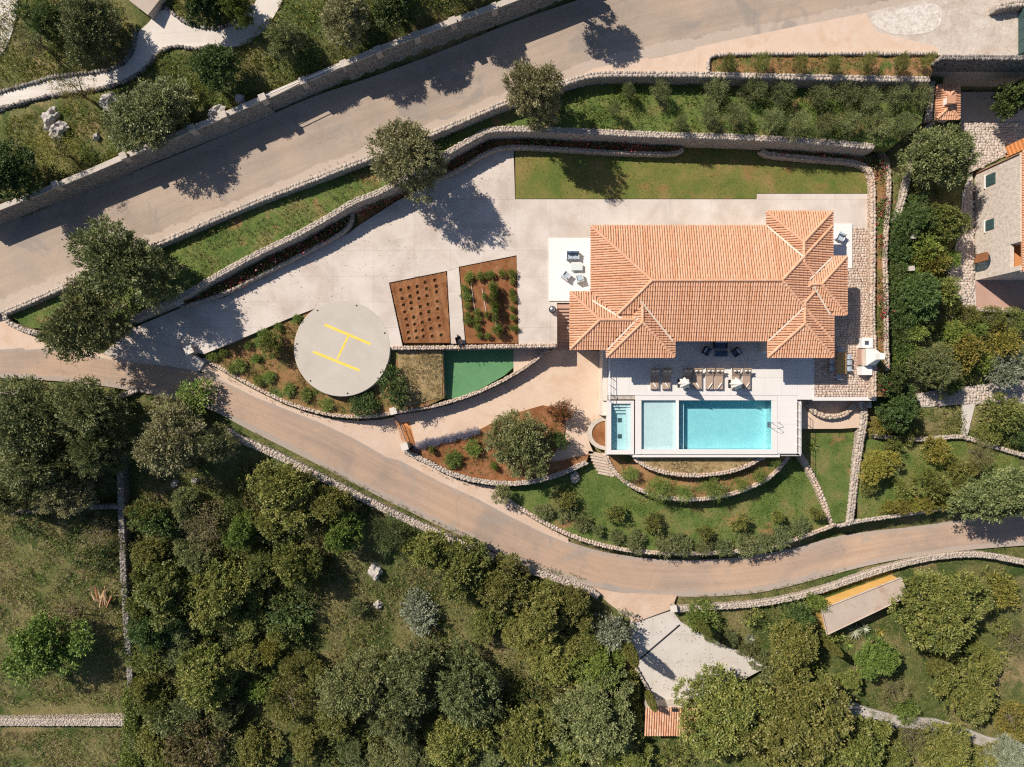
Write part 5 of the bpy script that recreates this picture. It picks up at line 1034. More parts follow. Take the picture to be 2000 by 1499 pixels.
# keep the sheet low under the house and pool
for (a, b, c, d, zz) in ((1082, 1190, 588, 700, -3.6), (1140, 1190, 805, 890, -3.6), (1568, 1700, 780, 820, -2.8), (1820, 1880, 160, 240, -.8), (775, 815, 815, 880, -3.2), (1100, 1630, 400, 790, -1.5), (1180, 1560, 780, 895, -3.4)):
    x0, y1, _ = W(a, c); x1, y0, _ = W(b, d); q = (X > x0) & (X < x1) & (Y > y0) & (Y < y1); Z[q] = np.minimum(Z[q], zz)
nx = len(xs); ny = len(ys); I = np.arange(nx * ny).reshape(ny, nx)
F = np.stack([I[:-1, :-1], I[:-1, 1:], I[1:, 1:], I[1:, :-1]], -1).reshape(-1, 4)
tag(obj('ground', np_mesh('ground', np.stack([X, Y, Z], -1).reshape(-1, 3), F, None, M['terrain'], True)), kind='structure')
# ---------------------------------------------------------------- vegetation
def unit(v): return v / (np.linalg.norm(v, axis=-1, keepdims=True) + 1e-9)
def sprays(rg, P, A, m, L, spread, ll, lw, curl=.8):
    n = len(P); t = rg.uniform(.05, 1, (n, m, 1)); r1 = rg.normal(0, 1, (n, m, 3)); r2 = rg.normal(0, 1, (n, m, 3)); r3 = rg.normal(0, 1, (n, m, 3))
    p = P[:, None] + A[:, None] * t * L + r1 * spread * (.35 + .65 * t) * L
    d = unit(A[:, None] + r2 * curl * .6); s = unit(np.cross(d, r3)); l = ll * rg.uniform(.7, 1.2, (n, m, 1)); w = lw * rg.uniform(.7, 1.2, (n, m, 1))
    V = np.stack([p, p + d * l * .5 + s * w * .5, p + d * l, p + d * l * .5 - s * w * .5], 2).reshape(-1, 3)
    k = n * m; F = np.arange(k * 4).reshape(k, 4)
    T = np.clip(np.repeat(rg.uniform(0, 1, n), m) * .62 + rg.uniform(0, .38, k), 0, 1)
    return V, F, T
def lobes(rg, nl, R, lob):
    C = [(0, 0, .12)]; LR = [lob[1] * 1.15]
    ex = rg.uniform(.85, 1.15); ph = rg.uniform(0, 6.28, 3)
    for k in range(nl):
        outer = k < nl * .62; a = 2 * math.pi * (k + rg.uniform(-.5, .5)) / (nl * .62) if outer else rg.uniform(0, 6.28)
        rim = 1 + .16 * math.sin(2 * a + ph[0]) + .13 * math.sin(3 * a + ph[1]); r = R * rim * (rg.uniform(.72, 1.1) if outer else rg.uniform(.2, .65))
        C.append((r * math.cos(a) * ex, r * math.sin(a) / ex, rg.uniform(-.38, .12) if outer else rg.uniform(.05, .42))); LR.append(rg.uniform(lob[0], lob[1]) * (1 if outer else 1.1))
    return C, LR
def crown_mesh(name, seed, nl, tufts, leaves, L, spread, ll, lw, zc=1.1, zr=.62, lob=(.34, .5), R=.62, curl=.8, up=.25, ball=False):
    rg = np.random.default_rng(seed); P = []; A = []
    if ball: C = [(0, 0, 0)]; LR = [1.0]
    else:
        C, LR = lobes(rg, nl, R, lob)
    for c, lr in zip(C, LR):
        n = tufts; u = unit(rg.normal(0, 1, (n, 3)) + np.array([0, 0, up])); s = rg.uniform(.66, 1.0, (n, 1))
        P.append(np.array(c) * np.array([1, 1, zr / .62]) + u * lr * s * np.array([1, 1, zr / .62 * .95])); A.append(unit(u + np.array([0, 0, .15])))
    P = np.concatenate(P); A = np.concatenate(A); P[:, 2] += zc
    V, F, T = sprays(rg, P, A, leaves, L, spread, ll, lw, curl)
    return np_mesh(name, V, F, T, M['lf_olive'])
def trunk_mesh(name, seed, zc=1.1, rad=.07):
    rg = np.random.default_rng(seed); mb = MB(); b = (rg.uniform(-.08, .08), rg.uniform(-.08, .08), zc * .42)
    mb.tube([(0, 0, -.15), (b[0] * .4, b[1] * .5, zc * .2), b], [rad * 1.35, rad, rad * .85], 7)
    for k in range(6):
        a = 2 * math.pi * (k + rg.uniform(-.3, .3)) / 6; r = rg.uniform(.4, .65); e = (r * math.cos(a), r * math.sin(a), zc + rg.uniform(-.15, .25))
        m = (b[0] + (e[0] - b[0]) * .5, b[1] + (e[1] - b[1]) * .5, b[2] + (e[2] - b[2]) * .62); mb.tube([b, m, e], [rad * .6, rad * .4, rad * .15], 5)
    me = bpy.data.meshes.new(name); me.from_pydata(mb.v, [], mb.f); me.materials.append(M['bark']); return me
CR = {
 'olive': [crown_mesh('olive_crown', 100 + i, 20, 46, 26, .16, .27, .072, .029, lob=(.14, .31), R=.66, zr=.66) for i in range(6)],
 'broad': [crown_mesh('broad_crown', 200 + i, 24, 54, 15, .09, .42, .066, .042, lob=(.13, .30), R=.68, zr=.64) for i in range(6)],
 'broad_big': [crown_mesh('broad_crown_large', 260 + i, 30, 62, 17, .08, .42, .050, .032, lob=(.11, .26), R=.72, zr=.60) for i in range(2)],
 'loose': [crown_mesh('loose_crown', 300 + i, 9, 16, 20, .22, .4, .06, .028, lob=(.25, .42), R=.6) for i in range(2)],
 'shrub': [crown_mesh('shrub_crown', 400 + i, 8, 34, 12, .16, .4, .11, .05, zc=.62, zr=.5, lob=(.28, .46), R=.52) for i in range(4)],
 'feather': [crown_mesh('feather_crown', 450 + i, 7, 26, 20, .34, .22, .12, .022, zc=.7, zr=.55, lob=(.2, .4), R=.45, up=.5) for i in range(3)],
 'ball': [crown_mesh('ball_crown', 500 + i, 0, 900, 9, .06, .5, .07, .04, zc=.62, zr=.6, ball=True, up=.3) for i in range(2)],
}
TR = [trunk_mesh('trunk', 600 + i) for i in range(3)]
def cyp(seed):
    rg = np.random.default_rng(seed); n = 900; t = rg.uniform(0, 1, n); a = rg.uniform(0, 6.28, n); r = (.16 * np.sin(np.clip(t * .93 + .07, 0, 1) * math.pi) ** .6 + .015) * rg.uniform(.75, 1, n)
    P = np.stack([r * np.cos(a), r * np.sin(a), .06 + t * .92], 1); A = unit(np.stack([np.cos(a) * .4, np.sin(a) * .4, np.ones(n)], 1))
    return np_mesh('cypress_crown', *sprays(rg, P, A, 12, .07, .2, .035, .016), M['lf_dark'])
CR['cypress'] = [cyp(5), cyp(6)]
def rosette(seed, n=16, L=1.0, w=.09, lift=.55, seg=4):
    rg = np.random.default_rng(seed); mb = MB()
    for k in range(n):
        a = 2.4 * k + rg.uniform(-.2, .2); el = lift * rg.uniform(.3, 1.3); l = L * rg.uniform(.75, 1.05); V = []
        for i in range(seg + 1):
            t = i / seg; r = l * t * math.cos(el * (1 - .3 * t)); z = l * (math.sin(el) * t - .35 * t * t) + .08; ww = w * (1 - t) ** .6 * (.4 + .6 * min(1, t * 4 + .4)); d = (math.cos(a), math.sin(a)); V += [(d[0] * r - d[1] * ww, d[1] * r + d[0] * ww, z), (d[0] * r + d[1] * ww, d[1] * r - d[0] * ww, z)]
        mb.add(V, [(2 * i, 2 * i + 1, 2 * i + 3, 2 * i + 2) for i in range(seg)], rg.uniform(0, 1))
    me = bpy.data.meshes.new('rosette'); me.from_pydata(mb.v, [], mb.f); at = me.attributes.new('tint', 'FLOAT', 'FACE'); at.data.foreach_set('value', mb.t); me.materials.append(M['lf_grey']); return me
CR['agave'] = [rosette(1, 18, 1.0, .1, .6), rosette(2, 16, 1.0, .1, .5)]; CR['palm'] = [rosette(3, 30, 1.0, .05, .8, 5)]
_cnt = [0]
def plant(label, px, py, r, h, kind, leaf, name='tree', cat='tree', group=None, sy=1.0, parts=True, zoff=0.0):
    """crown seen at pixel px,py with pixel radius r; the plant stands on the ground below it"""
    _cnt[0] += 1; i = _cnt[0]; rg = random.Random(i * 7 + 3)
    if kind == 'broad' and r >= 84: kind = 'broad_big'
    ms = CR[kind]; me = ms[i % len(ms)]; zg_ = ground_z(px, py)
    unit_h = {'olive': 1.75, 'broad': 1.75, 'broad_big': 1.75, 'loose': 1.75, 'shrub': 1.2, 'feather': 1.3, 'ball': 1.22, 'cypress': 1.0, 'agave': .6, 'palm': .9}[kind]
    zc = zg_ + h * .6; zg_ = ground_z(*px_of(*W(px, py, zc)[:2], zg_)); zc = zg_ + h * .6
    x, y, _ = W(px, py, zc); rr = r / 20.0 * (HC - zc) / HC * (.92 if kind in ('olive', 'broad', 'broad_big') else 1.0)
    ea = rg.uniform(.9, 1.12) if kind in ('olive', 'broad', 'shrub', 'loose') else 1.0
    S = (rr * ea, rr * sy / ea, h / unit_h) if kind != 'cypress' else (h * rr, h * rr, h)
    rz = rg.uniform(0, 6.28) if sy == 1.0 else 0.0
    if not parts:
        o = obj(name, me, None, (x, y, zg_ + zoff), rz, S, M[leaf]); return tag(o, label, cat, group)
    rt = empty(name, (x, y, zg_ + zoff), rz, label, cat, group)
    obj('crown', me, rt, None, 0, S, M[leaf])
    if kind == 'cypress': MB().tube([(0, 0, -.2), (0, 0, h * .2)], .09, 6).build('trunk', M['bark'], rt)
    else: obj('trunk', TR[i % 3], rt, None, 0, (S[0], S[1], S[2] * {'shrub': .55, 'feather': .6, 'ball': .5}.get(kind, 1.0)))
    return rt
T_ = [ # label, px, py, r, h, kind, leaf
 ('big olive tree on the terrace tip beside the upper road', 238, 518, 98, 7.0, 'olive', 'lf_olive_g'),
 ('wide olive tree at the junction leaning over the lower road', 168, 625, 92, 6.5, 'olive', 'lf_olive_g'),
 ('grey-green olive tree on the terrace beside the long drive', 793, 300, 84, 6.2, 'olive', 'lf_olive'),
 ('grey-green olive tree at the left end of the sapling terrace', 1041, 180, 68, 7.2, 'olive', 'lf_olive'),
 ('big fresh green tree beside the neighbour stone court', 1836, 306, 76, 6.0, 'olive', 'lf_olive_g'),
 ('round olive tree in the red bed beside the lower drive', 1014, 866, 74, 5.0, 'olive', 'lf_olive_g'),
 ('big grey-green tree at the right edge above the lower road', 1958, 966, 76, 6.5, 'olive', 'lf_olive_g'),
 ('large olive-brown tree just right of the ochre shed', 1838, 1192, 100, 6.5, 'broad', 'lf_green'),
 ('round dense tree beside the curved path near the right bottom corner', 1890, 1346, 67, 4.6, 'broad', 'lf_green'),
 ('bushy tree left of the ochre shed above the court', 1548, 1268, 60, 4.5, 'broad', 'lf_green'),
 ('huge spreading tree at the bottom right of centre', 1545, 1415, 124, 7.0, 'broad', 'lf_green'),
 ('large tree over the tiled hut at the bottom', 1412, 1394, 108, 6.5, 'broad', 'lf_green'),
 ('tree at the bottom edge right of the huge spreading tree', 1668, 1462, 78, 5.5, 'broad', 'lf_green'),
 ('green tree below the ochre shed beside the agaves', 1712, 1290, 48, 4.0, 'broad', 'lf_bright'),
 ('small tree at the bottom edge by the curved path', 1850, 1470, 62, 4.2, 'broad', 'lf_green'),
 ('greyish brown bush beside the curved path at the bottom', 1782, 1440, 40, 2.6, 'loose', 'lf_brown'),
 ('thin brownish shrub on the shady lawn beside the curved path', 1745, 1350, 34, 2.2, 'loose', 'lf_brown'),
 ('silver-green bush at the bottom right corner', 1965, 1476, 48, 2.6, 'broad', 'lf_grey'),
 ('yellow-green clipped bush at the right edge of the bottom corner', 1985, 1410, 36, 2.0, 'ball', 'lf_yellow'),
 ('tall olive in the dark grove at the left edge, uppermost', 55, 815, 88, 6.5, 'olive', 'lf_olive_g'),
 ('olive in the dark grove beside the roadside wall end', 168, 800, 80, 6.5, 'olive', 'lf_olive_g'),
 ('olive in the dark grove overhanging the old straight wall', 190, 878, 62, 6.0, 'olive', 'lf_olive_g'),
 ('olive in the middle of the dark grove at the left', 80, 915, 82, 6.0, 'olive', 'lf_olive_g'),
 ('low olive at the lower end of the dark grove', 118, 965, 58, 5.0, 'olive', 'lf_olive'),
 ('olive at the left edge of the frame below the dark grove', 10, 965, 52, 5.0, 'olive', 'lf_olive_g'),
 ('pale silvery olive beside the road bend in the woods', 335, 852, 82, 6.0, 'olive', 'lf_olive'),
 ('smaller pale olive lobed against the big silvery one', 422, 872, 42, 4.5, 'olive', 'lf_olive'),
 ('low bush on the roadside in front of the silvery olive', 370, 785, 48, 2.2, 'shrub', 'lf_bright'),
 ('broad green tree under the white dry stone wall', 560, 960, 72, 5.0, 'broad', 'lf_green'),
 ('dark green tree right of the broad one under the dry stone wall', 645, 985, 46, 4.2, 'broad', 'lf_green'),
 ('bright green bush in the middle of the woods', 470, 1040, 40, 3.5, 'broad', 'lf_bright'),
 ('bright green tree with dark shade beside the dry stone wall', 672, 1040, 48, 4.5, 'broad', 'lf_bright'),
 ('round dark feathery bush against the dry stone wall', 760, 1042, 46, 3.0, 'feather', 'lf_dark'),
 ('tree with pale top and deep shade left of the bare patch', 580, 1108, 55, 4.8, 'broad', 'lf_green'),
 ('greyish thin scrub tree left of the bright bush', 400, 1030, 58, 3.5, 'loose', 'lf_brown'),
 ('leaning scrub on the slope under the silvery olive', 300, 1020, 46, 3.0, 'shrub', 'lf_dark'),
 ('yellow-green tree along the dry stone wall, first right of the dark bush', 835, 1075, 52, 4.0, 'broad', 'lf_green'),
 ('large yellow-green tree along the dry stone wall, second right of the dark bush', 905, 1108, 66, 4.4, 'broad', 'lf_green'),
 ('green tree along the dry stone wall, third right of the dark bush', 985, 1140, 58, 4.2, 'broad', 'lf_green'),
 ('dense green tree near the gravel entrance, left of the variegated shrub', 1060, 1188, 66, 4.5, 'broad', 'lf_green'),
 ('green tree between the dry stone wall end and the variegated shrub', 1120, 1180, 48, 3.8, 'broad', 'lf_green'),
 ('pale variegated shrub beside the gravel entrance', 1195, 1232, 46, 3.2, 'shrub', 'lf_grey'),
 ('dark tree on the right of the old straight wall, upper one', 320, 1150, 78, 5.0, 'broad', 'lf_green'),
 ('dense tree right of the old wall, in the middle of the left woods', 425, 1165, 76, 4.8, 'broad', 'lf_green'),
 ('dark tree on the right of the old straight wall, lower one', 300, 1230, 50, 4.2, 'broad', 'lf_dark'),
 ('olive-brown tree in the lower left woods', 405, 1320, 70, 4.8, 'broad', 'lf_green'),
 ('solitary bright green tree on the rough grass left of the old wall', 88, 1262, 80, 5.2, 'broad', 'lf_bright'),
 ('dry brown bush on the rough grass above the solitary green tree', 130, 1195, 42, 2.2, 'loose', 'lf_brown'),
 ('large olive of the three in the lower woods, left one', 700, 1335, 78, 6.0, 'olive', 'lf_olive_g'),
 ('large olive of the three in the lower woods, middle one', 800, 1330, 80, 6.2, 'olive', 'lf_olive_g'),
 ('large olive of the three in the lower woods, right one', 910, 1352, 82, 6.0, 'olive', 'lf_olive_g'),
 ('drooping olive below the middle one of the three', 775, 1405, 60, 5.0, 'olive', 'lf_olive_g'),
 ('round dark bush left of the three large olives', 562, 1368, 45, 2.8, 'ball', 'lf_green'),
 ('round bush below the left large olive', 655, 1402, 46, 3.0, 'broad', 'lf_green'),
 ('small green bush touching the left large olive', 618, 1310, 34, 2.6, 'broad', 'lf_green'),
 ('silver-leaved low shrub above the three large olives', 820, 1192, 46, 1.8, 'shrub', 'lf_grey'),
 ('dark round low shrub beside the small white rock', 694, 1190, 25, 1.6, 'shrub', 'lf_olive_g'),
 ('tree at the bottom edge under the three large olives', 880, 1452, 66, 4.5, 'broad', 'lf_green'),
 ('tree at the bottom edge between the olives and the hut', 1015, 1440, 78, 5.0, 'broad', 'lf_green'),
 ('large tree left of the tiled hut', 1165, 1400, 98, 6.0, 'broad', 'lf_olive_g'),
 ('fresh green tree left of the pale court', 1170, 1310, 60, 4.2, 'broad', 'lf_bright'),
 ('pale tree in the glade left of the pale court', 1085, 1300, 58, 4.0, 'broad', 'lf_green'),
 ('very dark brownish bush at the bottom edge right of the old wall', 385, 1455, 62, 3.6, 'ball', 'lf_brown'),
 ('grey-green bush beside the ivy-covered wall end', 330, 1400, 46, 3.2, 'shrub', 'lf_olive_g'),
 ('green bush at the bottom edge left of the dry glade', 500, 1465, 52, 3.2, 'broad', 'lf_green'),
 ('small bright bush beside the dry glade', 512, 1350, 28, 2.2, 'shrub', 'lf_bright'),
 ('low dark scrub in the woods below the bare patch', 560, 1200, 48, 2.2, 'shrub', 'lf_dark'),
 ('small yellow-green bush casting dark shade in the woods', 530, 1270, 28, 2.2, 'shrub', 'lf_yellow'),
 ('brown scrub beside the old straight wall in deep shade', 190, 1040, 40, 2.2, 'loose', 'lf_brown'),
 ('olive in the upper garden beside the stone building', 178, 52, 70, 4.5, 'olive', 'lf_olive_g'),
 ('dark tree in the top left corner between the two white paths', 95, 40, 52, 4.2, 'broad', 'lf_dark'),
 ('round dark glossy tree beside the white garden path', 424, 130, 54, 3.6, 'broad', 'lf_dark'),
 ('wide olive in the upper garden right above the roadside wall', 292, 225, 86, 4.0, 'olive', 'lf_olive_g'),
 ('very dark tree in the shady planting at the top', 405, -2, 60, 3.8, 'broad', 'lf_dark'),
 ('bright bush at the right end of the shady planting at the top', 462, 15, 36, 3.5, 'broad', 'lf_bright'),
 ('green tree on the grass right of the white path', 556, 80, 44, 3.2, 'olive', 'lf_olive_g'),
 ('silver-grey olive at the top above the roadside wall', 675, 35, 58, 3.8, 'olive', 'lf_olive'),
 ('dark tree at the top edge right of the silver olive', 770, 8, 56, 3.8, 'broad', 'lf_dark'),
 ('tree at the top edge casting shade on the upper road', 890, -40, 46, 4.2, 'broad', 'lf_green'),
 ('dark tree at the left edge beside the roadside wall', 25, 335, 62, 4.2, 'broad', 'lf_dark'),
 ('thin yellowish tree beside the dark one at the left edge', 112, 292, 44, 3.4, 'loose', 'lf_yellow'),
 ('bare orange-leaved tree beside the white garden path', 152, 178, 40, 4.0, 'loose', 'lf_yellow'),
 ('thin brown bush in the upper garden near the left path', 70, 78, 42, 3.0, 'loose', 'lf_brown'),
 ('tree outside the top edge shading the upper road', 1112, -62, 60, 5.6, 'broad', 'lf_green'),
 ('dark tree at the right edge beside the shaded alley', 1985, 190, 48, 5.0, 'broad', 'lf_dark'),
 ('bushy tree at the neighbour facade, upper one', 1850, 432, 46, 3.6, 'broad', 'lf_green'),
 ('dark bush left of the neighbour facade', 1795, 420, 42, 3.0, 'broad', 'lf_dark'),
 ('bright green bush in the middle of the neighbour garden', 1808, 480, 32, 2.6, 'shrub', 'lf_bright'),
 ('orange-brown bush beside the neighbour terrace', 1822, 515, 34, 2.4, 'shrub', 'lf_yellow'),
 ('dark spreading tree between the hedge and the neighbour terrace', 1800, 575, 50, 3.6, 'broad', 'lf_dark'),
 ('olive bush beside the clipped balls', 1845, 570, 32, 2.6, 'shrub', 'lf_green'),
 ('grey-green round tree in the neighbour garden below the clipped balls', 1825, 715, 50, 3.8, 'olive', 'lf_olive_g'),
 ('ochre tinged shrub left of the pale flowering one', 1895, 685, 40, 2.6, 'shrub', 'lf_yellow'),
 ('ochre tinged shrub at the right edge under the clipped balls', 1958, 672, 36, 2.4, 'shrub', 'lf_yellow'),
 ('pale white-leaved shrub at the right edge', 1965, 722, 44, 2.2, 'shrub', 'lf_grey'),
 ('dark green tree touching the terrace corner', 1735, 745, 38, 3.6, 'broad', 'lf_dark'),
 ('dark green tree below the terrace corner', 1755, 800, 50, 4.0, 'broad', 'lf_dark'),
 ('yellowish shrub at the foot of the terrace corner tree', 1722, 830, 28, 2.0, 'shrub', 'lf_yellow'),
 ('dark hedge-like shrub at the right edge above the lower lawn', 1960, 808, 46, 2.4, 'shrub', 'lf_green'),
 ('dark shrub on the upper right lawn beside the small path', 1985, 850, 26, 1.8, 'shrub', 'lf_dark'),
 ('yellow-green citrus tree beside the broad path wall', 1714, 908, 40, 3.2, 'broad', 'lf_yellow'),
 ('olive-green bush on the neighbour lawn, lower one', 1826, 950, 36, 2.8, 'shrub', 'lf_green'),
 ('brown-green bush on the neighbour lawn, upper one', 1830, 880, 30, 2.4, 'shrub', 'lf_yellow'),
 ('brownish bush right of the neighbour lawn', 1915, 885, 36, 2.8, 'loose', 'lf_brown'),
 ('red-tipped shrub beside the round olive, upper one', 1096, 806, 27, 2.6, 'shrub', 'lf_red'),
 ('dark red-tipped shrub beside the round olive, lower one', 1090, 858, 24, 2.4, 'shrub', 'lf_dark'),
 ('round green shrub in the helipad garden left of the pad', 530, 672, 28, 2.2, 'shrub', 'lf_bright'),
 ('dark large-leaved shrub at the lower right edge of the helipad', 768, 762, 40, 2.2, 'shrub', 'lf_dark'),
 ('dark shrub under the bottom edge of the helipad', 705, 788, 30, 1.5, 'shrub', 'lf_dark'),
 ('large round bush on the verge at the left edge of the ochre shed', 1560, 1200, 36, 2.6, 'shrub', 'lf_dark'),
 ('bright yellow-green creeper bush at the court entrance', 1372, 1205, 40, 1.8, 'shrub', 'lf_bright'),
 ('green bush over the left end of the ochre shed', 1598, 1180, 22, 2.4, 'shrub', 'lf_bright'),
 ('ochre dry bush at the right edge below the sweeping wall', 1965, 1155, 40, 2.2, 'shrub', 'lf_yellow'),
 ('brown shrub at the right edge beside the dry slope', 1985, 1250, 38, 2.0, 'loose', 'lf_brown'),
 ('bright round-leaved shrub at the bend of the curved path', 1770, 1388, 28, 1.5, 'shrub', 'lf_bright'),
]
for t in T_:
    big = t[5] in ('olive', 'broad', 'loose') and t[4] >= 3.3
    plant(*t, name={'olive': 'olive_tree', 'broad': 'broadleaf_tree', 'loose': 'sparse_tree'}.get(t[5], 'shrub') if big else 'shrub', cat='tree' if big else 'shrub', parts=True)
ORD = ['first', 'second', 'third', 'fourth', 'fifth', 'sixth', 'seventh', 'eighth', 'ninth', 'tenth', 'eleventh', 'twelfth', 'thirteenth', 'fourteenth', 'fifteenth', 'sixteenth', 'seventeenth', 'eighteenth', 'nineteenth', 'twentieth']
def row(pts, tmpl, kind, leaf, name, cat, group, h, axis=0, parts=False, **kw):
    for k, p in enumerate(sorted(pts, key=lambda q: q[axis])):
        jr = random.Random(k * 13 + len(pts)); js = jr.uniform(.75, 1.3) if name in ('roadside_shrub', 'garden_plant', 'young_tree', 'bed_shrub') else 1.0
        plant(tmpl.format(ORD[k]), p[0] + (jr.uniform(-5, 5) if js != 1.0 else 0), p[1] + (jr.uniform(-4, 3) if js != 1.0 else 0), p[2] * js, h * (p[3] if len(p) > 3 else 1), kind, leaf, name, cat, group, parts=parts, **kw)
row([(1227, 176, 15), (1288, 180, 24), (1400, 176, 31), (1472, 177, 29), (1524, 184, 30), (1599, 188, 30), (1652, 182, 31), (1697, 195, 31), (1753, 188, 31), (1801, 190, 27)], 'olive sapling in the upper row of the green terrace, {} from the left', 'feather', 'lf_olive_g', 'olive_sapling', 'sapling', 'olive saplings on the terrace', 2.2, parts=True)
row([(1200, 212, 15), (1330, 238, 15), (1384, 222, 27), (1437, 226, 30), (1508, 236, 31), (1559, 243, 31), (1609, 243, 28), (1657, 238, 29), (1713, 245, 32), (1762, 243, 29)], 'olive sapling in the lower row of the green terrace, {} from the left', 'feather', 'lf_olive_g', 'olive_sapling', 'sapling', 'olive saplings on the terrace', 2.2, parts=True)
row([(1422, 120, 17), (1487, 122, 22), (1562, 124, 20), (1628, 124, 20), (1697, 122, 21), (1757, 124, 20), (1812, 118, 16)], 'upright shrub in the roadside planter, {} from the left', 'feather', 'lf_green', 'planter_shrub', 'shrub', 'shrubs in the roadside planter', 1.9)
for tm, pts, kd, lf, h in (
 ('bush of the thicket right beside the old straight wall, {} from the top', [(283, 1005, 34), (290, 1085, 40), (278, 1120, 30), (276, 1190, 36), (292, 1285, 44), (280, 1345, 34), (300, 1380, 38), (296, 1450, 44), (318, 1492, 46)], 'broad', 'lf_green', 2.8),
 ('bush in the second thicket line from the old wall, {} from the top', [(360, 985, 36), (378, 1090, 44), (345, 1225, 42), (360, 1270, 40), (372, 1385, 44), (440, 1400, 40), (450, 1470, 46)], 'broad', 'lf_olive_g', 2.8),
 ('bush in the middle of the left woods, {} from the top', [(520, 1020, 38), (505, 1110, 42), (490, 1150, 36), (480, 1215, 44), (545, 1235, 34), (470, 1285, 40), (575, 1300, 30), (600, 1450, 40)], 'broad', 'lf_green', 2.6)):
    row(pts, tm, kd, lf, 'woodland_bush', 'bush', 'bushes of the left thicket', h, 1, parts=True)
for tm, pts, kd, lf, h in (
 ('bush in the woods between the large olives and the court, {} from the left', [(950, 1215, 40), (1015, 1235, 42), (1040, 1265, 36), (1110, 1260, 46), (1150, 1255, 38), (1225, 1345, 34), (1215, 1450, 46), (1100, 1470, 50), (1240, 1490, 44)], 'broad', 'lf_green', 2.6),
 ('low bush along the bottom edge of the woods, {} from the left', [(690, 1470, 36), (740, 1490, 40), (800, 1480, 44), (950, 1480, 44)], 'broad', 'lf_olive_g', 2.2),
 ('bush at the right border of the pale court, {} from the left', [(1395, 1240, 20), (1425, 1252, 22), (1455, 1268, 22), (1490, 1290, 28), (1505, 1318, 30)], 'shrub', 'lf_olive_g', 1.5),
 ('bush among the trees of the bottom right corner, {} from the left', [(1480, 1490, 50), (1600, 1350, 34), (1660, 1330, 28), (1740, 1490, 46), (1800, 1250, 26), (1830, 1300, 26), (1930, 1300, 34), (1940, 1480, 40), (1900, 1260, 26)], 'broad', 'lf_green', 2.4)):
    row(pts, tm, kd, lf, 'woodland_bush', 'bush', 'bushes of the lower woods', h, 0, parts=True)
row([(1745, 872, 22), (1775, 846, 26), (1868, 912, 24), (1765, 955, 22), (1884, 945, 26), (1902, 915, 22), (1858, 975, 24), (1930, 850, 26), (1700, 950, 18)], 'garden bush on the neighbour lawn above the lower road, {} from the left', 'shrub', 'lf_green', 'garden_bush', 'bush', 'bushes on the neighbour lawn', 1.6, parts=True)
row([(1778, 455, 26), (1835, 470, 24), (1860, 505, 20), (1780, 540, 26), (1790, 640, 34), (1760, 690, 30), (1868, 650, 28), (1905, 640, 22), (1920, 710, 26), (1780, 690, 28), (1860, 755, 26)], 'bush of the dense planting beside the neighbour house, {} from the top', 'shrub', 'lf_bright', 'garden_bush', 'bush', 'bushes beside the neighbour house', 1.6, 1, parts=True)
row([(1858, 597, 17), (1892, 617, 21), (1938, 618, 21), (1980, 626, 26)], 'clipped dark green ball bush under the neighbour terrace, {} from the left', 'ball', 'lf_green', 'ball_bush', 'bush', 'clipped ball bushes', 1.5, parts=True)
row([(1758, 432 + k * 32, 26) for k in range(10)], 'clump of the long dark hedge beside the pale wall, {} from the top', 'shrub', 'lf_dark', 'hedge_shrub', 'hedge', 'long hedge along the boundary', 1.7, 1)
row([(1235, 924, 22), (1288, 954, 26), (1334, 962, 20), (1395, 956, 24), (1446, 944, 20), (1484, 926, 22), (1512, 905, 16)], 'green shrub in the second bed below the pool, {} from the left', 'feather', 'lf_bright', 'bed_shrub', 'shrub', 'shrubs in the curved bed', 1.2)
row([(985, 966, 18), (1064, 998, 26), (1112, 1000, 28), (1140, 1022, 18), (1165, 1034, 18), (1204, 1046, 20), (1245, 1058, 20), (1300, 1066, 24), (1336, 1064, 20), (1375, 1064, 22), (1412, 1066, 18), (1452, 1064, 26), (1490, 1058, 22), (1528, 1046, 30), (1570, 1034, 22)], 'low shrub along the wall of the bending road, {} from the left', 'shrub', 'lf_olive_g', 'roadside_shrub', 'shrub', 'shrubs above the bending road wall', 1.1)
row([(1110, 975, 26), (1200, 1002, 18), (1276, 1018, 22), (1440, 1020, 22), (1518, 1006, 16), (1594, 1006, 18), (1378, 1040, 14)], 'young fruit tree on the lower lawn, {} from the left', 'shrub', 'lf_green', 'young_tree', 'tree', 'young trees on the lower lawn', 1.8, parts=True)
row([(816 + 10.2 * k, 872 - 2.5 * k - (k % 3), 11) for k in range(12)], 'lavender plant beside the lower drive, {} from the gate', 'feather', 'lf_blue', 'lavender_plant', 'lavender', 'lavender row beside the drive', .7)
row([(880, 896, 21), (926, 880, 19), (848, 880, 10), (962, 915, 12)], 'green bush in the red soil under the lavender, {} from the left', 'shrub', 'lf_bright', 'bed_shrub', 'shrub', 'bushes in the red bed', 1.0)
row([(1740 + 24 * k, 992 - 2.6 * k + (k % 2) * 4, 18) for k in range(7)], 'orange-yellow shrub along the wall above the road, {} from the left', 'shrub', 'lf_yellow', 'wall_shrub', 'shrub', 'orange shrubs above the road', 1.2)
row([(418, 694, 10), (440, 690, 13), (470, 715, 14), (500, 700, 11), (480, 672, 12), (510, 655, 11), (545, 636, 11), (575, 620, 9), (455, 724, 12), (530, 735, 12), (560, 760, 13), (595, 770, 13), (505, 745, 11), (640, 790, 18), (735, 795, 14)], 'low herb clump in the helipad garden, {} from the left', 'shrub', 'lf_bright', 'garden_plant', 'plant', 'herbs in the helipad garden', .6)
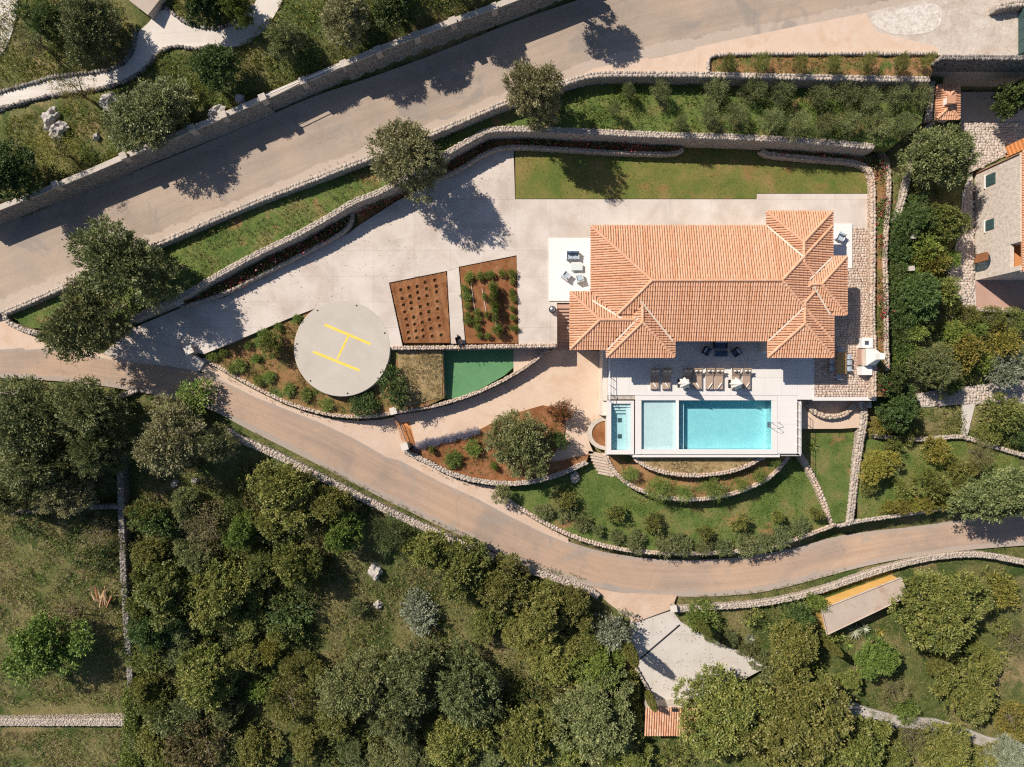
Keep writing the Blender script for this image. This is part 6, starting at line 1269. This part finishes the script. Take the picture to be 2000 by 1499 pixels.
for lab, px, py, h in (('slim cypress at the left wall of the pale court casting the long shadow', 1230, 1272, 6.5), ('slim cypress in the creeper at the court entrance', 1372, 1224, 5.0), ('slim cypress below the corner of the ochre shed', 1622, 1262, 4.5), ('slim cypress beside the tiled hut', 1270, 1366, 4.5)):
    zg_ = -5.5; c = W(px, py, zg_ + h * .5); rt = empty('cypress_tree', (c[0], c[1], zg_), 0, lab, 'tree')
    obj('crown', CR['cypress'][_cnt[0] % 2], rt, None, 0, (h * .5, h * .5, h), M['lf_green']); MB().tube([(0, 0, -.3), (0, 0, h * .15)], .09, 6).build('trunk', M['bark'], rt)
for k, (px, py, r, kd, lf, lab) in enumerate([(1672, 1236, 20, 'agave', 'lf_grey', 'blue-grey agave below the ochre shed, left of the two'), (1690, 1230, 16, 'agave', 'lf_grey', 'blue-grey agave below the ochre shed, right of the two'), (1648, 1242, 18, 'palm', 'lf_bright', 'spiky green yucca below the ochre shed'), (1466, 1250, 14, 'agave', 'lf_grey', 'blue-grey agave at the right border of the pale court'), (1592, 872, 15, 'palm', 'lf_green', 'small palm on the lawn strip under the terrace'), (1722, 1238, 14, 'palm', 'lf_yellow', 'yellow-green yucca at the foot of the shed'), (1660, 1262, 14, 'palm', 'lf_bright', 'low spiky plant between the yucca and the green tree')]):
    plant(lab, px, py, r, .9, kd, lf, 'agave' if kd == 'agave' else 'yucca', 'succulent', None, parts=False)
fp = empty('fallen_palm', W(205, 1172, -3.4), 0, 'fallen dry palm fronds and logs beside the old straight wall', 'logs')
for k in range(9):
    a = math.radians(55 + k * 9); l = random.uniform(1.2, 2.2); o_ = random.uniform(-.5, .5); MB().tube([(o_, -.8 + k * .08, .1), (o_ + math.cos(a) * l * .5, math.sin(a) * l * .5 - .5, .35), (o_ + math.cos(a) * l, math.sin(a) * l - .4, .2)], [.09, .12, .03], 5).build('frond', M['straw'] if k % 3 else M['wood'], fp)
# ---------------------------------------------------------------- vegetable plots
PIT = [[(240, 480), (262, 600), (278, 690), (297, 790), (318, 890), (333, 975), (345, 1075), (358, 1160)], [(350, 450), (370, 570), (385, 660), (390, 745), (420, 865), (435, 960), (450, 1055), (465, 1150)], [(470, 430), (478, 515), (495, 600), (513, 715), (520, 815), (540, 935), (548, 1045), (558, 1130)], [(580, 375), (600, 465), (607, 560), (620, 680), (635, 785), (640, 895), (660, 1020), (680, 1130)], [(715, 345), (735, 430), (740, 510), (752, 640), (757, 745), (765, 870), (785, 980), (805, 1110)]]
PTS = np.array([W(750 + a / 7.143, 500 + b / 7.143, -.08)[:2] for c_ in PIT for a, b in c_])
PA = [W(*p, -.1)[:2] for p in [(761, 553.5), (872, 530.5), (880, 670.5), (787.3, 670.5)]]
gx, gy = np.meshgrid(np.arange(-12.2, -5.7, .07), np.arange(3.7, 11.2, .07)); ins = pip(gx, gy, PA)
dd = np.full(gx.shape, 9.0)
for c_ in PTS: dd = np.minimum(dd, np.hypot(gx - c_[0], gy - c_[1]))
gz = -.10 + RN.normal(0, .012, gx.shape) + .02 * np.sin(gx * 9 + gy * 2) - np.where(dd < .17, .20 * np.clip((.19 - dd) / .08, 0, 1), 0) + .05 * np.exp(-((dd - .24) / .06) ** 2)
I = np.arange(gx.size).reshape(gx.shape); ok = ins[:-1, :-1] & ins[1:, 1:] & ins[:-1, 1:] & ins[1:, :-1]
F = np.stack([I[:-1, :-1], I[:-1, 1:], I[1:, 1:], I[1:, :-1]], -1)[ok]
tag(obj('terrain', np_mesh('terrain', np.stack([gx, gy, gz], -1).reshape(-1, 3), F, None, M['soil'], True)), kind='structure')
for i, colp in enumerate(PIT):
    for j, (a, b) in enumerate(colp):
        c = W(750 + a / 7.143, 500 + b / 7.143, -.2); z = random.uniform(.75, 1.3)
        o = obj('seedling', CR['shrub'][(i + j) % 4], None, (c[0] + .03, c[1] - .02, -.27), random.uniform(0, 6), (.085 * z, .085 * z, .16 * z), M['lf_olive'])
        tag(o, 'seedling in a soil hollow, {} down in the {} row of the bare plot'.format(ORD[j], ORD[i]), 'seedling', 'seedlings in the bare plot')
ORD2 = ORD + ['twenty-first', 'twenty-second', 'twenty-third', 'twenty-fourth', 'twenty-fifth']
PB = [(1190, 290, 11), (1350, 280, 10), (1490, 270, 10), (1640, 240, 8), (1780, 240, 10), (1790, 350, 7), (1130, 460, 9), (1150, 570, 11), (1165, 690, 8), (1170, 830, 8), (1180, 920, 9), (1300, 790, 8), (1310, 880, 9), (1520, 420, 10), (1530, 500, 9), (1530, 580, 10), (1530, 680, 10), (1540, 760, 9), (1545, 870, 8), (1590, 1030, 12), (1400, 560, 7), (1440, 820, 7), (1790, 500, 7), (1800, 600, 8), (1790, 740, 7), (1800, 860, 7), (1810, 1000, 9), (1330, 1110, 7), (1450, 1110, 7), (1300, 1000, 8)]
for k, (a, b, r) in enumerate(PB):
    tall = 1500 < a < 1600; q = sum(1 for p in PB if p[1] < b) 
    plant(('tall staked vegetable plant in the densest row of the planted plot, number {} down' if tall else 'low vegetable plant in the planted plot, {} counting from its top edge').format(ORD2[sorted([p for p in PB if (1500 < p[0] < 1600) == tall], key=lambda p: p[1]).index((a, b, r))]), 750 + a / 7.143, 500 + b / 7.143, r * 1.15, 1.6 if tall else .7, 'shrub', 'lf_bright', 'vegetable_plant', 'plant', 'vegetable plants', parts=False)
for k, (p, q, lab) in enumerate((((1215, 390), (1275, 810), 'white irrigation pipe along the left row of the planted plot'), ((1365, 450), (1425, 780), 'white irrigation pipe along the middle row of the planted plot'), ((1515, 330), (1565, 1000), 'white irrigation pipe along the tall row of the planted plot'))):
    t = MB().tube([W(750 + p[0] / 7.143, 500 + p[1] / 7.143, .0), W(750 + q[0] / 7.143, 500 + q[1] / 7.143, .0)], .02, 5).build('irrigation_pipe', M['white'], None); tag(t, lab, 'pipe', 'irrigation pipes')
# ---------------------------------------------------------------- ground cover (stuff)
def cover(name, label, cat, polys, dens, leaf, size=.16, m=7, h=.25, lw=.045, seed=1, zfix=None):
    rg = np.random.default_rng(seed); Vs = []; Fs = []; Ts = []; base = 0
    for poly in polys:
        zc_ = ground_z(sum(p[0] for p in poly) / len(poly), sum(p[1] for p in poly) / len(poly)) if zfix is None else zfix
        P = [W(p[0], p[1], zc_)[:2] for p in poly]; A = np.array(P); x0, y0 = A.min(0); x1, y1 = A.max(0); n = int((x1 - x0) * (y1 - y0) * dens)
        x = rg.uniform(x0, x1, n); y = rg.uniform(y0, y1, n); k = pip(x, y, P)
        cl = np.sin(x * .9 + 1.3 * np.sin(y * .7 + seed)) * np.cos(y * .8 + np.sin(x * .6)); k &= rg.uniform(-1.0, .9, n) < cl
        x = x[k]; y = y[k]
        z = np.full(len(x), zc_)
        best = rbf(x, y); got = np.zeros(len(x), bool)
        for PP, zf_ in PADS:
            q = pip(x, y, PP)
            for i in np.argwhere(q)[:, 0]:
                zz = 0.0
                for _ in range(2): zz = zf_(*px_of(x[i], y[i], zz))
                best[i] = max(best[i], zz) if got[i] else zz; got[i] = True
        if not len(x): continue
        if zfix is not None: best[:] = zfix
        Q = np.stack([x, y, best], 1); ax = unit(rg.normal(0, .35, Q.shape) + np.array([0, 0, 1.0]))
        V, F, T = sprays(rg, Q, ax, m, h, .45, size, lw, 1.2); Vs.append(V); Fs.append(F + base); Ts.append(T); base += len(V)
    o = obj(name, np_mesh(name, np.concatenate(Vs), np.concatenate(Fs), np.concatenate(Ts), M[leaf])); tag(o, label, cat, kind='stuff')
WOODS = [[(250, 880), (470, 870), (620, 935), (860, 1060), (1050, 1135), (1160, 1170), (1230, 1220), (1225, 1290), (1280, 1400), (1240, 1520), (270, 1520), (245, 1170)]]
WEST = [[(-30, 780), (200, 790), (228, 1000), (236, 1180), (250, 1395), (-30, 1395)], [(-30, 1425), (250, 1425), (255, 1520), (-30, 1520)]]
cover('undergrowth', 'weedy green undergrowth covering the floor of the woods', 'undergrowth', WOODS, 15, 'lf_mix', .24, 6, .25, .075, 3)
cover('dry_grass', 'straw coloured dry grass patches on the floor of the woods', 'grass', WOODS, 12, 'lf_straw', .28, 6, .15, .04, 9)
cover('dry_grass', 'rough dry grass on the slope left of the old straight wall', 'grass', WEST, 26, 'lf_straw', .30, 6, .15, .045, 4)
cover('undergrowth', 'green weeds in the rough grass left of the old wall', 'undergrowth', WEST, 20, 'lf_lime', .2, 6, .18, .05, 5)
UPG = [[(-30, 215), (60, 200), (240, 165), (310, 100), (460, 100), (545, 40), (580, -30), (960, -30), (960, 5), (720, 95), (500, 188), (260, 290), (-30, 405)], [(-30, -30), (250, 20), (265, 80), (225, 135), (60, 160), (-30, 180)], [(335, 20), (340, -20), (500, -30), (470, 35), (400, 50)]]
cover('garden_grass', 'green grass of the upper garden above the roadside wall', 'grass', UPG, 30, 'lf_lime', .2, 6, .16, .055, 6)
cover('garden_grass', 'bright green tufts in the grass of the upper garden', 'grass', UPG, 22, 'lf_lime', .22, 5, .14, .07, 61)
cover('dry_grass', 'dry tufts in the upper garden grass', 'grass', UPG, 5, 'lf_straw', .2, 6, .15, .03, 7)
cover('ground_cover', 'lush green ground cover of the olive sapling terrace', 'ground cover', [[(1107, 175), (1190, 158), (1500, 162), (1810, 168), (1760, 270), (1500, 262), (1060, 246)]], 26, 'lf_bright', .2, 7, .22, .06, 8)
cover('ground_cover', 'weeds on the narrow terrace beside the long drive', 'ground cover', [[(300, 500), (500, 408), (697, 330), (860, 270), (960, 225), (950, 248), (880, 286), (748, 365), (580, 450), (347, 575), (262, 612), (80, 640), (30, 618), (150, 560)]], 18, 'lf_mix', .18, 7, .2, .05, 10)
cover('lawn_grass', 'short grass blades of the lawn behind the villa', 'grass', [[(1010, 300), (1330, 308), (1490, 304), (1690, 330), (1695, 376), (1480, 376), (1476, 386), (1010, 386)]], 30, 'lf_mix', .07, 6, .06, .02, 11)
cover('lawn_grass', 'grass of the lower lawn below the curved beds', 'grass', [[(1150, 910), (1200, 930), (1300, 985), (1440, 975), (1560, 890), (1620, 1020), (1420, 1072), (1170, 1056), (1020, 985)]], 26, 'lf_bright', .14, 6, .1, .04, 12)
cover('lawn_grass', 'grass of the strip between the slanting wall and the path wall', 'grass', [[(1562, 842), (1678, 842), (1664, 960), (1660, 1015), (1630, 1018), (1600, 940)]], 22, 'lf_bright', .12, 6, .1, .03, 13)
cover('lawn_grass', 'bright grass of the neighbour lawn above the road', 'grass', [[(1690, 865), (1900, 856), (1985, 885), (1985, 955), (1750, 1003), (1680, 1014)]], 34, 'lf_lime', .14, 6, .1, .045, 14)
cover('ground_cover', 'green weeds in the red soil around the round olive', 'ground cover', [[(820, 885), (935, 846), (1000, 815), (1095, 802), (1090, 860), (1060, 905), (1000, 930), (920, 925)]], 16, 'lf_mix', .16, 6, .16, .05, 91)
cover('garden_herbs', 'sparse herbs in the red soil around the helipad', 'herbs', [[(420, 700), (560, 632), (600, 625), (575, 690), (620, 760), (690, 785), (760, 770), (780, 795), (650, 806), (520, 762)]], 30, 'lf_mix', .16, 7, .2, .05, 15)
cover('dry_grass', 'pale dry grass in the bed right of the helipad', 'grass', [[(780, 692), (858, 692), (862, 774), (795, 792), (785, 745)]], 60, 'lf_straw', .2, 7, .18, .035, 16)
cover('dry_plants', 'dry plants in the half-moon bed under the pool', 'plants', [[(1250, 898), (1480, 898), (1440, 915), (1350, 925), (1280, 915)]], 40, 'lf_straw', .14, 7, .15, .04, 17)
cover('ground_cover', 'weeds in the second curved bed under the pool', 'ground cover', [[(1195, 900), (1240, 915), (1300, 938), (1400, 940), (1470, 918), (1530, 900), (1490, 935), (1380, 968), (1260, 955)]], 25, 'lf_mix', .14, 7, .18, .05, 18)
BEDS = [[(360, 597), (437, 572), (500, 540), (580, 499), (649, 463), (680, 440), (684, 414), (580, 464), (500, 502), (427, 542)], [(702, 434), (770, 388), (838, 350), (838, 336), (748, 378), (692, 404)], [(850, 348), (900, 326), (953, 290), (1000, 281), (1107, 288), (1240, 296), (1315, 297), (1267, 270), (1059, 260), (954, 260), (886, 300)], [(1492, 290), (1607, 307), (1673, 312), (1700, 326), (1714, 345), (1714, 770), (1728, 770), (1726, 560), (1724, 507), (1728, 448), (1733, 400), (1733, 322), (1714, 298), (1500, 275)]]
cover('flower_bed_foliage', 'dark leafy planting in the flower beds under the terrace walls', 'plants', BEDS, 60, 'lf_dark', .2, 7, .5, .09, 19, .45)
cover('red_flowers', 'red and pink flowers in the beds under the terrace walls', 'flowers', BEDS, 9, 'fl_red', .18, 6, .6, .14, 20, .5)
cover('white_flowers', 'white flowers in the beds under the terrace walls', 'flowers', BEDS, 1.6, 'fl_white', .13, 5, .6, .1, 21, .5)
cover('ground_cover', 'weeds and dry leaves in the roadside planter', 'ground cover', [[(1390, 112), (1828, 110), (1815, 148), (1500, 142), (1390, 138)]], 26, 'lf_mix', .16, 7, .2, .05, 22)
VERGE = [[(425, 812), (470, 845), (620, 920), (800, 1010), (1000, 1102), (1130, 1146), (1150, 1140), (1000, 1088), (800, 994), (620, 900), (480, 828)], [(1325, 1178), (1500, 1170), (1650, 1128), (1800, 1090), (1990, 1078), (1990, 1066), (1800, 1080), (1640, 1112), (1500, 1152), (1325, 1164)]]
cover('verge_grass', 'grass verge along the outer edge of the lower road', 'grass', VERGE, 30, 'lf_mix', .16, 7, .14, .035, 23)
NEI = [[(1742, 300), (1790, 290), (1870, 385), (1855, 520), (1880, 610), (1990, 640), (1990, 735), (1800, 765), (1745, 720), (1740, 420)], [(1720, 800), (1880, 800), (1880, 850), (1720, 848)], [(1905, 795), (1990, 792), (1990, 890), (1905, 850)]]
cover('undergrowth', 'dense green planting of the neighbour garden', 'undergrowth', NEI, 26, 'lf_green', .2, 8, .4, .07, 24)
LOWR = [[(1330, 1200), (1500, 1190), (1600, 1200), (1620, 1245), (1780, 1180), (1760, 1130), (1990, 1100), (1990, 1440), (1700, 1400), (1560, 1340), (1500, 1300), (1400, 1250)], [(1290, 1380), (1440, 1345), (1540, 1330), (1700, 1420), (1990, 1475), (1990, 1520), (1280, 1520)]]
cover('undergrowth', 'green undergrowth of the lower right property', 'undergrowth', LOWR, 14, 'lf_mix', .18, 6, .22, .05, 25)
cover('wall_ivy', 'bright ivy covering the lower end of the old straight wall', 'ivy', [[(247, 1345), (268, 1345), (272, 1510), (240, 1510)]], 130, 'lf_bright', .2, 8, .4, .09, 26, -4.3)

def thicket(name, label, polys, dens, leaf, seed, rmin=.5, rmax=1.5, hmax=2.0, tufts=34, m=8, ll=.22, lw=.11):
    rg = np.random.default_rng(seed); Pn = []; An = []
    for poly in polys:
        zc_ = -4.5; P = [W(p[0], p[1], zc_)[:2] for p in poly]; A = np.array(P); x0, y0 = A.min(0); x1, y1 = A.max(0); n = int((x1 - x0) * (y1 - y0) * dens)
        x = rg.uniform(x0, x1, n); y = rg.uniform(y0, y1, n); k = pip(x, y, P); x = x[k]; y = y[k]; z = rbf(x, y)
        for a, b, c in zip(x, y, z):
            r = rg.uniform(rmin, rmax); h = rg.uniform(.5, 1) * hmax; u = unit(rg.normal(0, 1, (tufts, 3)) + np.array([0, 0, .5])); u[:, 2] = np.abs(u[:, 2])
            Pn.append(np.array([a, b, c]) + u * np.array([r, r, h]) * rg.uniform(.6, 1, (tufts, 1))); An.append(unit(u + np.array([0, 0, .2])))
    V, F, T = sprays(rg, np.concatenate(Pn), np.concatenate(An), m, .3, .4, ll, lw, .9)
    o = obj(name, np_mesh(name, V, F, T, M[leaf])); tag(o, label, 'scrub', kind='stuff')
TA = [[(252, 1000), (400, 990), (560, 1000), (650, 1080), (640, 1180), (580, 1260), (480, 1400), (530, 1510), (275, 1510), (250, 1180)], [(780, 1080), (900, 1120), (1050, 1150), (1210, 1230), (1215, 1290), (1260, 1400), (1250, 1510), (960, 1510), (960, 1420), (1040, 1280), (1000, 1220), (880, 1150)], [(560, 1430), (700, 1430), (860, 1470), (860, 1510), (560, 1510)], [(470, 900), (560, 930), (720, 1010), (700, 1060), (560, 1060), (470, 1000)]]
thicket('scrub', 'mixed green scrub filling the gaps between the trees of the woods', TA, .24, 'lf_green', 71)
thicket('scrub', 'dark green scrub in the shade between the trees of the woods', TA, .15, 'lf_dark', 72)
thicket('scrub', 'brownish dry scrub between the trees of the woods', TA, .10, 'lf_brown', 73)
TB = [[(1440, 1195), (1560, 1185), (1610, 1215), (1640, 1250), (1600, 1310), (1540, 1320), (1480, 1270)], [(1290, 1450), (1480, 1480), (1700, 1440), (1800, 1460), (1990, 1480), (1990, 1510), (1290, 1510)], [(1900, 1110), (1990, 1110), (1990, 1300), (1930, 1290)]]
thicket('scrub', 'pale olive scrub mixed between the trees of the woods', TA, .16, 'lf_olive_g', 76)
thicket('scrub', 'green scrub around the court and under the trees at the bottom right', TB, .3, 'lf_green', 74)
thicket('scrub', 'dark low scrub on the shaded ground under the olive grove at the left', [[(60, 990), (228, 1000), (234, 1110), (150, 1100), (60, 1040)]], .3, 'lf_dark', 75)

cover('leaf_litter', 'scattered dry leaves on the drive along the terrace wall', 'leaves', [[(300, 640), (437, 590), (580, 520), (690, 460), (840, 372), (960, 310), (1000, 300), (1000, 400), (760, 540), (620, 600), (420, 680)]], 1.6, 'lf_straw', .11, 2, .03, .06, 81, .0)
cover('leaf_litter', 'scattered dry leaves and dirt on the pale court', 'leaves', [[(1240, 1222), (1310, 1198), (1380, 1248), (1490, 1302), (1420, 1340), (1285, 1366), (1256, 1318)]], 4, 'lf_straw', .13, 2, .03, .07, 82, -5.22)
cover('wall_weeds', 'weeds growing along the foot of the walls beside the lower road', 'weeds', [[(398, 708), (520, 778), (650, 820), (770, 816), (770, 820), (650, 826), (510, 782), (392, 712)], [(800, 893), (870, 928), (970, 953), (1060, 1026), (1200, 1076), (1420, 1088), (1600, 1044), (1600, 1050), (1420, 1094), (1200, 1084), (1050, 1030), (960, 960), (860, 932), (796, 898)], [(20, 604), (288, 484), (500, 393), (697, 317), (697, 312), (500, 388), (288, 478), (20, 598)]], 9, 'lf_mix', .15, 6, .12, .045, 83)
